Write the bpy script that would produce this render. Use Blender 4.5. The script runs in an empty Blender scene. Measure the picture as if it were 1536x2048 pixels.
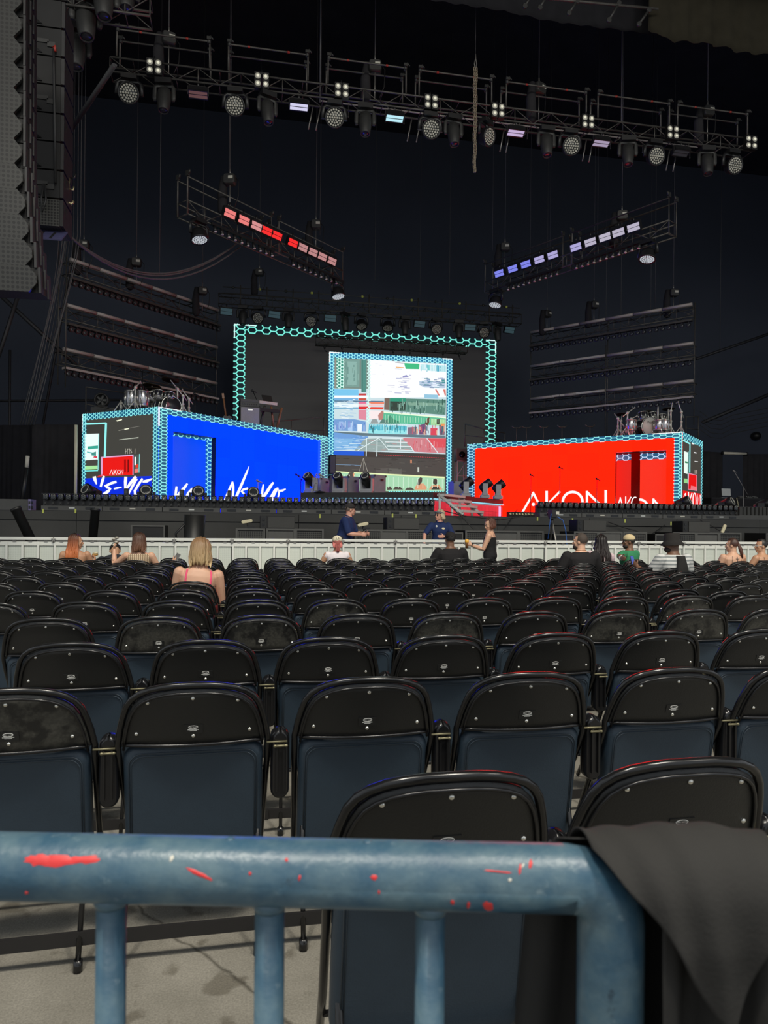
import bpy, bmesh, math, random
from mathutils import Vector, Matrix
sc = bpy.context.scene
COL = sc.collection
PI = math.pi
random.seed(7)

# ------------------------------------------------------------------ camera
YAW = math.radians(10.9)          # the lens is turned a little to the right of the stage axis
ROLL = math.radians(0.52)
EYE = Vector((0, 0, 1.36))
FPX, CX, CY = 1420.0, 768.0, 1060.0
F = Vector((math.sin(YAW), math.cos(YAW), 0))
R0 = Vector((math.cos(YAW), -math.sin(YAW), 0))
U0 = Vector((0, 0, 1))
RR = R0 * math.cos(ROLL) + U0 * math.sin(ROLL)
UU = -R0 * math.sin(ROLL) + U0 * math.cos(ROLL)
cam = bpy.data.cameras.new('camera')
cam.sensor_fit = 'VERTICAL'
cam.sensor_height = 36.0
cam.sensor_width = 27.0
cam.lens = FPX / 2048 * 36.0
cam.shift_y = (CY - 1024) / 2048
cam.clip_start = 0.05
cam.clip_end = 200
cam.dof.use_dof = True
cam.dof.focus_distance = 9.0
cam.dof.aperture_fstop = 11.0
camo = bpy.data.objects.new('camera', cam)
COL.objects.link(camo)
m = Matrix.Identity(4)
for i, ax in enumerate((RR, UU, -F)):
    m[0][i], m[1][i], m[2][i] = ax
m.translation = EYE
camo.matrix_world = m
sc.camera = camo

# ------------------------------------------------------------------ world, lamps, exposure
W = bpy.data.worlds.new('sky')
sc.world = W
W.use_nodes = True
bg = W.node_tree.nodes['Background']
bg.inputs[0].default_value = (0.88, 0.94, 1.0, 1)
bg.inputs[1].default_value = 0.75
sc.view_settings.view_transform = 'Standard'
sc.view_settings.look = 'None'
sc.view_settings.gamma = 1.0
sc.view_settings.use_curve_mapping = False
sc.view_settings.exposure = 0.0


def area(name, loc, aim, size, power, col):
    l = bpy.data.lights.new(name, 'AREA')
    l.shape = 'DISK'
    l.size = size
    l.energy = power
    l.color = col
    o = bpy.data.objects.new(name, l)
    COL.objects.link(o)
    o.location = loc
    o.rotation_euler = (Vector(aim) - Vector(loc)).to_track_quat('-Z', 'Y').to_euler()
    return o


def spot(name, loc, aim, deg, power, col):
    l = bpy.data.lights.new(name, 'SPOT')
    l.spot_size = math.radians(deg)
    l.spot_blend = 0.6
    l.shadow_soft_size = 0.5
    l.energy = power
    l.color = col
    o = bpy.data.objects.new(name, l)
    COL.objects.link(o)
    o.location = loc
    o.rotation_euler = (Vector(aim) - Vector(loc)).to_track_quat('-Z', 'Y').to_euler()
    return o


# unseen lamps added to brighten the barrier, the people and the near chairs
for x_, tx in ((0, -2.5), (5, 4), (11, 10)):
    spot('fill_light', (x_, 4.0, 13.0), (tx, 12.9, 0.4), 33, 2800, (1.0, 0.94, 0.80))
for x_ in (-3, 4, 12):
    area('fill_light', (x_, -3.0, 14.0), (x_ + 1, 12, 1.0), 4.0, 520, (1.0, 0.94, 0.82))
    spot('fill_light', (x_, -2.5, 14.0), (x_ + .4, 3.2, 0.8), 74, 3000, (1.0, 0.94, 0.82))

# ------------------------------------------------------------------ pixel -> place helpers (all places are metres in the hall)


def ray(u, v):
    return (RR * ((u - CX) / FPX) - UU * ((v - CY) / FPX) + F)


def at(u, v, d):
    return EYE + ray(u, v) * d


def at_y(u, v, y):
    r = ray(u, v)
    return EYE + r * (y / r.y)


def at_z(u, v, z):
    r = ray(u, v)
    return EYE + r * ((z - EYE.z) / r.z)


class Wall:
    """a vertical plane through a and b; s runs from a to b in metres, z is height, off moves towards the camera"""

    def __init__(self, a, b):
        self.a = Vector((a[0], a[1], 0))
        d = Vector((b[0], b[1], 0)) - self.a
        self.len = d.length
        self.d = d.normalized()
        n = Vector((self.d.y, -self.d.x, 0))
        if n.dot(EYE - self.a) < 0:
            n = -n
        self.n = n

    def st(self, u, v, off=0.0):
        r = ray(u, v)
        t = (self.a + self.n * off - EYE).dot(self.n) / r.dot(self.n)
        p = EYE + r * t
        return ((p - self.a).dot(self.d), p.z)

    def pt(self, s, z, off=0.0):
        p = self.a + self.d * s + self.n * off
        return Vector((p.x, p.y, z))


# ------------------------------------------------------------------ object helpers


def thing(name, label, cat, loc=(0, 0, 0), rz=0.0, group=None):
    o = bpy.data.objects.new(name, None)
    o.empty_display_size = 0.1
    COL.objects.link(o)
    o.location = loc
    o.rotation_euler = (0, 0, rz)
    o['label'] = label
    o['category'] = cat
    if group:
        o['group'] = group
    return o


def tag(o, label, cat, group=None):
    o['label'] = label
    o['category'] = cat
    if group:
        o['group'] = group
    return o


def dup(root, loc=None, rz=None, label=None, group=None, rot=None):
    def cp(o, par):
        c = o.copy()
        COL.objects.link(c)
        if par is not None:
            c.parent = par
        for ch in KIDS.get(o.name, ()):
            k = cp(ch, c)
            KIDS.setdefault(c.name, []).append(k)
        return c
    r = cp(root, None)
    if loc is not None:
        r.location = loc
    if rot is not None:
        r.rotation_euler = rot
    elif rz is not None:
        r.rotation_euler = (0, 0, rz)
    if label:
        r['label'] = label
    if group:
        r['group'] = group
    return r


KIDS = {}


class Proto:
    """a thing built once at the origin; the first placing moves it, later ones copy it with its parts"""

    def __init__(self, root):
        self.root = root
        self.used = False

    def put(self, loc, label, group=None, rz=0.0, rot=None):
        if not self.used:
            self.used = True
            o = self.root
            o.location = loc
            o.rotation_euler = rot if rot is not None else (0, 0, rz)
            o['label'] = label
            if group:
                o['group'] = group
            return o
        return dup(self.root, loc, rz, label, group, rot)


def part(o, parent):
    o.parent = parent
    KIDS.setdefault(parent.name, []).append(o)
    return o


def copy_part(o, parent, loc, rot=None):
    c = o.copy()
    COL.objects.link(c)
    part(c, parent)
    c.location = loc
    if rot is not None:
        c.rotation_euler = rot
    return c


def struct(o):
    o['kind'] = 'structure'
    return o


def stuff(o):
    o['kind'] = 'stuff'
    return o


# ------------------------------------------------------------------ mesh builder


def frames(pts):
    n = len(pts)
    T = []
    for i in range(n):
        a = pts[max(i - 1, 0)]
        b = pts[min(i + 1, n - 1)]
        t = (b - a)
        T.append(t.normalized() if t.length > 1e-9 else Vector((0, 0, 1)))
    up = Vector((0, 0, 1)) if abs(T[0].z) < 0.9 else Vector((0, 1, 0))
    N = (up - T[0] * up.dot(T[0])).normalized()
    out = []
    for t in T:
        N = N - t * N.dot(t)
        if N.length < 1e-6:
            N = t.orthogonal()
        N.normalize()
        out.append((t, N, t.cross(N)))
    return out


class MB:
    def __init__(self):
        self.v, self.f, self.s, self.c = [], [], [], []

    def face(self, idx, smooth=False, col=None):
        self.f.append(tuple(idx))
        self.s.append(smooth)
        self.c.append(col)

    def poly(self, pts, col=None):
        b = len(self.v)
        self.v += [Vector(p) for p in pts]
        self.face(range(b, b + len(pts)), False, col)
        return self

    def box(self, c, s, M=None, col=None):
        b = len(self.v)
        c = Vector(c)
        for x in (-.5, .5):
            for y in (-.5, .5):
                for z in (-.5, .5):
                    p = Vector((x * s[0], y * s[1], z * s[2]))
                    self.v.append(c + (M @ p if M else p))
        for q in ((0, 1, 3, 2), (4, 6, 7, 5), (0, 4, 5, 1), (2, 3, 7, 6), (0, 2, 6, 4), (1, 5, 7, 3)):
            self.face([b + i for i in q], False, col)
        return self

    def rings(self, rings, cap=True, smooth=True, close=True, col=None):
        base = []
        for r in rings:
            base.append(len(self.v))
            self.v += [Vector(p) for p in r]
        n = len(rings[0])
        for i in range(len(rings) - 1):
            for k in range(n if close else n - 1):
                k2 = (k + 1) % n
                self.face((base[i] + k, base[i] + k2, base[i + 1] + k2, base[i + 1] + k), smooth, col)
        if cap:
            self.face([base[0] + k for k in reversed(range(n))], False, col)
            self.face([base[-1] + k for k in range(n)], False, col)
        return self

    def tube(self, pts, r, n=8, cap=True, flat=1.0, col=None):
        pts = [Vector(p) for p in pts]
        fr = frames(pts)
        rr = r if isinstance(r, (list, tuple)) else [r] * len(pts)
        rings = []
        for p, (t, N, B), q in zip(pts, fr, rr):
            rings.append([p + N * (math.cos(2 * PI * k / n) * q) + B * (math.sin(2 * PI * k / n) * q * flat) for k in range(n)])
        return self.rings(rings, cap, True, True, col)

    def cone(self, p0, p1, r0, r1, n=12, cap=True, col=None):
        return self.tube([p0, p1], [r0, r1], n, cap, 1.0, col)

    def ell(self, c, r, nu=12, nv=8, M=None, col=None):
        c = Vector(c)
        rings = []
        for j in range(nv + 1):
            th = PI * j / nv
            ring = []
            for i in range(nu):
                ph = 2 * PI * i / nu
                s = max(math.sin(th), 0.02)
                p = Vector((r[0] * s * math.cos(ph), r[1] * s * math.sin(ph), -r[2] * math.cos(th)))
                ring.append(c + (M @ p if M else p))
            rings.append(ring)
        return self.rings(rings, True, True, True, col)

    def lathe(self, prof, n=16, M=None, c=(0, 0, 0), col=None):
        c = Vector(c)
        rings = []
        for r, z in prof:
            ring = []
            for k in range(n):
                p = Vector((r * math.cos(2 * PI * k / n), r * math.sin(2 * PI * k / n), z))
                ring.append(c + (M @ p if M else p))
            rings.append(ring)
        return self.rings(rings, True, True, True, col)

    def prism(self, poly, h, M=None, c=(0, 0, 0), col=None):
        """poly in xy, extruded 0..h in z, then M and c"""
        c = Vector(c)
        rings = []
        for z in (0, h):
            rings.append([c + (M @ Vector((x, y, z)) if M else Vector((x, y, z))) for x, y in poly])
        return self.rings(rings, True, False, True, col)

    def pad(self, w, h, t, rc, bev, M=None, c=(0, 0, 0), n=5):
        """rounded cushion: w x h in local xz, thickness t along y"""
        c = Vector(c)

        def outline(ins):
            pts = []
            a, b, r = w / 2 - ins, h / 2 - ins, max(rc - ins, 0.002)
            for qx, qz, a0 in ((1, 1, 0), (-1, 1, 90), (-1, -1, 180), (1, -1, 270)):
                for k in range(n + 1):
                    an = math.radians(a0 + 90 * k / n)
                    pts.append((qx * (a - r) + r * math.cos(an), qz * (b - r) + r * math.sin(an)))
            return pts
        rings = []
        lay = [(bev, 0), (bev * .35, .2), (0, .55), (0, 1.45), (bev * .35, 1.8), (bev, 2)]
        for ins, k in lay:
            y = -t / 2 + t * k / 2
            rings.append([c + (M @ Vector((x, y, z)) if M else Vector((x, y, z))) for x, z in outline(ins)])
        return self.rings(rings, True, True)

    def build(self, name, mat, parent=None):
        me = bpy.data.meshes.new(name)
        me.from_pydata([tuple(p) for p in self.v], [], self.f)
        me.polygons.foreach_set('use_smooth', self.s)
        if any(c is not None for c in self.c):
            ca = me.color_attributes.new('col', 'FLOAT_COLOR', 'CORNER')
            i = 0
            for f, c in zip(self.f, self.c):
                c = c or (0, 0, 0)
                for _ in f:
                    ca.data[i].color = (c[0], c[1], c[2], 1)
                    i += 1
        me.materials.append(mat)
        me.update()
        o = bpy.data.objects.new(name, me)
        COL.objects.link(o)
        if parent is not None:
            part(o, parent)
        return o


def text_mb(body, size, M=None, c=(0, 0, 0), shear=0.0, depth=0.0):
    cu = bpy.data.curves.new('lettering', 'FONT')
    cu.body = body
    cu.size = size
    cu.align_x = 'CENTER'
    cu.align_y = 'CENTER'
    cu.shear = shear
    cu.extrude = depth
    cu.resolution_u = 3
    o = bpy.data.objects.new('lettering', cu)
    COL.objects.link(o)
    dg = bpy.context.evaluated_depsgraph_get()
    me = bpy.data.meshes.new_from_object(o.evaluated_get(dg))
    mb = MB()
    c = Vector(c)
    for v in me.vertices:
        mb.v.append(c + (M @ v.co if M else v.co.copy()))
    for p in me.polygons:
        mb.face(list(p.vertices))
    bpy.data.objects.remove(o)
    bpy.data.curves.remove(cu)
    bpy.data.meshes.remove(me)
    return mb


RX90 = Matrix.Rotation(PI / 2, 3, 'X')   # xy drawing -> xz wall facing -y
RY90 = Matrix.Rotation(PI / 2, 3, 'Y')


def rz3(a):
    return Matrix.Rotation(a, 3, 'Z')


def rx3(a):
    return Matrix.Rotation(a, 3, 'X')


ORD = ['first', 'second', 'third', 'fourth', 'fifth', 'sixth', 'seventh', 'eighth', 'ninth', 'tenth', 'eleventh', 'twelfth', 'thirteenth',
       'fourteenth', 'fifteenth', 'sixteenth', 'seventeenth', 'eighteenth', 'nineteenth', 'twentieth', 'twenty-first', 'twenty-second',
       'twenty-third', 'twenty-fourth', 'twenty-fifth', 'twenty-sixth', 'twenty-seventh', 'twenty-eighth', 'twenty-ninth', 'thirtieth']

# ------------------------------------------------------------------ materials


def lin(*c):
    return tuple(((x / 255) / 12.92 if x / 255 <= 0.04045 else ((x / 255 + 0.055) / 1.055) ** 2.4) for x in c)


def pm(name, col, rough=0.5, metal=0.0, var=0.25, scale=6.0, bump=0.0, bscale=60.0, col2=None, spec=0.5):
    """principled material, colour and gloss broken up by noise"""
    m = bpy.data.materials.new(name)
    m.use_nodes = True
    nt = m.node_tree
    b = nt.nodes['Principled BSDF']
    b.inputs['Metallic'].default_value = metal
    b.inputs['Specular IOR Level'].default_value = spec
    tc = nt.nodes.new('ShaderNodeTexCoord')
    nz = nt.nodes.new('ShaderNodeTexNoise')
    nz.inputs['Scale'].default_value = scale
    nz.inputs['Detail'].default_value = 4
    nt.links.new(tc.outputs['Object'], nz.inputs['Vector'])
    mx = nt.nodes.new('ShaderNodeMix')
    mx.data_type = 'RGBA'
    c2 = col2 if col2 else tuple(x * (1 - var) for x in col)
    c1 = col if col2 else tuple(min(x * (1 + var), 1) for x in col)
    mx.inputs[6].default_value = (*c1, 1)
    mx.inputs[7].default_value = (*c2, 1)
    nt.links.new(nz.outputs[0], mx.inputs[0])
    nt.links.new(mx.outputs[2], b.inputs['Base Color'])
    mr = nt.nodes.new('ShaderNodeMapRange')
    mr.inputs[3].default_value = max(rough - 0.08, 0.02)
    mr.inputs[4].default_value = min(rough + 0.08, 1)
    nt.links.new(nz.outputs[0], mr.inputs[0])
    nt.links.new(mr.outputs[0], b.inputs['Roughness'])
    if bump:
        n2 = nt.nodes.new('ShaderNodeTexNoise')
        n2.inputs['Scale'].default_value = bscale
        n2.inputs['Detail'].default_value = 3
        nt.links.new(tc.outputs['Object'], n2.inputs['Vector'])
        bp = nt.nodes.new('ShaderNodeBump')
        bp.inputs['Strength'].default_value = bump
        bp.inputs['Distance'].default_value = 0.01
        nt.links.new(n2.outputs[0], bp.inputs['Height'])
        nt.links.new(bp.outputs[0], b.inputs['Normal'])
    return m


def em(name, col, strength, matte=False):
    m = bpy.data.materials.new(name)
    m.use_nodes = True
    b = m.node_tree.nodes['Principled BSDF']
    b.inputs['Base Color'].default_value = (0.02, 0.02, 0.02, 1)
    b.inputs['Roughness'].default_value = 0.5
    b.inputs['Emission Color'].default_value = (*col, 1)
    b.inputs['Emission Strength'].default_value = strength
    if matte:
        b.inputs['Base Color'].default_value = (0.004, 0.004, 0.004, 1)
        b.inputs['Specular IOR Level'].default_value = 0.0
    return m


def dots(name, col, hole, scale, rough=0.5, thr=0.32):
    """perforated sheet seen from afar: a staggered dot pattern"""
    m = pm(name, col, rough, 0.0, 0.08)
    nt = m.node_tree
    b = nt.nodes['Principled BSDF']
    tc = nt.nodes.new('ShaderNodeTexCoord')
    vo = nt.nodes.new('ShaderNodeTexVoronoi')
    vo.inputs['Scale'].default_value = scale
    vo.inputs['Randomness'].default_value = 0.0
    nt.links.new(tc.outputs['Object'], vo.inputs['Vector'])
    lt = nt.nodes.new('ShaderNodeMath')
    lt.operation = 'LESS_THAN'
    lt.inputs[1].default_value = thr
    nt.links.new(vo.outputs['Distance'], lt.inputs[0])
    mx = nt.nodes.new('ShaderNodeMix')
    mx.data_type = 'RGBA'
    mx.inputs[7].default_value = (*hole, 1)
    src = b.inputs['Base Color'].links[0].from_socket
    nt.links.new(src, mx.inputs[6])
    nt.links.new(lt.outputs[0], mx.inputs[0])
    nt.links.new(mx.outputs[2], b.inputs['Base Color'])
    return m


M = {}
M['black_steel'] = pm('black_steel', (0.012, 0.012, 0.013), 0.4, 0.0, 0.4, 12)
M['black_plastic'] = pm('black_plastic', (0.010, 0.0105, 0.0105), 0.45, 0.0, 0.4, 9, 0.15, 300)
M['gloss_black'] = pm('gloss_black', (0.008, 0.008, 0.009), 0.24, 0.0, 0.4, 9)
M['truss'] = pm('truss_metal', (0.08, 0.075, 0.068), 0.45, 0.3, 0.5, 7)
M['truss_pipe'] = pm('truss_pipe', (0.42, 0.375, 0.355), 0.5, 0.1, 0.1, 5)
M['fixture'] = pm('fixture_black', (0.014, 0.014, 0.015), 0.4, 0.0, 0.4, 9)
M['fixture_grey'] = pm('fixture_grey', (0.030, 0.030, 0.029), 0.5, 0.0, 0.3, 9)
M['lens'] = pm('lens', (0.60, 0.58, 0.50), 0.25, 0.0, 0.3, 20)
M['lens_dark'] = pm('lens_dark', (0.05, 0.055, 0.06), 0.08, 0.0, 0.3, 20)
M['drape'] = pm('black_drape', (0.018, 0.018, 0.021), 0.95, 0, 0.3, 3, 0.2, 40, spec=0.1)
M['drape_grey'] = pm('grey_drape', (0.032, 0.031, 0.034), 0.95, 0, 0.3, 3, 0.2, 40, spec=0.1)
M['drape_brown'] = pm('brown_drape', (0.030, 0.027, 0.019), 0.95, 0, 0.3, 3, 0.2, 40, spec=0.1)
M['wall'] = pm('dark_wall', (0.080, 0.092, 0.125), 0.9, 0, 0.1, .4, spec=0.15)
M['ceil'] = pm('dark_ceiling', (0.04, 0.044, 0.056), 0.95, 0, 0.3, 0.8, spec=0.1)
M['deck'] = pm('stage_deck', (0.025, 0.025, 0.026), 0.6, 0, 0.3, 2)
M['fascia'] = pm('stage_fascia', (0.048, 0.048, 0.045), 0.7, 0, 0.15, 1.5, 0.1, 40)
M['case_grey'] = pm('case_grey', (0.085, 0.085, 0.08), 0.6, 0, 0.2, 5)
M['array_trim'] = pm('array_trim', (0.018, 0.018, 0.019), 0.5, 0, 0.3, 5)
M['alu'] = pm('aluminium', (0.62, 0.63, 0.60), 0.45, 0.35, 0.1, 9)
M['white_paint'] = pm('barrier_paint', (0.72, 0.73, 0.68), 0.55, 0.1, 0.06, 4)
M['perf'] = dots('perforated_sheet', (0.62, 0.66, 0.60), (0.36, 0.39, 0.35), 55, 0.6, 0.33)
M['chrome'] = pm('chrome', (0.75, 0.74, 0.68), 0.22, 0.9, 0.15, 15)
M['brass'] = pm('brass', (0.45, 0.40, 0.24), 0.35, 0.8, 0.2, 15)
M['steel'] = pm('bare_steel', (0.30, 0.29, 0.27), 0.4, 0.7, 0.2, 15)
M['rope'] = pm('steel_cable', (0.085, 0.085, 0.09), 0.6, 0.0, 0.3, 15)
M['chain'] = pm('rusty_chain', (0.30, 0.25, 0.18), 0.5, 0.3, 0.4, 40)
M['cable'] = pm('black_cable', (0.010, 0.010, 0.011), 0.5, 0, 0.3, 15)
M['tape_white'] = pm('white_tape', (0.6, 0.58, 0.5), 0.6, 0, 0.15, 15)
M['gaff_yellow'] = pm('yellow_tape', (0.55, 0.60, 0.12), 0.6, 0, 0.15, 15)
M['cream'] = pm('cream_plastic', (0.66, 0.60, 0.40), 0.45, 0, 0.15, 15)
M['red_tape'] = pm('red_tape', (0.35, 0.03, 0.02), 0.5, 0, 0.15, 15)
M['speaker_grille'] = dots('speaker_grille', (0.055, 0.055, 0.05), (0.004, 0.004, 0.004), 22, 0.5, 0.36)
M['array_grille'] = dots('array_grille', (0.021, 0.0215, 0.020), (0.003, 0.003, 0.003), 17, 0.5, 0.38)
M['array_body'] = pm('array_body', (0.006, 0.006, 0.0065), 0.6, 0, 0.3, 3)
M['wood'] = pm('wood', (0.28, 0.13, 0.06), 0.4, 0, 0.3, 12)
M['white_head'] = pm('drum_head', (0.62, 0.61, 0.57), 0.5, 0, 0.1, 5)
M['cymbal'] = pm('cymbal_bronze', (0.10, 0.075, 0.04), 0.35, 0.6, 0.3, 12)


def led_print():
    m = bpy.data.materials.new('led_picture')
    m.use_nodes = True
    nt = m.node_tree
    b = nt.nodes['Principled BSDF']
    b.inputs['Base Color'].default_value = (0.01, 0.01, 0.01, 1)
    b.inputs['Roughness'].default_value = 0.6
    a = nt.nodes.new('ShaderNodeVertexColor')
    a.layer_name = 'col'
    nt.links.new(a.outputs[0], b.inputs['Emission Color'])
    b.inputs['Emission Strength'].default_value = 1.0
    return m


M['led'] = led_print()
M['led_off'] = pm('led_face_dark', (0.055, 0.054, 0.052), 0.7, 0, 0.1, 3)


def concrete():
    m = bpy.data.materials.new('concrete_floor')
    m.use_nodes = True
    nt = m.node_tree
    b = nt.nodes['Principled BSDF']
    b.inputs['Roughness'].default_value = 0.8
    tc = nt.nodes.new('ShaderNodeTexCoord')

    def nz(scale, det, rough=0.6):
        n = nt.nodes.new('ShaderNodeTexNoise')
        n.inputs['Scale'].default_value = scale
        n.inputs['Detail'].default_value = det
        n.inputs['Roughness'].default_value = rough
        nt.links.new(tc.outputs['Object'], n.inputs['Vector'])
        return n

    def ramp(src, p0, c0, p1, c1):
        r = nt.nodes.new('ShaderNodeValToRGB')
        r.color_ramp.elements[0].position = p0
        r.color_ramp.elements[0].color = (*c0, 1)
        r.color_ramp.elements[1].position = p1
        r.color_ramp.elements[1].color = (*c1, 1)
        nt.links.new(src, r.inputs[0])
        return r

    def mul(a, b_):
        x = nt.nodes.new('ShaderNodeMix')
        x.data_type = 'RGBA'
        x.blend_type = 'MULTIPLY'
        x.inputs[0].default_value = 1
        nt.links.new(a, x.inputs[6])
        nt.links.new(b_, x.inputs[7])
        return x.outputs[2]
    base = ramp(nz(3.0, 6).outputs[0], 0.3, (0.15, 0.14, 0.115), 0.7, (0.24, 0.225, 0.19))
    spots = ramp(nz(9.0, 3, 0.4).outputs[0], 0.33, (0.62, 0.60, 0.57), 0.40, (1, 1, 1))
    grit = ramp(nz(160, 2).outputs[0], 0.3, (0.72, 0.72, 0.72), 0.7, (1.1, 1.1, 1.1))
    vo = nt.nodes.new('ShaderNodeTexVoronoi')
    vo.feature = 'DISTANCE_TO_EDGE'
    vo.inputs['Scale'].default_value = 0.45
    n = nz(2.5, 6)
    mixv = nt.nodes.new('ShaderNodeMix')
    mixv.data_type = 'RGBA'
    mixv.inputs[0].default_value = 0.12
    nt.links.new(tc.outputs['Object'], mixv.inputs[6])
    nt.links.new(n.outputs['Color'], mixv.inputs[7])
    nt.links.new(mixv.outputs[2], vo.inputs['Vector'])
    crack = ramp(vo.outputs['Distance'], 0.0, (0.35, 0.34, 0.32), 0.0022, (1, 1, 1))
    c = mul(mul(mul(base.outputs[0], spots.outputs[0]), grit.outputs[0]), crack.outputs[0])
    nt.links.new(c, b.inputs['Base Color'])
    bp = nt.nodes.new('ShaderNodeBump')
    bp.inputs['Strength'].default_value = 0.25
    bp.inputs['Distance'].default_value = 0.006
    nt.links.new(nz(120, 3).outputs[0], bp.inputs['Height'])
    nt.links.new(bp.outputs[0], b.inputs['Normal'])
    return m


M['concrete'] = concrete()
# ================================================================== THE SETTING
def slab(name, x0, x1, y0, y1, z0, z1, mat):
    mb = MB()
    mb.box(((x0 + x1) / 2, (y0 + y1) / 2, (z0 + z1) / 2), (x1 - x0, y1 - y0, z1 - z0))
    return struct(mb.build(name, mat))


slab('floor', -40, 50, -10, 40, -0.3, 0.0, M['concrete'])
slab('wall_back', -18, 36, 37, 37.4, 0, 24, M['wall'])
slab('wall_left', -16.4, -16, 12, 37, 0, 24, M['wall'])
slab('wall_right', 33, 33.4, 12, 37, 0, 24, M['wall'])
slab('ceiling', -18, 36, 12, 37.4, 22.5, 22.9, M['ceil'])
slab('ceiling_pavilion', -18, 36, -4, 12, 15.6, 16.0, M['ceil'])
slab('wall_header', -18, 36, 11.8, 12.2, 14.5, 22.9, M['wall'])

# stage
DZ = 1.725
YL = 16.7
deck = slab('stage_deck', -15.9, 32.9, YL, 36.9, DZ - 0.12, DZ, M['deck'])
for i in range(20):
    x = -15.9 + 2.44 * i
    w = min(2.44, 32.9 - x)
    for z0, z1 in ((1.52, 1.71), (0.02, 1.495)):
        mb = MB()
        mb.box((x + w / 2, YL - 0.03, (z0 + z1) / 2), (w - 0.012, 0.04, z1 - z0))
        part(mb.build('fascia_panel', M['fascia']), deck)
mb = MB()
mb.box((8.5, YL + 0.06, 0.85), (48.6, 0.04, 1.66))
part(mb.build('fascia_backing', M['black_steel']), deck)
# faint marks of yellow tape under the lip
for u, v in ((86, 1022), (151, 1022), (640, 1032), (785, 1031), (832, 1032), (1145, 1040), (1342, 1047), (1075, 1038), (1250, 1042)):
    p = at_y(u, v, YL - 0.055)
    mb = MB()
    mb.box(p, (0.035, 0.004, 0.09))
    part(mb.build('tape_mark', M['gaff_yellow']), deck)


# drapes
def drape(name, pts, label, cat, mat, amp=0.06, per=0.28, group=None, seed=1):
    """pts: list of (x, y, z bottom, z top) along the cloth"""
    rnd = random.Random(seed)
    mb = MB()
    rows = 8
    segs = []
    for (a, b) in zip(pts[:-1], pts[1:]):
        L = math.hypot(b[0] - a[0], b[1] - a[1])
        n = max(2, int(L / per * 6))
        for k in range(n):
            t = k / n
            segs.append(tuple(a[i] + (b[i] - a[i]) * t for i in range(4)))
    segs.append(pts[-1])
    ph = 0.0
    grid = []
    for i, (x, y, zb, zt) in enumerate(segs):
        ph += 2 * PI / 6 * rnd.uniform(0.55, 1.45)
        col = []
        for r in range(rows + 1):
            t = r / rows
            a = amp * (0.35 + 0.65 * t)
            col.append((x + 0.02 * math.sin(ph * 1.7 + t), y + a * math.sin(ph + 0.5 * t * math.sin(i)), zt + (zb - zt) * t))
        grid.append(col)
    # two faces, so that the cloth has a thickness
    mb.rings([c + [(p[0], p[1] + 0.012, p[2]) for p in reversed(c)] for c in grid], True, True, True)
    o = mb.build(name, mat)
    return tag(o, label, cat, group)


def line_at(pix, y, ztop):
    out = []
    for u, v in pix:
        p = at_y(u, v, y)
        out.append((p.x, p.y, p.z, ztop))
    return out


p0, p1 = at_y(-25, 850, 23.5), at_y(95, 850, 23.5)
drape('stage_curtain', [(p0.x, 23.5, DZ + .02, p0.z), (p1.x, 23.5, DZ + .02, p1.z)], 'black pleated curtain beside the stage, its folds close together', 'curtain', M['drape'], seed=3)
p0, p1 = at_y(62, 849, 23.2), at_y(160, 849, 23.2)
drape('stage_curtain', [(p0.x, 23.2, DZ + .02, p0.z), (p1.x, 23.2, DZ + .02, p1.z)], 'dark grey curtain hanging next to the white light tube', 'curtain', M['drape_grey'], amp=0.06, per=.34, seed=5)
p0, p1 = at_y(1400, 902, 29), at_y(1446, 905, 29)
drape('stage_curtain', [(p0.x, 29, DZ + .02, p0.z), (p1.x, 29, DZ + .02, p1.z)], 'dark curtain panel between the red container and the opening', 'curtain', M['drape_grey'], amp=0.04, seed=8)
p0, p1 = at_y(1486, 908, 29), at_y(1550, 908, 29)
drape('stage_curtain', [(p0.x, 29, DZ + .02, p0.z), (p1.x, 29, DZ + .02, p1.z)], 'dark curtain panel behind the microphone boom', 'curtain', M['drape_grey'], amp=0.05, seed=9)
drape('stage_valance', line_at([(560, -40), (780, -12), (1000, 20), (1100, 42), (1200, 55), (1292, 66), (1300, 70)], 16.2, 15.5), 'black scalloped valance high above the stage', 'valance', M['drape'], amp=.03, per=.5, seed=11)
drape('stage_valance', line_at([(1298, 58), (1320, 74), (1350, 83), (1390, 84), (1450, 95), (1475, 104), (1545, 110)], 15.6, 15.5), 'brownish pleated valance in the high corner above the stage', 'valance', M['drape_brown'], amp=.05, per=.5, seed=12)

# steelwork of the stage house
def beam(name, a, b, r, label, cat, mat=None, group=None, n=4):
    mb = MB()
    mb.tube([a, b], r, n)
    return tag(mb.build(name, mat or M['black_steel']), label, cat, group)


STEEL = pm('stage_house_steel', (0.04, 0.041, 0.045), 0.6, 0, 0.3, 3)
for i, (a, b, r, w) in enumerate((
        (at_y(36, 592, 26), at_y(-12, 740, 26), .07, 'thin steel brace slanting down behind the speaker array'),
        (at_y(2, 592, 26), at_y(152, 730, 26.5), .07, 'steel brace slanting towards the lowest batten truss'),
        (at_y(150, 480, 30), at_y(86, 850, 30), .05, 'dark steel column behind the side curtains'),
        (at_y(20, 700, 31), at_y(18, 1000, 31), .05, 'slim steel post far behind the side curtain'),
        (at_y(-20, 802, 31), at_y(240, 800, 31), .05, 'level steel girder behind the drum kit'),
        (at_y(1392, 718, 33), at_y(1560, 660, 33), .07, 'steel tube rising behind the red container'),
        (at_y(1405, 845, 32), at_y(1560, 780, 32), .09, 'lower dark girder behind the opening'))):
    beam('steel_beam', a, b, r, w, 'beam', STEEL)
p = at_y(1512, 872, 36.8)
mb = MB()
mb.ell((0, 0, 0), (.29, .29, .25), 14, 10)
o = mb.build('cable_drum', M['black_plastic'])
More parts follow.
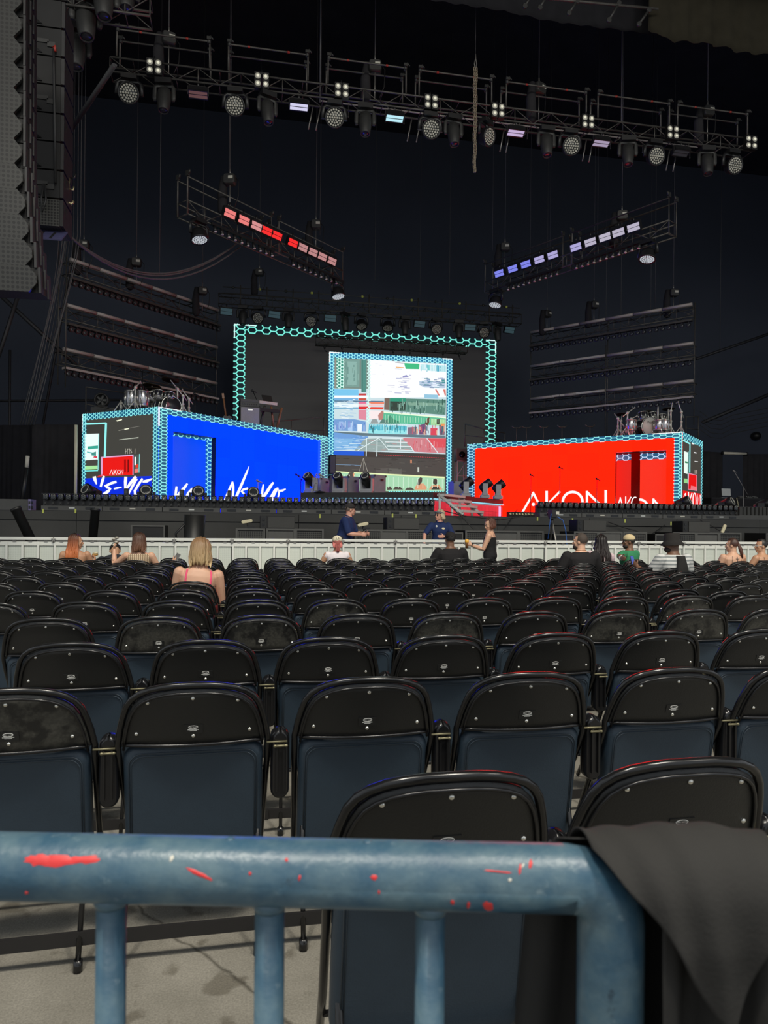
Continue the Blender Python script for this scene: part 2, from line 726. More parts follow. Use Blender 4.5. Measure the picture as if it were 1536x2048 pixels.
o.location = p
tag(o, 'round dark cable drum hanging on the back wall', 'cable drum')
for i in range(5):
    pts = []
    for k in range(8):
        t = k / 7
        pts.append(at_y(1400 + 150 * t, 838 + i * 9 + 26 * max(0, .2 - t) * -3 + 30 * abs(t - .18) * -1 + (6 if t < .3 else 0), 30.5))
    mb = MB()
    mb.tube(pts, 0.018, 6)
    tag(mb.build('pipe_run', STEEL), 'thin pipe running along the dark wall, %s from the top' % ORD[i], 'pipe', 'thin pipes on the wall')
# bundles of cable dropping beside the array
for i in range(9):
    pts = []
    x0 = 118 + i * 5
    for k in range(9):
        t = k / 8
        pts.append(at_y(x0 - 75 * t ** 1.3 - i * 2.0 * t + 3 * math.sin(5 * t + i), 470 + 380 * t, 24 - 1.5 * math.sin(i)))
    pts.insert(0, Vector((pts[0].x, pts[0].y, 22.52)))
    mb = MB()
    mb.tube(pts, 0.014, 5)
    tag(mb.build('cable_drop', M['rope']), 'black cable in the bundle dropping behind the speaker array', 'cable', 'cable bundle behind the array')

# ------------------------------------------------------------------ crowd barrier
BY = 13.75
PW = 1.05
def make_barrier():
    root = thing('crowd_barrier', '', 'barrier')
    H = 1.175
    mb = MB()
    mb.box((0, 0, H - .025), (PW - .006, .11, .05))
    part(mb.build('top_rail', M['white_paint']), root)
    mb = MB()
    mb.box((0, 0, .62 + .44), (PW - .006, .05, .07))
    part(mb.build('header_plate', M['white_paint']), root)
    xs = [-PW / 2 + .02, -PW / 4, 0, PW / 4]
    for x in xs:
        mb = MB()
        mb.box((x, -.012, .55), (.035, .05, 1.08))
        part(mb.build('upright', M['white_paint']), root)
    for i in range(4):
        x = -PW / 2 + PW / 8 + i * PW / 4
        mb = MB()
        mb.box((x + .005, .01, .55), (PW / 4 - .04, .012, 1.02))
        part(mb.build('mesh_panel', M['perf']), root)
        mb = MB()
        mb.box((x, -.03, H - .075), (.06, .02, .018))
        part(mb.build('latch', M['steel']), root)
    mb = MB()
    mb.box((PW / 2, -.045, H - .05), (.05, .035, .06))
    mb.box((PW / 2, -.05, H - .03), (.075, .03, .02))
    mb.tube([(PW / 2, -.06, H - .10), (PW / 2, -.06, H - .005)], .008, 6)
    part(mb.build('joint_clamp', M['steel']), root)
    mb = MB()
    mb.box((0, .38, .26), (PW - .01, .6, .04))
    part(mb.build('step_plate', M['alu']), root)
    for x in (-.4, .4):
        mb = MB()
        mb.box((x, .62, .12), (.05, .05, .24))
        part(mb.build('step_leg', M['alu']), root)
        mb = MB()
        mb.tube([(x, .66, .26), (x, .06, 1.0)], .02, 6)
        part(mb.build('rear_brace', M['alu']), root)
    return root


bp_ = Proto(make_barrier())
for i in range(-2, 17):
    x = -2.38 + PW * (i - .5)
    bp_.put((x, BY, 0), 'white perforated crowd barrier panel, %s from the end beside the leaning black tube' % ORD[i + 2], 'crowd barrier panels')

# ------------------------------------------------------------------ subwoofers and front fills in the pit
SUBY = 15.45


def make_sub(grille):
    root = thing('subwoofer', '', 'speaker')
    w, h, d = .62, 1.37, .75
    mb = MB()
    mb.box((0, d / 2 + .02, h / 2), (w, d, h))
    part(mb.build('cabinet', M['fascia'] if not grille else M['array_body']), root)
    for z in (.345, 1.03):
        mb = MB()
        mb.box((0, .012, z), (w - .09, .02, .56))
        part(mb.build('grille', M['speaker_grille'] if grille else M['case_grey']), root)
    mb = MB()
    for x in (-w / 2 + .02, w / 2 - .02):
        mb.box((x, .005, h / 2), (.04, .03, h))
    for z in (.02, .685, h - .02):
        mb.box((0, .005, z), (w - .08, .03, .04))
    part(mb.build('front_frame', M['case_grey']), root)
    return root


sg, ss = Proto(make_sub(True)), Proto(make_sub(False))
gi = 0
for u0, u1, k in ((472, 530, 1), (533, 590, 0), (592, 646, 1), (714, 760, 1), (762, 814, 0), (816, 862, 1), (928, 985, 1), (987, 1036, 0), (1038, 1086, 1),
                  (1150, 1195, 1), (1197, 1245, 0), (1247, 1293, 1), (1346, 1392, 1), (1394, 1436, 0), (1438, 1482, 1), (1528, 1580, 1)):
    p = at_y((u0 + u1) / 2, 1070, SUBY)
    gi += 1
    (sg if k else ss).put((p.x, SUBY, 0), '%s subwoofer in the pit, %s along the row from the wide black tube' % ('black mesh-fronted' if k else 'plain grey-fronted', ORD[gi - 1]), 'subwoofers in the pit')
# low cases left of the tubes
for u0, u1, v, s in ((262, 330, 1050, 'dark flat-topped case under the gingham-backed woman\'s head line'), (868, 926, 1064, 'low dark box between the subwoofers behind the man in the black cap'), (1110, 1148, 1068, 'low black box between subwoofers beside the camera tripod'), (1310, 1344, 1068, 'low black box half hidden by the bucket hat')):
    a, b = at_y(u0, v, SUBY), at_y(u1, v, SUBY)
    r = thing('flight_case', s, 'case', ((a.x + b.x) / 2, SUBY, 0))
    mb = MB()
    w = b.x - a.x
    mb.box((0, .3, a.z / 2), (w, .6, a.z))
    part(mb.build('case_body', M['array_body']), r)
    mb = MB()
    for x in (-w / 2 + .015, w / 2 - .015):
        mb.box((x, -.008, a.z / 2), (.03, .016, a.z))
    mb.box((0, -.008, a.z - .015), (w - .06, .016, .03))
    part(mb.build('edge_trim', M['case_grey']), r)


def make_fill():
    root = thing('front_fill_speaker', '', 'speaker')
    w, h, d = .74, .27, .42
    mb = MB()
    mb.box((0, d / 2, h / 2), (w, d, h))
    part(mb.build('cabinet', M['array_body']), root)
    mb = MB()
    mb.box((.08, -.008, h / 2), (w - .18, .016, h - .03))
    part(mb.build('grille', M['fascia']), root)
    mb = MB()
    mb.box((-w / 2 + .07, -.01, h / 2), (.12, .02, h - .01))
    part(mb.build('end_plate', M['black_plastic']), root)
    mb = MB()
    for z in (.08, .19):
        mb.box((-w / 2 + .07, -.026, z), (.05, .012, .05))
    part(mb.build('handle_recess', M['gloss_black']), root)
    return root


fp = Proto(make_fill())
for i, (u, s) in enumerate(((555, 'between the blue light wall and the capped steward'), (806, 'between the two stewards'), (1183, 'beside the camera tripod'), (1392, 'behind the bucket hat'))):
    p = at_y(u, 1060, SUBY)
    fp.put((p.x, SUBY, 1.372), 'black front fill speaker, ' + s, 'front fill speakers')
p = at_y(8, 1012, 17.4)
r = thing('side_fill_speaker', 'black side fill speaker with pale end plate on the stage corner', 'speaker', (p.x, 17.4, DZ))
mb = MB()
mb.box((0, .25, .13), (1.0, .5, .26))
part(mb.build('cabinet', M['case_grey']), r)
mb = MB()
mb.box((.53, .22, .14), (.06, .4, .25))
part(mb.build('end_plate', pm('lilac_plate', (.25, .22, .42), .5)), r)
mb = MB()
for z in (.08, .19):
    mb.box((.562, .1, z), (.01, .09, .06))
    mb.box((.53, .015, z), (.035, .01, .06))
part(mb.build('handle_recess', M['gloss_black']), r)

# confetti and smoke tubes in the pit
def pit_tube(u0, v0, u1, v1, y, wpx, label, open_end=False):
    a, b = at_y(u0, v0, y), at_y(u1, v1, y)
    d = (b - a).normalized()
    foot = b + d * (b.z / max(-d.z, .2)) * 1.0
    rad = wpx / 2 / FPX * (y * 1.0)
    r = thing('effect_tube', label, 'tube', (foot.x, foot.y, 0))
    a, b0 = a - foot, Vector((0, 0, .06))
    mb = MB()
    fr = frames([b0, a])[0]
    N, B = fr[1], fr[2]
    def ring(c, q):
        return [c + N * (math.cos(2 * PI * k / 20) * q) + B * (math.sin(2 * PI * k / 20) * q) for k in range(20)]
    if open_end:
        mb.rings([ring(b0, rad * .9), ring(a, rad), ring(a, rad * .9), ring(b0 + (a - b0) * .4, rad * .8)], True, True)
    else:
        mb.rings([ring(b0, rad), ring(a - (a - b0).normalized() * .05, rad), ring(a - (a - b0).normalized() * .045, rad * 1.12), ring(a, rad * 1.1)], True, True)
    part(mb.build('barrel', M['black_plastic']), r)
    mb = MB()
    mb.box((0, 0, .03), (.5, .5, .06))
    part(mb.build('base_plate', M['black_steel']), r)
    if open_end:
        mb = MB()
        mb.tube([(-rad - .06, -.08, .95), (-rad - .1, -.08, 1.25), (-rad * .6, -.1, 1.45)], .022, 8)
        part(mb.build('latch_lever', M['black_steel']), r)
    return r


pit_tube(31, 1016, 58, 1074, 14.9, 18, 'black effect tube leaning in the pit beside the side fill speaker')
pit_tube(191, 1017, 186, 1074, 14.9, 16, 'slim upright black effect tube behind the ombre-haired woman')
pit_tube(390, 1030, 388, 1074, 14.9, 40, 'wide open-ended black effect tube above the blonde woman', True)

# small cream work lights and cables on the subwoofers
for u, v, y, a, s in ((494, 1043, 15.5, 10, 'cream oblong light on the first subwoofer'), (726, 1049, 15.0, 12, 'cream oblong light beside the steward\'s folded hands'), (1447, 1058, 15.5, 65, 'small cream lamp tilted on the subwoofer by the ponytailed woman')):
    p = at_y(u, v, y)
    r = thing('work_light', s, 'light', p)
    mb = MB()
    mb.pad(.24, .075, .06, .035, .012, Matrix.Rotation(-math.radians(a), 3, 'Y'))
    part(mb.build('lamp_body', M['cream']), r)
    mb = MB()
    mb.tube([(0, .03, -.02), (.03, .04, -.14), (.06, .05, p.z * -1 + 1.38)], .016, 6)
    mb.box((.08, .06, 1.372 - p.z + .02), (.16, .1, .04))
    part(mb.build('clamp_foot', M['black_steel']), r)
for i, pix in enumerate((((900, 1012), (925, 1035), (952, 1064)), ((1035, 1018), (1018, 1045), (1004, 1064)), ((880, 1020), (930, 1032), (1000, 1040), (1060, 1030)),
                         ((1216, 1044), (1250, 1056), (1282, 1064)), ((1330, 1050), (1310, 1064), (1292, 1075)), ((1400, 1040), (1420, 1050), (1440, 1062)))):
    pts = [at_y(u, v, 16.55 - .5 * max(0, k - 1)) for k, (u, v) in enumerate(pix)]
    mb = MB()
    mb.tube(pts, .011, 6)
    tag(mb.build('stage_cable', M['cable']), 'black cable draped down the stage front, %s from the steward in the headband' % ORD[i], 'cable', 'cables on the stage front')
# camera tripod in the pit
p = at_y(1104, 1060, 14.9)
r = thing('camera_tripod', 'black tripod with camera and blue cable standing in the pit', 'tripod', (p.x, 14.9, 0))
mb = MB()
top = at_y(1103, 1042, 14.9).z
for i, (x, y) in enumerate(((-.24, -.2), (.3, -.12), (.02, .32))):
    mb2 = MB()
    mb2.tube([(0, 0, top), (x * .9, y, .02)], [.022, .016], 8)
    part(mb2.build('leg', M['black_steel'] if i != 1 else M['steel']), r)
mb.tube([(0, 0, top - .12), (0, 0, top + .05)], .03, 10)
mb.box((0, -.02, top + .07), (.14, .12, .04))
part(mb.build('tripod_head', M['fixture_grey']), r)
mb = MB()
mb.box((0, -.02, top + .17), (.13, .22, .16))
mb.tube([(0, .09, top + .17), (0, .2, top + .17)], .045, 12)
part(mb.build('camera', M['fixture']), r)
mb = MB()
mb.box((.07, -.13, top + .18), (.075, .01, .06))
part(mb.build('rear_screen', M['tape_white']), r)
mb = MB()
mb.tube([(.07, -.1, top + .1), (.2, -.12, top + .02), (.27, -.12, top - .2), (.30, -.12, top - .5), (.28, -.1, .1)], .010, 6)
mb.tube([(-.07, -.1, top + .16), (-.09, -.1, top + .0), (-.14, -.1, top - .4)], .008, 6)
part(mb.build('blue_cable', pm('blue_cable', (.03, .12, .42), .5)), r)
# ================================================================== LIGHT WALLS
def draw(mb, w, pts, col, off):
    mb.poly([w.pt(*w.st(u, v, off), off) for u, v in pts], col)


def stroke(mb, w, pts, wid, col, off):
    """brush stroke, pixel path with widths; rounded by taper"""
    n = len(pts)
    ws = wid if isinstance(wid, (list, tuple)) else [wid] * n
    L, Rr = [], []
    for i, (x, y) in enumerate(pts):
        a = pts[max(i - 1, 0)]
        b = pts[min(i + 1, n - 1)]
        dx, dy = b[0] - a[0], b[1] - a[1]
        l = math.hypot(dx, dy) or 1
        nx, ny = -dy / l * ws[i] / 2, dx / l * ws[i] / 2
        L.append((x + nx, y + ny))
        Rr.append((x - nx, y - ny))
    for i in range(n - 1):
        draw(mb, w, [L[i], L[i + 1], Rr[i + 1], Rr[i]], col, off + i * 0.0004)


def rect_px(mb, w, x0, y0, x1, y1, col, off):
    draw(mb, w, [(x0, y0), (x1, y0), (x1, y1), (x0, y1)], col, off)


def honeycomb(mb, w, s0, s1, z0, z1, a, lw, col, off, sx=1.0, sz=1.0):
    """outlines of flat-topped hexagons, clipped to a rectangle of the wall"""
    seen = set()

    def clip(p, q):
        t0, t1 = 0.0, 1.0
        d = (q[0] - p[0], q[1] - p[1])
        for pp, qq in ((-d[0], p[0] - s0), (d[0], s1 - p[0]), (-d[1], p[1] - z0), (d[1], z1 - p[1])):
            if abs(pp) < 1e-9:
                if qq < 0:
                    return None
                continue
            r = qq / pp
            if pp < 0:
                t0 = max(t0, r)
            else:
                t1 = min(t1, r)
        if t0 >= t1:
            return None
        return ((p[0] + d[0] * t0, p[1] + d[1] * t0), (p[0] + d[0] * t1, p[1] + d[1] * t1))
    h = math.sqrt(3) * a
    nc = int((s1 - s0) / (1.5 * a * sx)) + 3
    nr = int((z1 - z0) / (h * sz)) + 3
    for i in range(-1, nc):
        for j in range(-1, nr):
            cx = s0 + i * 1.5 * a * sx
            cz = z0 + (j + (0.5 if i % 2 else 0)) * h * sz
            V = [(cx + a * sx * math.cos(k * PI / 3), cz + a * sz * math.sin(k * PI / 3)) for k in range(6)]
            for k in range(6):
                p, q = V[k], V[(k + 1) % 6]
                key = (round((p[0] + q[0]) * 500), round((p[1] + q[1]) * 500))
                if key in seen:
                    continue
                seen.add(key)
                c = clip(p, q)
                if not c:
                    continue
                (ax, az), (bx, bz) = c
                l = math.hypot(bx - ax, bz - az)
                if l < 1e-4:
                    continue
                nx, nz = -(bz - az) / l * lw / 2, (bx - ax) / l * lw / 2
                ex, ez = (bx - ax) / l * lw * .3, (bz - az) / l * lw * .3
                mb.poly([w.pt(ax - ex + nx, az - ez + nz, off), w.pt(bx + ex + nx, bz + ez + nz, off), w.pt(bx + ex - nx, bz + ez - nz, off), w.pt(ax - ex - nx, az - ez - nz, off)], col)


def wrect(mb, w, s0, s1, z0, z1, col, off):
    mb.poly([w.pt(s0, z0, off), w.pt(s1, z0, off), w.pt(s1, z1, off), w.pt(s0, z1, off)], col)


CY_ = lin(150, 246, 244)
CYB = lin(22, 92, 128)
WH = (1.0, 1.0, 1.0)
BLUE = lin(0, 74, 240)
RED = lin(250, 42, 10)
GREY = lin(66, 65, 60)
unit = None


def led_tiles(w, rects, mats, parent, skip=None, depth=.05):
    """one emitting panel per tile of the wall"""
    global unit
    if unit is None:
        mb = MB()
        mb.box((0, 0, 0), (1, 1, 1))
        unit = mb
    ang = math.atan2(w.d.y, w.d.x)
    cache = {}
    for (s0, s1, z0, z1, mi) in rects:
        if mi not in cache:
            o = unit.build('led_panel', mats[mi], parent)
            cache[mi] = o
        else:
            o = cache[mi].copy()
            COL.objects.link(o)
            part(o, parent)
        o.location = w.pt((s0 + s1) / 2, (z0 + z1) / 2, -depth / 2)
        o.scale = (s1 - s0 - .004, depth, z1 - z0 - .004)
        o.rotation_euler = (0, 0, ang)


def cuts(a, b, step):
    n = max(1, round((b - a) / step))
    return [a + (b - a) * i / n for i in range(n + 1)]


def container(name, label, C, E, B, door, mats, recess_mats, tall=4.52, streak=None):
    """C near corner, E far end of the long face, B far end of the short face; door = (s0, s1, ztop)"""
    root = thing(name, label, 'light wall')
    long_, short = Wall(C, E), Wall(B, C)
    s0, s1, zd = door
    L = long_.len
    S = short.len
    z0 = DZ + .02
    rects = []
    for a, b in ((0, s0), (s0, s1), (s1, L)):
        xs = cuts(a, b, .5)
        for x0, x1 in zip(xs[:-1], xs[1:]):
            for zz0, zz1 in ((z0, zd), (zd, tall)):
                if a == s0 and zz0 == z0:
                    continue
                zs = cuts(zz0, zz1, .5)
                for y0, y1 in zip(zs[:-1], zs[1:]):
                    mi = random.choice((0, 0, 1))
                    if streak and x0 > L - .75:
                        mi = 2
                    rects.append((x0, x1, y0, y1, mi))
    led_tiles(long_, rects, mats, root)
    # hull behind the panels: roof, back, ends and the reveal of the doorway
    back = -S + .05
    mb = MB()
    ang = math.atan2(long_.d.y, long_.d.x)
    Mr = rz3(ang)
    mid = long_.pt(L / 2, 0, -S / 2)
    mb.box((mid.x, mid.y, tall - .04), (L, S - .1, .06), Mr)
    p = long_.pt(L / 2, 0, back)
    mb.box((p.x, p.y, (z0 + tall) / 2), (L, .06, tall - z0 - .1), Mr)
    for s in (.09, L - .05):
        p = long_.pt(s, 0, -S / 2)
        mb.box((p.x, p.y, (z0 + tall) / 2), (.06, S - .16, tall - z0 - .1), Mr)
    for s in (s0 - .03, s1 + .03):
        p = long_.pt(s, 0, -.15)
        mb.box((p.x, p.y, (z0 + zd) / 2), (.05, .18, zd - z0), Mr)
    p = long_.pt((s0 + s1) / 2, 0, -.28)
    mb.box((p.x, p.y, zd + .03), (s1 - s0, .40, .05), Mr)
    part(mb.build('hull', M['black_steel']), root)
    return root, long_, short


# ---- left (blue) container
CL, EL, BL = at(318, 813, 18.5), at(655, 873, 24.16), at(165, 828, 19.85)
wl = Wall(CL, EL)
dl0, dl1 = wl.st(346, 900)[0], wl.st(434, 900)[0]
zdl = wl.st(346, 862)[1]
bm = [em('blue_led', (0, .0088, 1), 7.0, True), em('blue_led_even', (0, .0082, .98), 7.0, True), em('blue_led_pale', (.002, .015, 1), 7.0, True)]
root, wl, wls = container('led_container', 'container-shaped light wall glowing blue with white brush lettering', CL, EL, BL, (dl0, dl1, zdl), bm, None, streak=True)
TL = 4.52
# inner wall seen through the doorway
REC = .5
mb = MB()
rs1 = wl.st(425, 930, -REC)[0]
wrect(mb, wl, max(.15, dl0 - .9), rs1, DZ + .02, wl.st(400, 867, -REC)[1], BLUE, -REC)
ztr = wl.st(400, 867, -REC)[1]
o = mb.build('inner_screen', M['led'], root)
mb = MB()
bw = .17
wrect(mb, wl, max(.15, dl0 - .9), rs1, ztr - bw, ztr, CYB, -REC + .004)
wrect(mb, wl, rs1 - .26, rs1, DZ + .02, ztr - bw, CYB, -REC + .004)
honeycomb(mb, wl, max(.15, dl0 - .9), rs1, ztr - bw, ztr, .07, .022, CY_, -REC + .008, 1.3)
honeycomb(mb, wl, rs1 - .26, rs1, DZ + .02, ztr, .07, .022, CY_, -REC + .008, 1.3)
part(mb.build('inner_honeycomb', M['led']), root)
# borders
mb = MB()
wrect(mb, wl, 0, wl.len, TL - .17, TL, CYB, .004)
wrect(mb, wl, 0, wl.st(334, 900)[0], DZ + .02, TL - .17, CYB, .004)
wrect(mb, wl, wl.st(640, 900)[0], wl.len, DZ + .02, TL - .17, CYB, .004)
wrect(mb, wls, 0, wls.len, TL - .17, TL, CYB, .004)
wrect(mb, wls, 0, .17, DZ + .02, TL - .17, CYB, .004)
wrect(mb, wls, wls.len - .2, wls.len, DZ + .02, TL - .17, CYB, .004)
part(mb.build('border_strip', M['led']), root)
mb = MB()
honeycomb(mb, wl, 0, wl.len, TL - .17, TL, .052, .02, CY_, .008, 2.1)
honeycomb(mb, wl, 0, wl.st(334, 900)[0], DZ + .02, TL, .052, .022, CY_, .009, 2.1)
honeycomb(mb, wl, wl.st(640, 900)[0], wl.len, DZ + .02, TL, .055, .022, CY_, .009, 1.9)
honeycomb(mb, wls, 0, wls.len, TL - .17, TL, .055, .02, CY_, .008)
honeycomb(mb, wls, 0, .17, DZ + .02, TL, .055, .02, CY_, .009)
honeycomb(mb, wls, wls.len - .2, wls.len, DZ + .02, TL, .055, .02, CY_, .009)
for w, s in ((wl, 0.0), (wls, wls.len - .02), (wls, 0.0)):
    wrect(mb, w, s, s + .02, TL - .5, TL, WH, .012)
wrect(mb, wl, 0, .75, TL - .02, TL, WH, .012)
part(mb.build('honeycomb_border', M['led']), root)
# lettering on the long face
def k4(x, y):
    return (330 + x / 5.69, 920 + y / 5.69)


def letters(root, w, K, off, groups, name='letter', sc_=1.0):
    """each written letter is a part of its own"""
    for g in groups:
        mb = MB()
        for i, (pts, wd) in enumerate(g):
            stroke(mb, w, [K(*p) for p in pts], [x * sc_ for x in wd] if isinstance(wd, list) else wd * sc_, WH, off + .002 * i)
        part(mb.build(name, M['led']), root)


letters(root, wl, k4, .012, (
    [([(672, 470), (700, 412), (740, 320), (768, 248)], [3, 4.5, 5, 3]), ([(768, 246), (779, 300), (776, 360), (770, 425)], [3, 4, 5, 4])],
    [([(788, 470), (815, 410), (880, 260), (930, 140), (957, 70)], [4, 5.5, 5, 4, 1])],
    [([(945, 322), (890, 338), (872, 356), (900, 385), (925, 420), (880, 460)], [4, 4.5, 4.5, 4, 4, 3])],
    [([(985, 405), (1050, 388)], [4, 3.5])],
    [([(1120, 276), (1108, 350), (1100, 450)], [3, 4.5, 4.5]), ([(1098, 452), (1150, 380), (1200, 300), (1234, 254)], [4, 6, 6, 3.5])],
    [([(1165, 470), (1210, 410), (1250, 340), (1290, 318)], [3, 4, 4, 3]), ([(1215, 470), (1240, 400), (1280, 322), (1300, 350), (1285, 440)], [4, 4.5, 4.5, 4, 3]), ([(1295, 352), (1335, 348), (1374, 330)], [4, 4.5, 2])]))
letters(root, wl, k4, -REC + .012, (
    [([(132, 300), (126, 350), (118, 410)], [4, 5, 4]), ([(122, 412), (150, 395), (210, 330), (256, 268)], [4, 5, 6.5, 3.5])],
    [([(240, 430), (270, 380), (310, 332), (350, 330)], [5, 7, 6, 4])]), 'inner_letter')
# dark picture on the short face
def k3(x, y):
    return (160 + x / 9.6, 880 + y / 9.6)


mb = MB()
wrect(mb, wls, .17, wls.len - .2, DZ + .02, TL - .17, GREY, .002)
for pts, c, o_ in (
        ([(169, 849), (211, 847), (209, 918), (169, 922)], lin(58, 58, 54), .004),
        ([(169, 868), (197, 867), (196, 920), (169, 922)], lin(240, 255, 252), .006),
        ([(175, 893), (196, 891), (196, 897), (175, 899)], lin(60, 170, 150), .007),
        ([(174, 903), (192, 906), (192, 909), (174, 905)], lin(90, 190, 190), .007),
        ([(183, 906), (192, 903), (192, 912), (183, 911)], lin(70, 150, 140), .0075),
        ([(189, 912), (194, 913), (194, 917), (186, 915)], lin(220, 60, 80), .0075),
        ([(169, 921), (195, 919), (195, 931), (169, 933)], lin(72, 70, 64), .007),
        ([(169, 932), (195, 931), (195, 938), (169, 939)], lin(170, 235, 160), .008),
        ([(169, 941), (196, 940), (196, 942), (169, 943)], lin(120, 240, 235), .007),
        ([(194, 953), (204, 948), (213, 946), (213, 951), (196, 954)], lin(220, 45, 55), .006),
        ([(202, 914), (267, 909), (267, 950), (202, 952)], lin(230, 170, 215), .006),
        ([(205, 916), (265, 912), (265, 950), (205, 952)], lin(238, 20, 14), .007),
        ([(248, 919), (252, 919), (252, 944), (248, 945)], lin(170, 0, 0), .0075),
        ([(255, 919), (258, 919), (258, 944), (255, 945)], lin(120, 0, 0), .0075),
        ([(268, 910), (279, 908), (278, 944), (268, 946)], lin(72, 88, 84), .006),
        ([(269, 914), (272, 914), (272, 930), (269, 930)], WH, .007),
        ([(271, 930), (276, 928), (276, 935), (271, 936)], lin(235, 60, 40), .007),
        ([(269, 938), (277, 937), (276, 945), (269, 946)], lin(235, 130, 120), .007),
        ([(168, 957), (303, 952), (303, 992), (168, 992)], lin(0, 44, 226), .007),
        ([(232, 841), (244, 838), (244, 840), (234, 843)], lin(255, 255, 225), .006),
        ([(248, 858), (258, 856), (258, 858), (250, 860)], lin(255, 255, 225), .006),
        ([(236, 861), (248, 858), (248, 859), (238, 862)], lin(130, 128, 118), .006),
        ([(258, 856), (279, 852), (279, 853), (258, 857)], lin(120, 118, 110), .006),
        ([(238, 879), (277, 874), (277, 876), (238, 880)], lin(190, 196, 180), .006)):
    draw(mb, wls, pts, c, o_)
stroke(mb, wls, [(169, 848), (213, 846.5)], 3.5, CY_, .009)
stroke(mb, wls, [(212, 846), (209.5, 915)], 4.0, CY_, .0095)
stroke(mb, wls, [(279, 908), (278, 945)], 1.2, CY_, .009)
stroke(mb, wls, [(197.5, 867), (196, 940)], 1.4, CY_, .009)
for x in (251, 255, 259, 262, 270):
    stroke(mb, wls, [(x, 897), (x - .3, 908)], .9, lin(190, 185, 170), .009)
stroke(mb, wls, [(251, 904), (258, 897), (264, 905)], .9, lin(190, 185, 170), .0092)
part(mb.build('end_picture', M['led']), root)
ident = lambda x, y: (x, y)
letters(root, wls, ident, .010, [[q] for q in (([(219.5, 949), (223, 939), (226, 949)], 1.4), ([(228, 939), (228, 949)], 1.4), ([(233, 939), (229, 944), (233.5, 949)], 1.3),
        ([(236, 940), (234.5, 944), (236, 948), (239, 948), (240.5, 944), (239, 940), (236, 940)], 1.3), ([(242, 949), (242, 939), (246, 949), (246, 939)], 1.3))], 'picture_letter')
letters(root, wls, k3, .012, (
    [([(272, 700), (290, 770), (316, 850)], [7, 6, 2]), ([(460, 690), (435, 770), (395, 900)], [4, 6, 4])],
    [([(700, 800), (600, 830), (480, 890), (520, 910), (580, 935), (540, 985), (450, 1050)], [5, 5, 5, 5, 5.5, 6, 6])],
    [([(650, 938), (720, 920), (800, 905)], [3, 4, 2])],
    [([(880, 705), (872, 800), (868, 960)], [6, 6, 4]), ([(880, 960), (960, 840), (1075, 700)], [3, 6, 6]), ([(930, 1040), (1000, 900), (1090, 740)], [3, 5, 5])],
    [([(1200, 740), (1120, 860), (1050, 980), (1060, 1050), (1100, 1060)], [4, 5, 5, 5, 4]), ([(1200, 800), (1280, 790), (1385, 745)], [4, 6, 2.5])]), 'end_letter')

# ---- right (red) container
CR, ER, BR = at(1365, 862, 22.1), at(935, 887, 25.8), at(1405, 882, 24.4)
wr = Wall(CR, ER)
dr0, dr1 = wr.st(1332, 950)[0], wr.st(1230, 950)[0]
zdr = wr.st(1280, 902)[1]
rm = [em('red_led', (1, .0027, .0003), 8.0, True), em('red_led_even', (.98, .0025, .0003), 8.0, True)]
root, wr, wrs = container('led_container', 'container-shaped light wall glowing red with white thin capitals', CR, ER, BR, (dr0, dr1, zdr), rm, None, tall=4.5)
TR = 4.5
REC2 = .6
ang = math.atan2(wr.d.y, wr.d.x)
mb = MB()
# inner wall to the right and the lit cheek on the left of a dark gap
sA, sB = wr.st(1280, 950, -REC2)[0], wr.st(1400, 950, -REC2)[0]
lo, hi = min(sA, sB), max(sA, sB)
zt2 = wr.st(1310, 906, -REC2)[1]
lo = max(lo, .2)
wrect(mb, wr, lo, hi, DZ + .02, zt2, RED, -REC2)
sC, sD = wr.st(1262, 950, -REC2)[0], wr.st(1200, 950, -REC2)[0]
wrect(mb, wr, min(sC, sD), max(sC, sD), DZ + .02, zt2, lin(225, 24, 8), -REC2)
part(mb.build('inner_screen', M['led']), root)
mb = MB()
wrect(mb, wr, lo, hi, zt2 - .2, zt2, CYB, -REC2 + .004)
wrect(mb, wr, min(sC, sD), max(sC, sD), zt2 - .2, zt2, CYB, -REC2 + .004)
honeycomb(mb, wr, lo, hi, zt2 - .2, zt2, .085, .026, lin(200, 220, 250), -REC2 + .008, 1.35)
honeycomb(mb, wr, min(sC, sD), max(sC, sD), zt2 - .2, zt2, .085, .026, lin(200, 220, 250), -REC2 + .008, 1.35)
part(mb.build('inner_honeycomb', M['led']), root)
mb = MB()
e1, e2 = wr.st(1348, 950)[0], wr.st(950, 950)[0]
wrect(mb, wr, 0, wr.len, TR - .17, TR, CYB, .004)
wrect(mb, wr, 0, e1, DZ + .02, TR - .17, CYB, .004)
wrect(mb, wr, e2, wr.len, DZ + .02, TR - .17, CYB, .004)
wrect(mb, wrs, 0, wrs.len, TR - .2, TR, CYB, .004)
wrect(mb, wrs, 0, .2, DZ + .02, TR - .2, CYB, .004)
part(mb.build('border_strip', M['led']), root)
mb = MB()
honeycomb(mb, wr, 0, wr.len, TR - .17, TR, .06, .022, CY_, .008, 2.1)
honeycomb(mb, wr, 0, e1, DZ + .02, TR, .06, .026, CY_, .009, 1.9)
honeycomb(mb, wr, e2, wr.len, DZ + .02, TR, .06, .024, lin(170, 225, 250), .009, 1.8)
honeycomb(mb, wrs, 0, wrs.len, TR - .2, TR, .075, .03, CY_, .008, 1.5)
honeycomb(mb, wrs, 0, .2, DZ + .02, TR, .06, .028, CY_, .009, 1.5)
wrect(mb, wr, 0, .03, DZ, TR, CY_, .011)
wrect(mb, wr, 0, .9, TR - .025, TR, WH, .012)
part(mb.build('honeycomb_border', M['led']), root)


def kA(x, y):
    return (1000 + x / 3.84, 960 + y / 3.84)


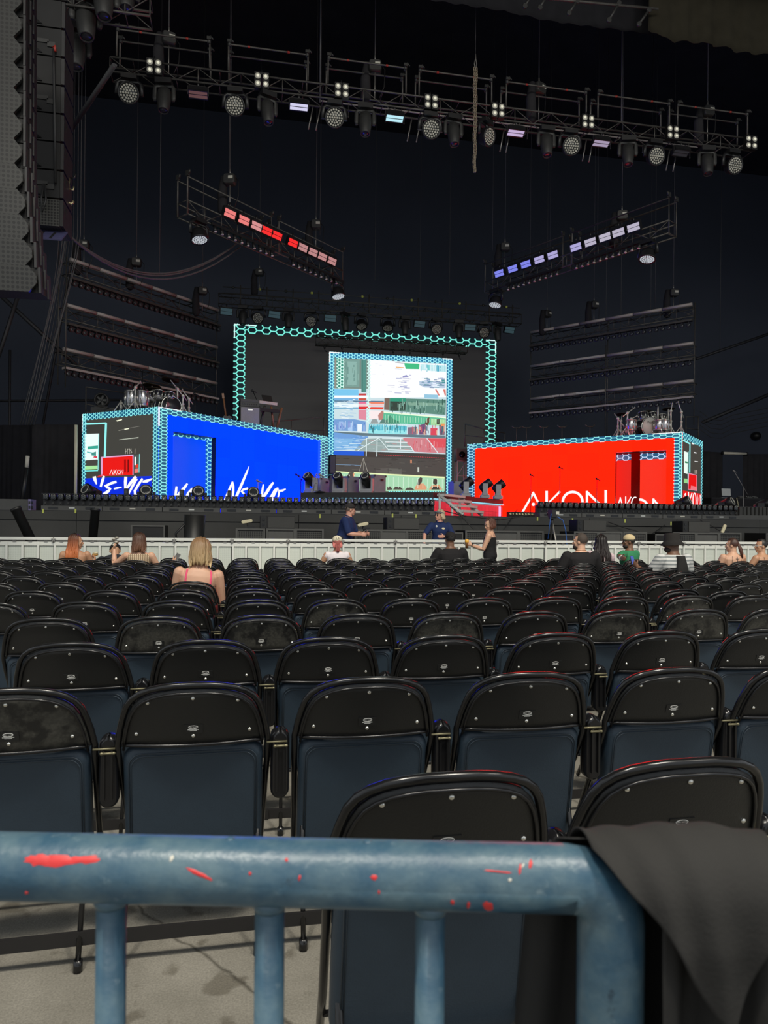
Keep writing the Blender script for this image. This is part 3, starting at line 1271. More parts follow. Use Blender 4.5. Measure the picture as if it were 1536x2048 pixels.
def arc(cx, cy, rx, ry, a0, a1, n=16):
    return [(cx + rx * math.cos(math.radians(a0 + (a1 - a0) * i / n)), cy + ry * math.sin(math.radians(a0 + (a1 - a0) * i / n))) for i in range(n + 1)]


letters(root, wr, kA, .012, (
    [([(170, 255), (178, 238), (258, 98)], 4.2), ([(252, 92), (330, 245)], 4.2), (arc(256, 187, 6.5, 6.5, 0, 360, 10), 3.6)],
    [([(358, 84), (358, 245)], 5.0), ([(462, 88), (376, 172), (462, 245)], 4.2)],
    [(arc(558, 168, 76, 76, 0, 360, 28), 5.0)],
    [([(668, 245), (668, 84)], 4.6), ([(668, 92), (806, 226)], 4.6), ([(812, 245), (812, 78)], 5.0)]))
kB = lambda x, y: kA(893 + (x - 178) * .40, 132 + (y - 92) * .72)
letters(root, wr, kB, -REC2 + .012, (
    [([(170, 255), (258, 98)], 2.2), ([(252, 92), (330, 245)], 2.2)],
    [([(358, 84), (358, 245)], 2.2), ([(462, 88), (376, 172), (462, 245)], 2.2)],
    [(arc(540, 168, 70, 76, 90, 290, 14), 2.4)]), 'inner_letter')
letters(root, wr, kA, -REC2 + .012, (
    [(arc(1075, 240, 68, 90, -95, 0, 12), 4.6)],
    [([(1178, 250), (1178, 142)], 4.0), ([(1178, 148), (1250, 235)], 4.0)]), 'inner_letter')
mb = MB()
wrect(mb, wrs, .0, wrs.len, DZ + .02, TR - .2, lin(70, 66, 60), .002)
for pts, c, o_ in (
        ([(1368, 902), (1376, 905), (1375, 948), (1368, 946)], lin(240, 255, 245), .006),
        ([(1370, 922), (1376, 924), (1376, 927), (1370, 926)], lin(70, 140, 100), .007),
        ([(1368, 947), (1375, 949), (1375, 958), (1368, 957)], lin(60, 62, 56), .006),
        ([(1368, 957), (1375, 958), (1375, 966), (1368, 966)], lin(150, 215, 140), .006),
        ([(1377, 946), (1394, 950), (1394, 982), (1376, 979)], lin(235, 150, 180), .006),
        ([(1378, 948), (1393, 951), (1393, 981), (1377, 978)], lin(235, 10, 10), .007),
        ([(1382, 971), (1394, 974), (1393, 981), (1381, 979)], lin(240, 120, 130), .0075),
        ([(1366, 981), (1403, 988), (1403, 1016), (1366, 1016)], lin(238, 14, 12), .007),
        ([(1383.5, 886), (1388, 887), (1388, 889), (1383.5, 888)], WH, .007), ([(1388, 904), (1393, 905), (1393, 907), (1388, 906)], WH, .007), ([(1389, 922), (1396, 923), (1396, 924), (1389, 923)], WH, .007)):
    draw(mb, wrs, pts, c, o_)
stroke(mb, wrs, [(1366, 880), (1380, 887.5)], 3.0, CY_, .009)
stroke(mb, wrs, [(1380, 886), (1379.5, 945)], 2.0, CY_, .0095)
stroke(mb, wrs, [(1376.5, 903), (1376, 968)], 1.2, CY_, .0095)
for x in (1390, 1392.5, 1394):
    stroke(mb, wrs, [(x, 940), (x, 948)], .8, lin(190, 170, 160), .009)
part(mb.build('end_picture', M['led']), root)
letters(root, wrs, ident, .012, (
    [([(1366, 1000), (1371, 986), (1372.5, 1015)], 2)],
    [([(1377, 984), (1378, 1015)], 2), ([(1384, 986), (1379.5, 1000), (1384, 1015)], 2)],
    [(arc(1389, 1001, 3.2, 15, 0, 360, 16), 1.7)],
    [([(1395, 1015), (1395, 989), (1400.5, 1014), (1400.5, 990)], 1.7)]), 'end_letter')

# ---- big portal at the back
PY = 31.55
wp = Wall((at_y(468, 648, PY).x, PY), (at_y(992, 684, PY).x, PY))
root = thing('portal_screen', 'wide rear light wall with a dark face and glowing honeycomb frame', 'light wall')
PT, PB = 10.26, DZ + .02
Lp = wp.len
mb = MB()
for i in range(14):
    z0, z1 = PB + (PT - PB) * i / 14, PB + (PT - PB) * (i + 1) / 14
    t = i / 13
    g = 54 - 26 * t
    wrect(mb, wp, .45, Lp - .45, z0, min(z1, PT - .28), lin(g + 1, g, g - 3 + 4 * t), 0)
part(mb.build('dark_picture', M['led']), root)
mb = MB()
mb.box(wp.pt(Lp / 2, (PT + PB) / 2, -.1), (Lp, .16, PT - PB))
part(mb.build('screen_cabinet', M['black_steel']), root)
dark = lin(8, 30, 36)
for nm, r in (('left', (0, .48, PB, PT)), ('right', (Lp - .48, Lp, PB, PT)), ('top', (.48, Lp - .48, PT - .36, PT))):
    mb = MB()
    wrect(mb, wp, *r, dark, .006)
    honeycomb(mb, wp, *r, .15, .05, lin(126, 240, 222), .012, 1.35)
    if nm != 'top':
        s = r[0] if nm == 'left' else r[1] - .05
        wrect(mb, wp, s, s + .05, PT - .6, PT, lin(215, 255, 250), .018)
        q = (0, .95) if nm == 'left' else (Lp - .5, Lp)
        wrect(mb, wp, q[0], q[1], PT - .05, PT, lin(215, 255, 250), .018)
    part(mb.build('honeycomb_border', M['led']), root)

# ---- inner screen with the live picture
SY = 26.5
ws = Wall((at_y(658, 705, SY).x, SY), (at_y(904, 720, SY).x, SY))
Ls = ws.len
root = thing('video_screen', 'tall centre video screen showing a bright picture of the stage and crowd', 'screen')
ST = 8.0
mb = MB()
mb.box(ws.pt(Ls / 2, (ST + DZ) / 2, -.1), (Ls, .16, ST - DZ - .02))
part(mb.build('screen_cabinet', M['black_steel']), root)


def k6(x, y):
    return (660 + x / 6.144, 700 + y / 6.144)


mb = MB()
wrect(mb, ws, 0, Ls, DZ + .02, ST, lin(70, 66, 60), .0)
G = lin
for n_, (pts, c) in enumerate((
        ([(40, 95), (1440, 170), (1420, 1290), (30, 1290)], G(205, 226, 232)),
        ([(40, 95), (480, 120), (480, 480), (40, 470)], G(118, 140, 132)),
        ([(45, 120), (80, 120), (75, 465), (45, 465)], G(140, 140, 130)),
        ([(80, 95), (165, 100), (160, 470), (85, 470)], G(40, 140, 120)),
        ([(175, 115), (365, 125), (360, 455), (175, 450)], G(120, 158, 150)),
        ([(215, 140), (330, 145), (325, 430), (215, 430)], G(140, 180, 172)),
        ([(385, 120), (445, 120), (445, 520), (385, 520)], G(78, 140, 130)),
        ([(395, 120), (400, 120), (400, 520), (395, 520)], G(30, 60, 60)),
        ([(490, 120), (1430, 180), (1425, 580), (490, 590)], G(252, 254, 255)),
        ([(910, 160), (1100, 170), (1095, 235), (930, 232)], G(60, 190, 130)),
        ([(1110, 175), (1430, 190), (1428, 270), (1110, 245)], G(196, 236, 240)),
        ([(1195, 185), (1225, 185), (1225, 250), (1195, 250)], G(120, 210, 210)),
        ([(1310, 190), (1340, 190), (1340, 265), (1310, 262)], G(80, 170, 200)),
        ([(800, 150), (905, 160), (905, 166), (800, 156)], G(150, 150, 160)),
        ([(810, 205), (905, 212), (905, 222), (810, 216)], G(240, 170, 90)),
        ([(890, 320), (940, 305), (970, 330), (930, 335), (900, 340)], G(150, 150, 200)),
        ([(870, 388), (940, 390), (940, 402), (870, 400)], G(170, 175, 215)),
        ([(860, 442), (945, 445), (945, 460), (860, 458)], G(165, 170, 212)),
        ([(1095, 385), (1150, 375), (1200, 360), (1240, 380), (1420, 390), (1420, 470), (1160, 460), (1100, 430)], G(186, 205, 226)),
        ([(1260, 390), (1340, 395), (1340, 455), (1260, 455)], G(228, 240, 255)),
        ([(1370, 370), (1410, 360), (1415, 410), (1375, 410)], G(60, 150, 150)),
        ([(1190, 365), (1230, 360), (1235, 400), (1200, 410)], G(120, 150, 190)),
        ([(1160, 545), (1330, 550), (1330, 600), (1160, 590)], G(150, 200, 225)),
        ([(1290, 485), (1310, 485), (1350, 560), (1330, 560)], G(220, 120, 110)),
        ([(1390, 485), (1420, 485), (1425, 560), (1410, 560)], G(220, 120, 110)),
        ([(40, 480), (350, 485), (350, 560), (40, 560)], G(122, 200, 240)),
        ([(40, 560), (480, 560), (480, 590), (40, 590)], G(250, 252, 255)),
        ([(40, 590), (345, 590), (345, 620), (40, 620)], G(120, 180, 225)),
        ([(40, 620), (660, 625), (660, 636), (40, 634)], G(70, 110, 140)),
        ([(350, 535), (445, 535), (445, 560), (350, 560)], G(200, 60, 60)),
        ([(350, 592), (445, 592), (445, 620), (350, 620)], G(205, 80, 60)),
        ([(350, 636), (445, 636), (445, 660), (350, 660)], G(235, 110, 150)),
        ([(480, 636), (665, 640), (665, 662), (480, 660)], G(240, 130, 100)),
        ([(350, 668), (660, 668), (660, 690), (350, 690)], G(250, 200, 200)),
        ([(40, 664), (350, 664), (350, 700), (40, 700)], G(235, 250, 255)),
        ([(40, 705), (350, 705), (350, 722), (40, 722)], G(90, 160, 200)),
        ([(350, 695), (480, 695), (480, 728), (350, 728)], G(225, 30, 40)),
        ([(490, 700), (660, 702), (655, 732), (490, 730)], G(235, 70, 50)),
        ([(350, 735), (445, 735), (445, 860), (350, 850)], G(225, 140, 160)),
        ([(480, 740), (640, 745), (600, 850), (480, 850)], G(250, 235, 235)),
        ([(730, 590), (1425, 610), (1420, 800), (730, 745)], G(92, 138, 124)),
        ([(740, 590), (930, 592), (930, 632), (740, 632)], G(40, 150, 120)),
        ([(740, 630), (930, 635), (925, 740), (740, 745)], G(46, 64, 54)),
        ([(670, 590), (730, 590), (730, 740), (665, 735)], G(120, 100, 90)),
        ([(960, 640), (1400, 655), (1400, 690), (960, 680)], G(130, 170, 150)),
        ([(655, 755), (1425, 825), (1420, 930), (650, 900)], G(90, 190, 150)),
        ([(655, 755), (1425, 822), (1425, 840), (655, 772)], G(240, 255, 225)),
        ([(1240, 840), (1420, 855), (1420, 930), (1240, 920)], G(170, 220, 160)),
        ([(670, 900), (700, 850), (740, 800), (780, 850), (860, 880), (850, 910), (680, 915)], G(60, 140, 110)),
        ([(590, 800), (640, 745), (660, 760), (650, 860), (600, 860)], G(190, 130, 120)),
        ([(490, 910), (520, 850), (570, 845), (600, 905)], G(150, 160, 160)),
        ([(600, 905), (640, 850), (700, 860), (720, 905)], G(90, 130, 120)),
        ([(1165, 910), (1180, 850), (1220, 825), (1230, 870), (1200, 930)], G(100, 70, 50)),
        ([(1310, 910), (1312, 850), (1345, 845), (1345, 910)], G(60, 60, 50)),
        ([(30, 850), (300, 850), (440, 880), (440, 1000), (30, 990)], G(116, 160, 214)),
        ([(110, 880), (160, 880), (160, 980), (110, 975)], G(160, 190, 235)),
        ([(220, 890), (275, 895), (275, 1000), (220, 990)], G(170, 205, 245)),
        ([(335, 910), (395, 915), (390, 1005), (335, 1000)], G(236, 246, 255)),
        ([(480, 905), (945, 935), (940, 1035), (470, 1030)], G(90, 190, 210)),
        ([(480, 985), (940, 990), (940, 1035), (470, 1030)], G(150, 230, 235)),
        ([(955, 950), (1070, 945), (1065, 1040), (955, 1040)], G(130, 110, 130)),
        ([(1090, 930), (1170, 900), (1190, 1040), (1095, 1040)], G(120, 80, 120)),
        ([(1235, 960), (1320, 960), (1315, 1050), (1235, 1050)], G(220, 70, 90)),
        ([(1340, 920), (1415, 920), (1410, 1045), (1345, 1045)], G(120, 110, 120)),
        ([(1360, 905), (1410, 905), (1410, 940), (1370, 940)], G(240, 150, 90)),
        ([(35, 1000), (620, 1030), (1420, 1050), (1420, 1085), (35, 1040)], G(96, 120, 130)),
        ([(35, 1010), (470, 1060), (440, 1220), (35, 1230)], G(110, 160, 220)),
        ([(35, 1090), (350, 1090), (350, 1220), (35, 1225)], G(130, 185, 230)),
        ([(440, 1080), (900, 1085), (1030, 1250), (300, 1235)], G(150, 170, 168)),
        ([(880, 1080), (1425, 1085), (1420, 1270), (1040, 1250)], G(208, 130, 138)),
        ([(1200, 1085), (1425, 1090), (1420, 1200), (1290, 1200)], G(222, 80, 90)),
        ([(35, 1235), (420, 1245), (420, 1300), (35, 1290)], G(20, 90, 215)),
        ([(420, 1245), (1420, 1280), (1420, 1360), (420, 1330)], G(62, 56, 52)),
        ([(30, 1300), (1420, 1350), (1415, 1560), (25, 1500)], G(74, 70, 66)),
        ([(560, 1450), (710, 1455), (710, 1520), (560, 1510)], G(88, 84, 80)),
        ([(720, 1455), (880, 1460), (880, 1530), (720, 1520)], G(96, 94, 88)),
        ([(30, 1400), (380, 1415), (380, 1422), (30, 1408)], G(110, 140, 170)),
        ([(30, 1485), (1410, 1560), (1410, 1735), (20, 1735)], G(168, 218, 178)),
        ([(30, 1485), (1410, 1558), (1410, 1578), (30, 1500)], G(232, 246, 186)),
        ([(185, 1590), (240, 1500), (290, 1495), (300, 1560), (290, 1610), (190, 1610)], G(78, 72, 66)),
        ([(280, 1520), (300, 1515), (300, 1555), (285, 1560)], G(230, 160, 120)),
        ([(1040, 1690), (1080, 1640), (1150, 1640), (1190, 1690), (1185, 1715), (1040, 1715)], G(224, 160, 120)),
        ([(1065, 1650), (1085, 1590), (1110, 1562), (1135, 1575), (1130, 1620), (1095, 1665)], G(78, 70, 62)),
        ([(1215, 1715), (1250, 1660), (1340, 1655), (1380, 1715)], G(214, 160, 122)),
        ([(1245, 1715), (1260, 1680), (1335, 1680), (1345, 1715)], G(58, 56, 50)),
        ([(1265, 1640), (1270, 1590), (1300, 1580), (1320, 1600), (1318, 1640), (1300, 1660)], G(64, 60, 54)),
        ([(700, 1720), (705, 1680), (740, 1675), (770, 1715)], G(78, 74, 64)),
        ([(775, 1715), (800, 1680), (860, 1680), (900, 1715)], G(78, 74, 64)),
        ([(920, 1720), (950, 1690), (1000, 1690), (1040, 1720)], G(78, 74, 64)))):
    draw(mb, ws, [k6(*p) for p in pts], c, .003 + n_ * .0004)
o_ = .05
rnd = random.Random(4)
for (x0, y0, x1, y1, ver, n_, cs) in ((740, 600, 1415, 790, 1, 70, ((70, 120, 104), (120, 165, 150), (50, 90, 80), (150, 190, 175))), (1110, 180, 1425, 265, 1, 22, ((160, 215, 225), (225, 245, 250), (110, 190, 205))),
        (185, 125, 360, 450, 1, 22, ((105, 145, 138), (140, 178, 168))), (45, 600, 345, 840, 0, 26, ((200, 228, 245), (140, 185, 225), (245, 250, 255))), (1090, 340, 1420, 470, 0, 40, ((120, 140, 175), (235, 240, 250), (90, 150, 160), (160, 175, 205))),
        (690, 300, 1010, 560, 0, 22, ((205, 205, 225), (175, 180, 215), (235, 235, 240))), (40, 1050, 430, 1225, 0, 40, ((150, 195, 240), (90, 150, 220), (190, 220, 245))), (460, 1090, 1000, 1235, 0, 40, ((120, 150, 150), (175, 190, 190), (190, 150, 150))),
        (1000, 1095, 1415, 1260, 1, 30, ((225, 110, 120), (235, 170, 175), (200, 90, 100))), (480, 915, 940, 1030, 1, 40, ((70, 170, 190), (180, 240, 240), (60, 120, 130))), (40, 860, 430, 1000, 1, 24, ((90, 130, 200), (190, 210, 240), (130, 150, 215))),
        (960, 910, 1415, 1045, 1, 40, ((90, 70, 110), (200, 90, 110), (60, 110, 120), (230, 180, 150))), (40, 1320, 1400, 1490, 0, 40, ((66, 62, 58), (92, 88, 82), (56, 52, 48))), (490, 160, 900, 300, 0, 6, ((235, 238, 245), (225, 230, 240)))):
    for _ in range(n_):
        a_, l_ = rnd.uniform(6, 12), rnd.uniform(20, 90)
        x, y = rnd.uniform(x0, x1 - (a_ if ver else l_)), rnd.uniform(y0, y1 - (l_ if ver else a_ * .8))
        w_, h_ = (a_, min(l_, y1 - y)) if ver else (min(l_, x1 - x), a_ * .8)
        sl = w_ * .05
        draw(mb, ws, [k6(x, y), k6(x + w_, y + sl), k6(x + w_, y + h_ + sl), k6(x, y + h_)], G(*rnd.choice(cs)), .044 + rnd.random() * .004)
for x in range(0, 23):
    xx = 60 + x * 60
    stroke(mb, ws, [k6(xx, 1520 + xx * .05), k6(xx, 1700)], .9, G(225, 245, 225), o_)
for x in range(680, 1420, 34):
    stroke(mb, ws, [k6(x, 790 + (x - 655) * .09), k6(x, 890)], 1.0, G(190, 236, 205), o_)
for pts in ([(450, 1085), (600, 1080)], [(340, 1235), (600, 1082), (720, 1230)], [(640, 1085), (900, 1090)], [(675, 1130), (950, 1135)], [(700, 1180), (990, 1185)], [(720, 1225), (1030, 1235)],
            [(580, 1100), (575, 1310)], [(450, 1080), (445, 1310)], [(870, 1085), (865, 1220)], [(990, 1180), (1030, 1245)], [(315, 1105), (440, 1100)], [(240, 1150), (380, 1145)], [(170, 1195), (330, 1195)], [(1190, 1085), (1330, 1270)]):
    stroke(mb, ws, [k6(*p) for p in pts], 1.5, G(228, 244, 246), o_ + .002)
for pts in ([(410, 1330), (360, 1490)], [(410, 1330), (465, 1500)], [(415, 1330), (412, 1480)]):
    stroke(mb, ws, [k6(*p) for p in pts], .8, G(170, 165, 155), o_ + .002)
for x in range(600, 1410, 22):
    p = k6(x, 1282 + (x - 600) * .058)
    rect_px(mb, ws, p[0], p[1], p[0] + 1.8, p[1] + 1.2, G(215, 60, 70), o_ + .003)
for x in range(490, 940, 26):
    stroke(mb, ws, [k6(x, 905), k6(x + 8, 940), k6(x + 16, 905)], 1.1, G(215, 246, 246), o_ + .003)
for x in range(720, 1400, 30):
    p = k6(x, 1732)
    rect_px(mb, ws, p[0], p[1], p[0] + 3, p[1] + 2, G(130, 240, 240), o_ + .003)
rect_px(mb, ws, *k6(1075, 1440), *k6(1095, 1500), G(200, 205, 195), o_ + .003)
rect_px(mb, ws, *k6(988, 1350), *k6(1005, 1390), G(230, 150, 110), o_ + .003)
part(mb.build('picture', M['led']), root)
mb = MB()
bd = .2
for r in ((0, bd, DZ, ST), (Ls - bd, Ls, DZ, ST), (bd, Ls - bd, ST - bd, ST)):
    wrect(mb, ws, r[0], r[1], max(r[2], DZ + .02), r[3], lin(28, 120, 168), .056)
    honeycomb(mb, ws, r[0], r[1], max(r[2], DZ + .02), r[3], .068, .03, lin(160, 246, 252), .06)
wrect(mb, ws, 0, .4, ST - .04, ST, WH, .064)
wrect(mb, ws, Ls - .4, Ls, ST - .04, ST, WH, .064)
wrect(mb, ws, 0, .04, ST - .4, ST, WH, .065)
# honeycomb strips that are part of the live picture
for (x0, y0, x1, y1) in ((80, 95, 165, 470), (455, 120, 490, 900)):
    a, b = ws.st(*k6(x0, y0)), ws.st(*k6(x1, y1))
    honeycomb(mb, ws, a[0], b[0], b[1], a[1], .07, .035, lin(215, 255, 245), .058)
part(mb.build('honeycomb_border', M['led']), root)

# ---- centre riser with its stairs
RZ = 2.31
foot = [(1.36, 18.4), (4.57, 17.25), (7.67, 20.6), (7.15, 24.2), (3.15, 24.2)]
root = thing('centre_riser', 'black wedge-shaped riser with dotted light strips below the centre screen', 'riser')
def inset(k):
    cx, cy = 4.8, 21.5
    return [(cx + (x - cx) * k, cy + (y - cy) * k) for x, y in foot]


mb = MB()
mb.prism(foot, .13, None, (0, 0, RZ - .13))
part(mb.build('riser_top', M['deck']), root)
mb = MB()
mb.prism(inset(.975), RZ - .14 - DZ, None, (0, 0, DZ + .002))
part(mb.build('riser_skirt', pm('riser_skirt', (.62, .62, .64), .5)), root)
for a, b, c_ in ((foot[0], foot[1], lin(112, 112, 170)), (foot[1], foot[2], lin(205, 46, 60))):
    w = Wall(a, b)
    mb = MB()
    n = int(w.len / .25)
    for i in range(n):
        for k in range(2):
            z0 = DZ + .03 + k * (RZ - .2 - DZ - .03) / 2
            wrect(mb, w, w.len * i / n + .004, w.len * (i + 1) / n - .004, z0, z0 + (RZ - .2 - DZ - .03) / 2 - .006, tuple(q * (1 + .06 * math.sin(i * 2 + k)) for q in c_), -.03)
    if c_[0] > .5:
        wrect(mb, w, w.len - .30, w.len - .12, DZ + .05, RZ - .2, lin(225, 180, 235), -.027)
        for i in range(60):
            for k in range(5):
                s = w.len * (.35 + .55 * i / 60)
                wrect(mb, w, s, s + .016, DZ + .05 + .035 * k, DZ + .066 + .035 * k, lin(90, 10, 20), -.027)
    part(mb.build('skirt_screen', M['led']), root)
    mb = MB()
    n = int(w.len / .11)
    for i in range(n):
        s = (i + .5) * w.len / n
        mb.box(w.pt(s, RZ - .155, .012), (.045, .045, .03))
    part(stuff(mb.build('light_strip', em('riser_light', lin(150, 225, 245), 1.0))), root)
Dd, Wd = Vector((.73, -.683, 0)), Vector((.683, .73, 0))
tp = Vector((4.70, 17.25, 0))
root = thing('stage_steps', 'white metal stair unit going down from the centre riser', 'stairs')
zs = [RZ - .04 - i * .135 for i in range(5)]
for side in (0, 1):
    o_ = tp + Wd * (1.15 * side)
    mb = MB()
    mb.tube([o_ + Vector((0, 0, zs[0])), o_ + Dd * .70 + Vector((0, 0, DZ + .03))], .045, 4)
    part(mb.build('stringer', M['white_paint']), root)
    for k in (0, 2):
        mb = MB()
        p = o_ + Dd * (.04 + .175 * k)
        mb.box((p.x, p.y, (DZ + zs[k]) / 2), (.05, .05, zs[k] - DZ - .02))
        part(mb.build('leg', M['white_paint']), root)
for i in range(4):
    c = tp + Dd * (.09 + .175 * i) + Wd * .575
    mb = MB()
    Mr = Matrix((Dd, Wd, Vector((0, 0, 1)))).transposed()
    mb.box((c.x, c.y, zs[i] - .01), (.19, 1.15, .03), Mr)
    part(mb.build('tread', M['deck']), root)
    mb = MB()
    q = c + Dd * .09
    mb.box((q.x, q.y, zs[i] - .02), (.03, 1.2, .06), Mr)
    for sgn in (-1, 1):
        q = c + Wd * (.59 * sgn)
        mb.box((q.x, q.y, zs[i] - .02), (.21, .03, .06), Mr)
    part(mb.build('tread_frame', M['white_paint']), root)
# ================================================================== RIGGING
def box_truss(name, a, b, h, d, label, step=.55, top_pipe=0.0, lights=None, group=None, chord=.024, verts=False):
    """a, b: ends of the top front chord; h height, d depth (away from the camera)"""
    a, b = Vector(a), Vector(b)
    L = (b - a).length
    rz = math.atan2(b.y - a.y, b.x - a.x)
    root = thing(name, label, 'truss', a, rz, group)
    for y, z in ((0, 0), (d, 0), (0, -h), (d, -h)):
        mb = MB()
        mb.tube([(0, y, z), (L, y, z)], chord, 8)
        part(mb.build('chord', M['truss']), root)
    n = max(2, int(round(L / step)))
    st = L / n
    protos = []
    for up in (0, 1):
        mb = MB()
        z0, z1 = (-h, 0) if up else (0, -h)
        mb.tube([(0, 0, z0), (st, 0, z1)], chord * .5, 5)
        protos.append(mb)
    pv = MB()
    pv.tube([(0, 0, 0), (0, 0, -h)], chord * .6, 5)
    ph = MB()
    ph.tube([(0, 0, 0), (0, d, 0)], chord * .5, 5)
    first = {}

    def brace(key, mbx, nm, loc):
        if key not in first:
            o = mbx.build(nm, M['truss'], root)
            o.location = loc
            first[key] = o
        else:
            copy_part(first[key], root, loc)
    for i in range(n):
        brace('f%d' % (i % 2), protos[i % 2], 'brace', (i * st, 0, 0))
        brace('f%d' % ((i + 1) % 2), protos[(i + 1) % 2], 'brace', (i * st, d, 0))
    for i in range(n + 1):
        if verts or i % 4 == 0 or i == n:
            brace('v', pv, 'upright', (i * st, 0, 0))
        brace('h', ph, 'cross_tie', (i * st, 0, 0))
        brace('h', ph, 'cross_tie', (i * st, 0, -h))
    if top_pipe:
        k = max(1, int(round(L / 1.1)))
        for i in range(k):
            mb = MB()
            mb.tube([(i * L / k + .015, -.05, .06), ((i + 1) * L / k - .015, -.05, .06)], top_pipe, 10)
            part(mb.build('top_pipe', M['truss_pipe']), root)
    return root, L, rz


# ---- fixtures, each built hanging: the clamp is at the origin and the lamp below it
def round_lamp(face_tilt, bell=False, lit=None):
    root = thing('wash_light', '', 'light')
    mb = MB()
    mb.box((0, 0, -.05), (.36, .26, .10))
    mb.tube([(-.12, 0, -.02), (-.12, 0, .05)], .03, 6)
    mb.tube([(.12, 0, -.02), (.12, 0, .05)], .03, 6)
    part(mb.build('base', M['fixture']), root)
    mb = MB()
    for s in (-1, 1):
        mb.tube([(0, 0, -.115), (s * .2, 0, -.11), (s * .275, 0, -.16), (s * .275, 0, -.44)], [.04, .045, .045, .06], 8, True, .6)
    part(mb.build('yoke', M['fixture']), root)
    Mt = rx3(face_tilt)              # lamp axis: local -z turned towards -y
    c = Vector((0, 0, -.42))
    mb = MB()
    mb.lathe([(.10, .17), (.17, .14), (.215, .02), (.235, -.10), (.245, -.12), (.245, -.15), (.21, -.15), (.205, -.12)], 20, Mt, c)
    part(mb.build('head', M['fixture']), root)
    mb = MB()
    mb.lathe([(.0, -.125), (.205, -.125), (.205, -.13), (.0, -.13)], 20, Mt, c)
    part(mb.build('face_plate', M['lens_dark']), root)
    mb = MB()
    for r, k in ((0, 1), (.06, 6), (.118, 12), (.176, 18)):
        for i in range(k):
            a = 2 * PI * i / k
            mb.lathe([(.022, -.130), (.027, -.138), (.012, -.146)], 7, Mt, c + Mt @ Vector((r * math.cos(a), r * math.sin(a), 0)))
    part(stuff(mb.build('lens_cells', M['lens'] if lit is None else lit)), root)
    return root


def spot_lamp(tilt):
    root = thing('spot_light', '', 'light')
    mb = MB()
    mb.box((0, 0, -.06), (.38, .28, .12))
    mb.tube([(-.12, 0, -.02), (-.12, 0, .05)], .03, 6)
    mb.tube([(.12, 0, -.02), (.12, 0, .05)], .03, 6)
    part(mb.build('base', M['fixture']), root)
    mb = MB()
    for s in (-1, 1):
        mb.tube([(0, 0, -.135), (s * .18, 0, -.13), (s * .22, 0, -.18), (s * .22, 0, -.42), (s * .21, 0, -.5)], [.04, .05, .05, .06, .04], 8, True, .6)
    part(mb.build('yoke', M['fixture_grey']), root)
    Mt = rx3(tilt)
    c = Vector((0, 0, -.40))
    mb = MB()
    mb.lathe([(.10, .20), (.15, .17), (.165, .0), (.15, -.2), (.125, -.36), (.115, -.38), (.10, -.38), (.095, -.34)], 16, Mt, c)
    part(mb.build('head', M['fixture_grey']), root)
    mb = MB()
    mb.lathe([(.0, -.345), (.098, -.345), (.098, -.355), (.05, -.368), (.0, -.372)], 16, Mt, c)
    part(mb.build('front_lens', M['lens_dark']), root)
    return root


def strobe(facecol, tilt, w=.44, h=.2):
    root = thing('strobe_light', '', 'light')
    mb = MB()
    mb.tube([(0, 0, .05), (0, 0, -.1)], .03, 6)
    mb.box((0, 0, -.11), (w * .8, .12, .05))
    for s in (-1, 1):
        mb.box((s * (w / 2 + .01), 0, -.2), (.02, .08, .2))
    part(mb.build('bracket', M['fixture']), root)
    Mt = rx3(tilt)
    c = Vector((0, 0, -.26))
    mb = MB()
    mb.box(c + Mt @ Vector((0, .06, 0)), (w, .12, h + .03), Mt)
    for i in range(4):
        mb.box(c + Mt @ Vector((0, .13, -h / 3 + i * h / 4.5)), (w * .9, .03, .012), Mt)
    part(mb.build('housing', M['fixture']), root)
    mb = MB()
    mb.box(c + Mt @ Vector((0, -.006, 0)), (w - .03, .012, h - .02), Mt)
    part(mb.build('lamp_face', facecol), root)
    mb = MB()
    mb.box(c + Mt @ Vector((0, -.016, 0)), (w - .03, .01, .012), Mt)
    mb.box(c + Mt @ Vector((0, -.016, h / 2 - .01)), (w, .02, .02), Mt)
    mb.box(c + Mt @ Vector((0, -.016, -h / 2 + .01)), (w, .02, .02), Mt)
    part(mb.build('face_bars', M['fixture']), root)
    return root


BLINDER = em('blinder_lamp', (.95, .92, .72), 0.8)


def blinder():
    root = thing('blinder_light', '', 'light')
    root.scale = (.76, .76, .76)
    for s in (-1, 1):
        mb = MB()
        mb.box((s * .125, .05, 0), (.21, .14, .5))
        part(mb.build('housing', M['fixture']), root)
        for t in (-1, 1):
            mb = MB()
            mb.lathe([(.098, 0), (.092, .012), (.04, .022), (.0, .024)], 14, rx3(PI / 2), (s * .125, -.02, t * .12))
            part(mb.build('reflector', M['lens']), root)
            mb = MB()
            mb.ell((s * .125, -.045, t * .12), (.045, .02, .045), 10, 6)
            part(mb.build('lamp', BLINDER), root)
    mb = MB()
    mb.tube([(0, .1, .25), (0, .14, .4)], .025, 6)
    mb.box((0, .1, .24), (.3, .05, .04))
    part(mb.build('bracket', M['fixture']), root)
    return root


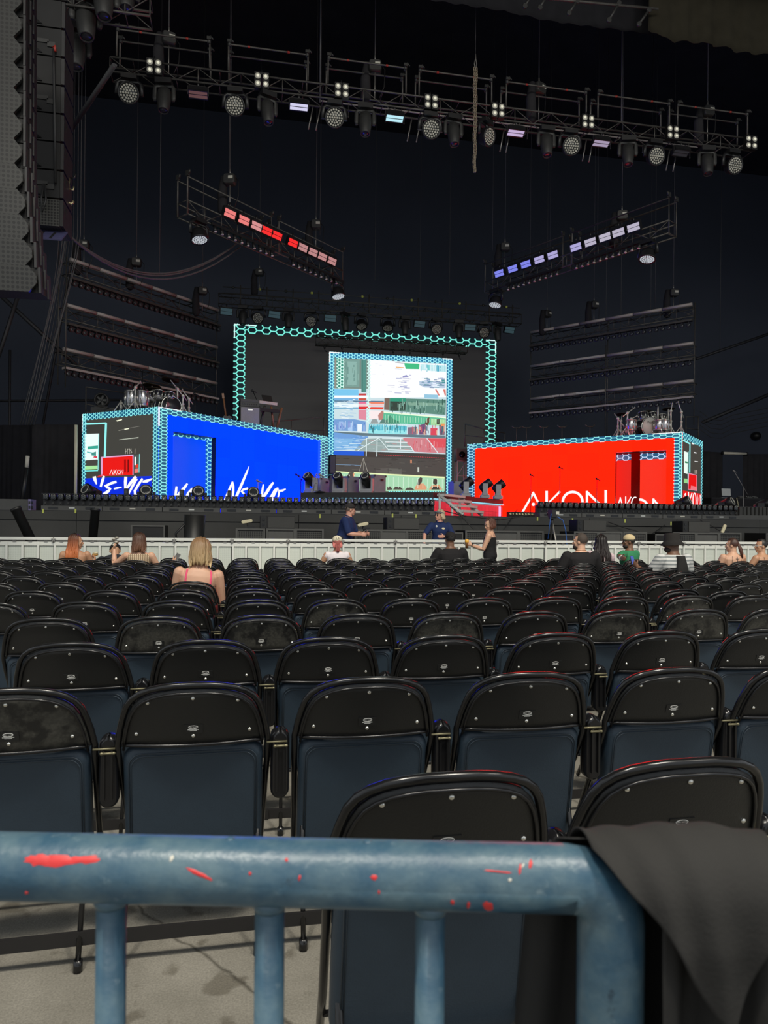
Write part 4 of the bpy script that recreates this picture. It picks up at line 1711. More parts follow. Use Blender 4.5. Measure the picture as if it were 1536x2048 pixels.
def hoist(big=True):
    root = thing('chain_hoist', '', 'hoist')
    mb = MB()
    mb.pad(.34, .30, .26, .08, .03)
    part(mb.build('motor', M['fixture_grey']), root)
    mb = MB()
    mb.box((.06, -.138, .02), (.13, .012, .075))
    part(mb.build('name_plate', M['tape_white']), root)
    mb = MB()
    mb.tube([(-.2, .06, .12), (-.24, .06, -.3), (-.22, .06, -.85), (-.2, .06, -.95)], [.09, .13, .14, .07], 10)
    part(mb.build('chain_bag', M['drape_grey']), root)
    mb = MB()
    mb.tube([(0, 0, .15), (0, 0, .3)], .02, 8)
    mb.tube([(0, 0, -.14), (0, 0, -.83)], .014, 6)
    part(mb.build('hook', M['steel']), root)
    mb = MB()
    mb.tube([(.15, 0, .08), (.26, 0, -.05), (.24, 0, -.5), (.12, 0, -.8)], .012, 6)
    part(mb.build('power_cable', M['cable']), root)
    return root


RT = 22.5


def wire(p, label, z1=22.52, r=.012, tocat='cable', group='suspension cables', mat=None, lean=(0, 0)):
    mb = MB()
    mb.tube([p, (p[0] + lean[0], p[1] + lean[1], z1)], r, 5)
    return tag(mb.build('suspension_cable', mat or M['rope']), label, tocat, group)


# ---------------- front truss
TY = 17.65
ta, tb = at_y(220, 110, TY), at_y(1505, 264, TY)
zt = 12.44
ta.z = tb.z = zt
box_truss('lighting_truss', ta, tb, .34, .4, 'long box truss across the front of the stage carrying moving heads', .5)
PF = Proto(None)


def pipe_frame(x0, x1, y, z, h=.62):
    root = thing('truss_handrail', '', 'frame', (x0, y, z))
    w = x1 - x0
    for yy, nm in ((0, 'front_pipe'), (.42, 'rear_pipe')):
        mb = MB()
        mb.tube([(0, yy, -h), (0, yy, -.05), (.05, yy, 0), (w - .05, yy, 0), (w, yy, -.05), (w, yy, -h)], .022, 8)
        part(mb.build(nm, M['truss']), root)
        for x in (.02, w - .02):
            mb = MB()
            mb.tube([(x, yy, -.06), (x, yy, .10)], .045, 8)
            mb.box((x, yy - .05, .05), (.1, .05, .07))
            mb.tube([(x + .03, yy - .06, .10), (x + .1, yy - .06, .02)], .02, 6)
            part(mb.build('clamp', M['fixture_grey']), root)
    for x in (w * .25, w * .75):
        mb = MB()
        mb.tube([(x - .03, 0, 0), (x + .03, 0, 0)], .027, 8)
        part(mb.build('red_marker', M['red_tape']), root)
    return root


for i, (u0, u1, v) in enumerate(((234, 420, 78), (457, 616, 118), (656, 812, 133), (838, 983, 166), (1012, 1172, 190), (1195, 1338, 214), (1354, 1494, 238))):
    a, b = at_y(u0, v, TY), at_y(u1, v, TY)
    r = pipe_frame(a.x, b.x, TY - .02, zt + .66, .64)
    r['label'] = 'black pipe handrail frame on the long front truss, %s from the speaker array' % ORD[i]
    r['group'] = 'pipe frames on the front truss'
DIR_ = ' from the speaker array'
pw = Proto(round_lamp(math.radians(-72)))
for i, u in enumerate((258, 471, 669, 861, 972, 1141, 1310, 1466)):
    p = at_y(u, 200, TY)
    pw.put((p.x, TY + .02, zt - .40), 'round many-lensed wash light under the front truss, %s' % ORD[i] + DIR_, 'wash lights on the front truss', rz=(math.radians(38) if i == 4 else math.radians(random.uniform(-12, 6))))
psp = Proto(spot_lamp(math.radians(-12)))
for i, u in enumerate((328, 535, 731, 908, 1094, 1257, 1416)):
    p = at_y(u, 200, TY)
    psp.put((p.x, TY + .02, zt - .39), 'long-bodied spot light hanging under the front truss, %s' % ORD[i] + DIR_, 'spot lights on the front truss', rz=math.radians(random.uniform(-25, 25)))
cols = [em('strobe_dim_red', (.30, .14, .13), .35), em('strobe_lilac', (.72, .70, .95), .9), em('strobe_aqua', (.5, .85, .95), 1.0), em('strobe_violet', (.66, .52, .82), .8), em('strobe_violet_dim', (.5, .42, .6), .7), em('strobe_off', (.05, .05, .06), .3)]
for i, u in enumerate((396, 598, 790, 1033, 1204, 1364)):
    p = at_y(u, 200, TY)
    r = strobe(cols[i], math.radians(66), .46, .22)
    r.location = (p.x, TY + .02, zt - .36)
    r['label'] = 'flat strobe light tilted down under the front truss, %s' % ORD[i] + DIR_
    r['group'] = 'strobes on the front truss'
pb = Proto(blinder())
for i, u in enumerate((309, 523, 682, 860, 993, 1172, 1341, 1497)):
    p = at_y(u, 200, TY)
    pb.put((p.x, TY - .13, zt - .18), 'four-lamp blinder light on the front truss, %s' % ORD[i] + DIR_, 'blinders on the front truss')
ph_ = Proto(hoist())
for u, v, y, s in ((338, 55, 18.05, 'above the front truss, nearest to the speaker array'), (750, 120, 18.05, 'above the middle of the front truss with a bright hook'), (1078, 168, 18.05, 'above the front truss just past the hanging chain'), (1415, 228, 18.05, 'above the far end of the front truss'),
                   (460, 360, 20.3, 'on the high end of the red-lamped angled truss'), (632, 450, 23.6, 'on the low end of the red-lamped angled truss'),
                   (1010, 495, 24.0, 'on the low end of the lilac-lamped angled truss'), (1244, 432, 20.0, 'on the high end of the lilac-lamped angled truss'),
                   (168, 490, 24.5, 'above the top batten truss behind the speaker array'), (273, 525, 26, 'above the middle of the batten trusses over the blue container'), (405, 582, 27.5, 'above the end of the batten trusses near the honeycomb portal'),
                   (1094, 628, 28.5, 'above the near-centre end of the batten trusses over the red container'), (1188, 610, 27, 'above the middle of the batten trusses over the red container'), (1347, 586, 25, 'above the outer end of the batten trusses over the red container'), (519, 545, 29.9, 'above the rear truss near its first lamps')):
    p = at_y(u, v, y)
    if y == 18.05:
        p.z = zt + .83 + .024
    ph_.put(p, 'black chain hoist ' + s, 'chain hoists', rz=random.uniform(-.5, .5))
    wire((p.x, p.y, p.z + .30), 'cable of the hoist ' + s.split(',')[0])
for i, (u, v0, v1, y, r) in enumerate(((640, 0, 205, 18.0, .022), (1243, 55, 245, 17.9, .02), (319, 205, 545, 24, .012), (458, 200, 345, 22, .012), (640, 250, 470, 26, .012), (750, 230, 560, 29, .012), (405, 470, 575, 27, .012),
                                       (899, 280, 590, 29, .012), (840, 270, 590, 29.5, .01), (1060, 330, 560, 27, .012), (1100, 330, 520, 27, .01), (1310, 320, 620, 26, .012), (1440, 400, 700, 30, .012), (1195, 330, 480, 26, .012), (985, 320, 500, 26, .01), (1240, 560, 830, 27.5, .012), (1210, 545, 850, 27.5, .01), (1300, 545, 790, 27.5, .01))):
    a, b = at_y(u, v0, y), at_y(u, v1, y)
    mb = MB()
    mb.tube([(b.x, b.y, 22.52), b], r, 5)
    tag(mb.build('suspension_cable', M['rope']), 'thin vertical cable hanging in the dark stage house, %s of the free ones' % ORD[i], 'cable', 'free hanging cables')
# second, lower pipe behind the front truss with drop stubs
a, b = at_y(640, 199, 19.6), at_y(1395, 297, 19.6)
zz = (a.z + b.z) / 2
r = thing('pipe_batten', 'thin pipe with short drop stubs hanging behind the front truss', 'pipe', (a.x, 19.6, zz))
for zoff, rr in ((0, .022), (-.16, .018)):
    mb = MB()
    mb.tube([(0, 0, zoff), (b.x - a.x, 0, zoff)], rr, 8)
    part(mb.build('pipe', M['truss_pipe']), r)
stub = None
for i in range(22):
    x = (b.x - a.x) * (i + .5) / 22
    if stub is None:
        mb = MB()
        mb.tube([(0, 0, .05), (0, 0, -.34)], .014, 6)
        mb.ell((0, 0, -.35), (.025, .025, .03), 6, 4)
        stub = mb.build('drop_stub', M['fixture_grey'], r)
        stub.location = (x, 0, 0)
    else:
        copy_part(stub, r, (x, 0, 0))
for i, u in enumerate((617, 632, 815, 833, 1000, 1012, 1165, 1178, 1332, 1346)):
    p = at_y(u, 212 + (u - 617) * .13, 18.05)
    mb = MB()
    mb.tube([(p.x + .12, 18.05, zt - .33), (p.x, 18.05, zt - .95)], .018, 6)
    tag(mb.build('hanger_bar', M['steel']), 'bright hanger bar under the front truss, %s' % ORD[i] + DIR_, 'bar', 'hanger bars under the front truss')

# the hanging chain
p0, p1 = at_y(951, 118, 17.0), at_y(949, 352, 17.0)
r = thing('hanging_chain', 'long bunched rusty chain hanging free before the front truss', 'chain', (p0.x, 17.0, p0.z))
L = p0.z - p1.z
mb = MB()
n = int(L / .075)
for s in (-1, 1):
    for i in range(n):
        z = -.25 - i * .075 * (L - .25) / L
        x = s * .028 * (1 - .5 * i / n) + .01 * math.sin(i * .7)
        ang_ = (i % 2) * PI / 2 + .4
        pts = [(x + math.cos(ang_) * .026 * math.cos(t), math.sin(ang_) * .026 * math.cos(t), z + .05 * math.sin(t)) for t in [2 * PI * k / 8 for k in range(9)]]
        mb.tube(pts, .011, 5, False)
part(stuff(mb.build('links', M['chain'])), r)
mb = MB()
mb.tube([(0, 0, .12), (.005, 0, 0), (.03, 0, -.12), (0, 0, -.26), (-.03, 0, -.12), (0, 0, 0)], .014, 6)
part(mb.build('hook', M['steel']), r)
wire((p0.x, 17.0, p0.z + .1), 'hair-thin cable carrying the bunched rusty chain', r=.004)

# ---------------- angled trusses with strobes and pixel lamps
def angled(a, b, label, colours, us, gl, lamp_ranges, washes, side):
    a, b = Vector(a), Vector(b)
    root, L, rz = box_truss('angled_truss', a, b, .36, .42, label, .55, verts=True)
    d = (b - a).normalized()
    nrm = Vector((d.y, -d.x, 0))
    w = Wall((a.x, a.y), (b.x, b.y))
    for i, (u, v) in enumerate(us):
        s, z = w.st(u, v, .1)
        r = strobe(colours[i], math.radians(20), .40, .24)
        p = w.pt(s, a.z + .33, .14)
        r.location = p
        r.rotation_euler = (0, 0, rz)
        r['label'] = 'small strobe on the %s angled truss, %s from its outer end' % (side, ORD[i if side == 'red-lamped' else 9 - i])
        r['group'] = 'strobes on the %s angled truss' % side
    # bars of pixel lamps underneath
    for k, (s0, s1, n) in enumerate(lamp_ranges):
        r = thing('pixel_bar', 'bar of small beam lamps under the %s angled truss, at its %s end' % (side, ('near', 'far')[k]), 'light', w.pt(s0, a.z - .42, .04), rz, 'pixel bars under the angled trusses')
        mb = MB()
        mb.box(((s1 - s0) / 2, 0, .05), (s1 - s0, .09, .07))
        part(mb.build('housing', M['fixture']), r)
        first = None
        for i in range(n):
            x = (s1 - s0) * (i + .5) / n
            if first is None:
                mb = MB()
                mb.tube([(0, 0, .03), (0, -.02, -.05), (0, -.045, -.14)], [.035, .05, .058], 8)
                first = mb.build('lamp_head', M['fixture'], r)
                first.location = (x, 0, 0)
                mb = MB()
                mb.lathe([(.0, -.002), (.045, -.002), (.04, -.012), (.0, -.018)], 8, rx3(math.radians(-18)), (0, -.046, -.142))
                ln = mb.build('lamp_lens', M['lens'], r)
                ln.location = (x, 0, 0)
            else:
                copy_part(first, r, (x, 0, 0))
                copy_part(ln, r, (x, 0, 0))
    # handrail of pipes above
    for (s0, s1) in ((.0, L * .48), (L * .53, L)):
        r = thing('truss_handrail', 'pipe handrail standing on the %s angled truss, %s half' % (side, 'first' if s0 == 0 else 'second'), 'frame', w.pt(s0, a.z + .62, -.0), rz, 'handrails on the angled trusses')
        ww = s1 - s0
        for yy, nm in ((0, 'front_pipe'), (.42, 'rear_pipe')):
            mb = MB()
            mb.tube([(0, yy, -.98), (0, yy, -.02), (0, yy, 0)], .024, 8)
            mb.tube([(0, yy, 0), (ww, yy, 0), (ww, yy, -.98)], .022, 8)
            part(mb.build(nm, M['truss']), r)
            for x in (0, ww):
                mb = MB()
                mb.box((x, yy, .08), (.07, .09, .13))
                mb.tube([(x, yy - .05, .06), (x, yy - .09, .16)], .03, 8)
                part(mb.build('clamp', M['fixture_grey']), r)
    for k, s in enumerate(washes):
        p = w.pt(s, a.z - .36, -.05)
        (pbell if k == 0 else pbell).put(p, 'bell-shaped wash light facing down at the %s end of the %s angled truss' % (('outer', 'inner')[k], side), 'wash lights on the angled trusses', rz=rz)


pbell = Proto(round_lamp(math.radians(-14), True, em('bell_lens', (.62, .66, .72), .75)))
z_ang = 10.05
la, lb = at(375, 400, 18.7), at(685, 541, 23.7)
la.z = lb.z = (la.z + lb.z) / 2
pk = em('strobe_pink', (.82, .20, .19), 1.0)
pkp = em('strobe_pale_pink', (.74, .30, .30), .9)
rd = em('strobe_red', (.95, .02, .02), 1.0)
pkd = em('strobe_dusty_pink', (.58, .27, .27), .85)
angled(la, lb, 'box truss slanting down-stage with red glowing strobes', [pk, pk, pkp, rd, rd, rd, pkd, pkd, pkd, pkd],
       ((458, 424), (486, 437), (511, 447), (532, 459), (552, 468), (584, 485), (604, 495), (624, 504), (643, 513), (662, 522)), None, ((.75, 3.1, 10), (3.75, 6.0, 9)), (.42, 6.1), 'red-lamped')
ra, rb = at(970, 566, 25.0), at(1338, 438, 19.9)
ra.z = rb.z = (ra.z + rb.z) / 2
lv = em('strobe_lavender', (.46, .42, .74), .9)
lvb = em('strobe_blue', (.22, .24, .85), .95)
lvg = em('strobe_grey_lilac', (.52, .48, .60), .9)
angled(ra, rb, 'box truss slanting down-stage with lilac glowing strobes', [lvb, lvb, lvb, lv, lv, lv, lvg, lvg, lvg, lvg],
       ((1000, 557), (1027, 551), (1053, 545), (1080, 540), (1107, 533), (1153, 521), (1182, 516), (1211, 508), (1238, 503), (1268, 498)), None, ((1.0, 3.2, 10), (3.7, 6.0, 11)), (6.1, .45), 'lilac-lamped')

# ---------------- batten trusses over the two containers
def batten(a, b, label, side, k, lamps=28, bright=False):
    a, b = Vector(a), Vector(b)
    root, L, rz = box_truss('batten_truss', a, b, .38, .4, label, .6, top_pipe=.06, verts=True, group='batten trusses')
    w = Wall((a.x, a.y), (b.x, b.y))
    mb = MB()
    mb.box((L / 2, -.1, -.56), (L, .2, .07))
    part(mb.build('lower_rail', M['truss_pipe'] if k == 2 else M['truss']), root)
    if bright:
        for s0, s1 in ((.15, .20), (.205, .235), (.31, .46)):
            mb = MB()
            mb.box((L * (s0 + s1) / 2, -.115, .06), (L * (s1 - s0), .012, .075))
            part(mb.build('white_label_strip', M['tape_white']), root)
    first = None
    for i in range(lamps):
        x = L * (i + .5) / lamps
        if first is None:
            mb = MB()
            mb.box((0, -.1, -.63), (.05, .07, .08))
            mb.tube([(0, -.06, -.70), (0, -.2, -.74)], [.07, .085], 10)
            first = mb.build('lamp_head', M['fixture'], root)
            first.location = (x, 0, 0)
            mb = MB()
            mb.lathe([(.0, 0), (.068, 0), (.06, .012), (.0, .016)], 10, rx3(math.radians(105)), (0, -.203, -.741))
            ln = mb.build('lamp_lens', M['lens_dark'], root)
            ln.location = (x, 0, 0)
        else:
            copy_part(first, root, (x, 0, 0))
            copy_part(ln, root, (x, 0, 0))


posn = ('topmost', 'middle', 'lowest')
for k, (vn, vf, un, uf) in enumerate(((518, 618, 138, 436), (611, 695, 131, 433), (704, 776, 124, 432))):
    a, b = at(un, vn, 22.7), at(uf, vf, 27.9)
    z = 1.36 + (9.94 - 1.36) * (1, .83, .666)[k] - .08
    a.z = b.z = z
    batten(a, b, 'dark batten truss over the blue container, %s of three' % posn[k], 'l', k, 28)
for k, (vn, vf, un, uf) in enumerate(((610, 665, 1386, 1062), (692, 738, 1388, 1062), (770, 806, 1388, 1062))):
    a, b = at(un, vn, 26.6), at(uf, vf, 30.6)
    z = 1.36 + (9.94 - 1.36) * (1, .83, .666)[k] - .08
    a.z = b.z = z
    batten(b, a, 'dark batten truss over the red container, %s of three' % posn[k], 'r', k, 28, k > 0)
# vertical rods joining the battens
for i, (u, v0, v1, d) in enumerate(((133, 515, 775, 22.6), (118, 500, 770, 22.6), (434, 615, 830, 27.9), (1390, 605, 850, 26.7), (1062, 665, 840, 30.6), (1212, 690, 880, 28.5), (1216, 640, 880, 28.6))):
    a, b = at(u, v0, d), at(u, v1, d)
    mb = MB()
    mb.tube([a, (a.x, a.y, b.z)], .02, 6)
    tag(mb.build('drop_rod', M['truss']), 'vertical steel rod joining the stacked batten trusses, %s from the speaker array' % ORD[i], 'rod', 'rods joining the batten trusses')
# cable looping from the array to the red-lamped truss
for i in range(3):
    pts = []
    for t in [k / 14 for k in range(15)]:
        u = 128 + (480 - 128) * t
        v = 462 + 20 * t + 4 * 75 * t * (1 - t) * (1 + .05 * i) + (12 * t * t if i == 2 else 0)
        pts.append(at(u, v, 14 + 7 * t))
    mb = MB()
    mb.tube(pts, .022, 6)
    tag(mb.build('slack_cable', M['rope']), 'slack cable sagging from the speaker array to the red-lamped truss', 'cable', 'slack cables from the array')

# ---------------- rear truss above the portal
BYT = 29.8
a, b = at_y(437, 585, BYT), at_y(1043, 630, BYT)
zb = (a.z + b.z) / 2
a.z = b.z = zb
TEAL = M['truss']
box_truss('rear_truss', a, b, .42, .45, 'long box truss above the honeycomb portal carrying lamps', .55, verts=True)
pw2 = Proto(round_lamp(math.radians(-62)))
pb2 = Proto(round_lamp(math.radians(-22)))
ps2 = Proto(spot_lamp(math.radians(-8)))
pst2 = Proto(strobe(em('strobe_dark_teal', (.05, .10, .12), .5), math.radians(25), .5, .3))
RD_ = ' along the truss above the portal'
for pr, us, nm, gr in ((pw2, (517, 623, 872, 969), 'round wash light', 'wash lights on the rear truss'), (pb2, (723, 776), 'down-facing bell wash light', 'bell lights on the rear truss'),
                       (ps2, (486, 577, 690, 810, 918, 995), 'long spot light', 'spot lights on the rear truss'), (pst2, (453, 549, 661, 840, 941, 1020), 'boxy strobe light', 'strobes on the rear truss')):
    for i, u in enumerate(us):
        p = at_y(u, 620, BYT)
        pr.put((p.x, BYT + .02, zb - .46), nm + ' hanging, %s of its kind' % ORD[i] + RD_, gr, rz=random.uniform(-.3, .3) + (.8 if nm[0] == 'l' and i in (2, 5) else 0))
a, b = at_y(445, 575, 30.2), at_y(1040, 615, 30.2)
r = thing('pipe_batten', 'thin handrail pipe with yellow marks above the rear truss', 'pipe', (a.x, 30.2, (a.z + b.z) / 2))
for zo in (0, -.25):
    mb = MB()
    mb.tube([(0, 0, zo), (b.x - a.x, 0, zo)], .02, 6)
    part(mb.build('pipe', M['truss']), r)
for i in range(12):
    mb = MB()
    x = (b.x - a.x) * (i + .4) / 12
    mb.ell((x, -.03, .0), (.06, .05, .06), 8, 6)
    part(mb.build('marker', M['gaff_yellow'] if i % 2 else M['fixture_grey']), r)
    mb = MB()
    mb.tube([(x + .3, 0, .12), (x + .3, 0, -.7)], .03, 6)
    part(mb.build('post', M['truss']), r)
# low truss hanging before the top of the portal
a, b = at_y(632, 668, 30.7), at_y(935, 690, 30.7)
a.z = b.z = (a.z + b.z) / 2
box_truss('screen_truss', a, b, .38, .3, 'short dark truss hanging before the top of the portal', .5, verts=True, chord=.03)
for i in range(9):
    t = (i + .5) / 9
    mb = MB()
    x = a.x + (b.x - a.x) * t
    mb.tube([(x, 30.7, a.z - .37), (x, 30.7, a.z - .62), (x + .08, 30.7, a.z - .7)], .02, 6)
    mb.ell((x, 30.7, a.z - .5), (.05, .05, .09), 8, 6)
    tag(mb.build('truss_clamp', M['fixture']), 'small black clamp under the truss before the portal, %s in its row' % ORD[i], 'clamp', 'clamps under the screen truss')

# ---------------- corner truss with moving heads high beside the array
a, b = at(196, -60, 15.5), at(100, 90, 17.5)
mb = MB()
for i, (u, v, y, t) in enumerate(((207, 5, 14.5, 10), (172, 48, 14.8, 12), (152, 110, 15.6, 8), (250, -6, 14.8, 14))):
    p = at_y(u, v - 58, y)
    s = spot_lamp(math.radians(-t))
    s.location = p
    s.rotation_euler = (0, 0, .4)
    s.scale = (1.15, 1.15, 1.15)
    s['label'] = 'large spot light hanging beside the speaker array, %s' % ('second from the array', 'lowest shiny one', 'darkest one hanging lowest', 'furthest from the array')[i]
    s['group'] = 'spot lights beside the array'
box_truss('side_truss', at_y(96, -34, 14.6), at_y(300, -12, 14.6), .36, .4, 'dark truss end beside the top of the speaker array', .5, verts=True)
mb = MB()
mb.tube([at(228, 130, 16.3), at(140, 260, 19)], .05, 6)
mb.tube([at(232, 130, 16.3), at(144, 262, 19)], .03, 6)
tag(mb.build('cable_loom', M['rope']), 'cable loom sloping from the front truss towards the speaker array', 'cable')
# snap hooks and pipe at the very top
a, b = at_y(1000, -12, 15.4), at_y(1316, 18, 15.4)
beam('top_pipe', a, b, .03, 'thin pipe at the very top before the valances', 'pipe', M['truss'], n=8)
for i, (u, v, u2, v2) in enumerate(((1050, 12, 1062, -8), (1080, 15, 1092, -6), (1138, 26, 1154, 2), (1218, 40, 1238, 6), (1278, 48, 1298, 20))):
    p, q = at_y(u, v, 15.4), at_y(u2, v2, 15.4)
    mb = MB()
    mb.tube([q, p], .03, 6)
    mb.lathe([(.05, -.03), (.07, 0), (.05, .03)], 10, rx3(PI / 2), p)
    mb.lathe([(.05, -.03), (.07, 0), (.05, .03)], 10, rx3(PI / 2), q)
    tag(mb.build('snap_hook', M['fixture_grey']), 'black pulley hook hanging at the top edge, %s towards the brown valance' % ORD[i], 'hook', 'hooks at the top edge')

# ---------------- line arrays
AY = 10.2
r = thing('line_array', 'tall curved line array of hexagonal-faced loudspeakers nearest the audience', 'speaker array', (at_y(48, 500, AY).x, AY, 3.0))
rx = r.location.x
cab = {}
N = 13
for i in range(N):
    # centre heights from the photograph's 51 px pitch, curling under at the foot
    vv = 560 - i * 50.5
    uR = 45 + max(0, (vv - 300) / 300) ** 1.6 * 38
    c = at_y(uR, vv, AY)
    h = .34
    W_ = .85
    ang_ = math.radians(max(0, (vv - 330)) * .03)
    if not cab:
        mb = MB()
        pr = [(-W_, -h / 2), (-.10, -h / 2), (0, -.05), (0, .05), (-.10, h / 2), (-W_, h / 2)]
        mb.prism(pr, .05, RX90, (0, 0, 0))
        cab['grille'] = mb.build('grille', M['array_grille'])
        mb = MB()
        mb.box((-W_ / 2 + .01, .32, 0), (W_ + .02, .52, h - .02))
        cab['cabinet'] = mb.build('cabinet', M['array_body'])
        mb = MB()
        mb.box((.025, .03, 0), (.03, .07, h - .01))
        mb.box((.04, .22, .05), (.02, .03, .26))
        mb.box((.04, .36, -.05), (.02, .03, .26))
        cab['side_frame'] = mb.build('side_frame', M['array_trim'])
        src = [cab[k] for k in ('cabinet', 'grille', 'side_frame')]
    loc = Vector((c.x - rx, (AY - r.location.y), c.z - 3.0))
    if i == 0:
        holder = src[0]
        part(holder, r)
        for o in src[1:]:
            part(o, holder)
        holder.location = loc
        holder.rotation_euler = (ang_, 0, 0)
        first_h = holder
    else:
        hcopy = first_h.copy()
        COL.objects.link(hcopy)
        part(hcopy, r)
        for o in src[1:]:
            k = o.copy()
            COL.objects.link(k)
            part(k, hcopy)
        hcopy.location = loc
        hcopy.rotation_euler = (ang_, 0, 0)
# second array seen from its side
AY2 = 12.2
p0 = at_y(64, 50, AY2)
p1 = at_y(126, 455, AY2)
r = thing('line_array', 'second line array of plain black cabinets hanging behind the hexagonal-faced one', 'speaker array', (p0.x, AY2, p1.z))
Wd2 = p1.x - p0.x
n = 7
hh = (p0.z - p1.z) / n
for i in range(n + 1):
    z = (i + .5) * hh
    mb = MB()
    mb.box((Wd2 * .45, .3, z), (Wd2 * .88, .6, hh - .025))
    body = mb.build('cabinet', M['array_body'] if i else M['speaker_grille'], r)
    mb = MB()
    for k in range(2):
        mb.tube([(Wd2 * .93, .02 + .1 * k, z - hh * .42), (Wd2 * 1.0, .02 + .14 * k, z + hh * .3)], .016, 6)
    mb.box((Wd2 * .95, .3, z), (.05, .6, hh - .04))
    part(mb.build('rigging_frame', M['array_trim']), body)
    mb = MB()
    mb.prism([(.0, -hh * .42), (.14, -hh * .42), (.0, -hh * .2)], .02, RX90, (.02, 0, z))
    part(mb.build('corner_cut', M['gloss_black']), body)
    if i in (1, 4, 6):
        mb = MB()
        mb.box((Wd2 * .3, -.012, z), (.22, .015, .06))
        mb.box((Wd2 * .6, -.012, z - .05), (.12, .015, .08))
        part(mb.build('connector_panel', M['fixture_grey']), body)
mb = MB()
mb.box((Wd2 * .55, .0, -.14), (Wd2 * 1.0, .5, .02), rx3(math.radians(35)))
part(mb.build('lower_plate', pm('purple_lit_steel', (.10, .10, .22), .35, .2)), r)  # purple light falling on the underside is painted into the plate's colour
mb = MB()
for x in (.35, .7):
    mb.box((Wd2 * x, -.03, -.155), (.04, .4, .012), rx3(math.radians(35)))
part(mb.build('plate_rib', M['array_trim']), r)
mb = MB()
mb.tube([(Wd2 * .68, -.03, 6.2 * hh), (Wd2 * .70, -.05, 5.6 * hh), (Wd2 * .73, -.04, 4 * hh), (Wd2 * .78, -.04, 1.5 * hh)], .02, 6)
mb.tube([(Wd2 * .42, -.03, 1.45 * hh), (Wd2 * .36, -.05, .9 * hh), (Wd2 * .4, -.05, .45 * hh), (Wd2 * .5, -.05, .9 * hh), (Wd2 * .45, -.03, 1.45 * hh)], .016, 6)
part(mb.build('loom', M['array_trim']), r)
mb = MB()
mb.tube([(Wd2 * .66, -.04, 6.25 * hh), (Wd2 * .72, -.05, 6.3 * hh), (Wd2 * .74, -.05, 6.1 * hh)], .02, 6)
part(mb.build('red_plug', M['red_tape']), r)
p = at_y(140, 380, 12.6)
r = thing('rigging_hook', 'bent yellowish rigging hook beside the plain black array', 'hook', p)
mb = MB()
mb.tube([(-.02, 0, .2), (-.03, 0, -.1), (-.03, 0, -.2), (.02, 0, -.24), (.06, 0, -.18)], .022, 8)
mb.tube([(-.02, 0, .02), (.05, 0, .0), (.06, 0, .06)], .016, 8)
part(mb.build('shank', M['brass']), r)
mb = MB()
mb.tube([(-.0, 0, .2), (.06, 0, .2), (.09, 0, .28)], .016, 8)
part(mb.build('eye', M['black_steel']), r)
# ================================================================== ON THE STAGE
def lip_batten(x0, x1, y, label):
    root = thing('light_batten', label, 'light bar', (x0, y, DZ), 0)
    L = x1 - x0
    k = max(1, int(round(L / 1.2)))
    for i in range(k):
        w = L / k
        mb = MB()
        mb.box((w * (i + .5), 0, .055), (w - .015, .34, .10))
        b = mb.build('base_case', M['case_grey'], root)
        mb = MB()
        for x in (.2, .8):
            mb.box((w * (i + x), -.175, .055), (.2, .012, .05))
        part(mb.build('recessed_handle', M['gloss_black']), b)
        mb = MB()
        mb.box((w * (i + .5), -.174, .06), (.12, .008, .03))
        part(mb.build('stamp', M['tape_white'] if i % 2 else M['alu']), b)
    n = int(L / .155)
    st = L / n
    mb = MB()
    mb.box((L / 2, .08, .2), (L, .12, .2))
    part(mb.build('rail', M['black_steel']), root)
    f = []
    for i in range(n):
        x = st * (i + .5)
        if not f:
            mb = MB()
            mb.pad(.125, .14, .16, .03, .012, None, (0, -.03, .305))
            mb.box((0, -.08, .375), (.14, .14, .012))
            f.append(mb.build('lamp_head', M['gloss_black'], root))
            mb = MB()
            mb.lathe([(.0, .0), (.05, .0), (.05, .008), (.036, .012), (.0, .006)], 12, rx3(PI / 2), (0, -.108, .3))
            f.append(mb.build('lamp_lens', M['lens_dark'], root))
            mb = MB()
            mb.tube(arc3(.0, -.117, .318, .042, 20, 160), .006, 5)
            f.append(mb.build('lens_rim', M['lens'], root))
            mb = MB()
            mb.tube([(-.02, -.05, .25), (.012, -.1, .19), (-.005, -.12, .12)], .012, 6)
            mb.box((0, -.1, .16), (.045, .03, .05))
            f.append(mb.build('tilt_arm', M['fixture_grey'], root))
            for o in f:
                o.location = (x, 0, 0)
        else:
            for o in f:
                copy_part(o, root, (x, 0, 0))
    return root


def arc3(cx, y, cz, r, a0, a1, n=8):
    return [(cx + r * math.cos(math.radians(a0 + (a1 - a0) * i / n)), y, cz + r * math.sin(math.radians(a0 + (a1 - a0) * i / n))) for i in range(n + 1)]


LBY = YL + .22
xa, xb = at_y(86, 1000, LBY).x, at_y(869, 1000, LBY).x
lip_batten(xa, xb, LBY, 'long low light batten on the stage lip before the blue light wall')
xa, xb = at_y(1074, 1020, LBY).x, at_y(1472, 1020, LBY).x
lip_batten(xa, xb, LBY, 'long low light batten on the stage lip before the red light wall')
# grey slatted block right of it
xa, xb = at_y(1474, 1020, LBY).x, at_y(1580, 1030, LBY).x
r = thing('light_batten', 'grey ribbed housing continuing the batten past the last lamps', 'light bar', (xa, LBY, DZ))
mb = MB()
mb.box(((xb - xa) / 2, .06, .06), (xb - xa, .3, .12))
mb.box(((xb - xa) / 2, .1, .22), (xb - xa, .2, .26))
part(mb.build('housing', M['case_grey']), r)
n = int((xb - xa) / .12)
fin = None
for i in range(n):
    x = .06 + i * .12
    if fin is None:
        mb = MB()
        mb.box((0, -.03, .22), (.085, .1, .24))
        fin = mb.build('rib', M['fascia'], r)
        fin.location = (x, 0, 0)
    else:
        copy_part(fin, r, (x, 0, 0))
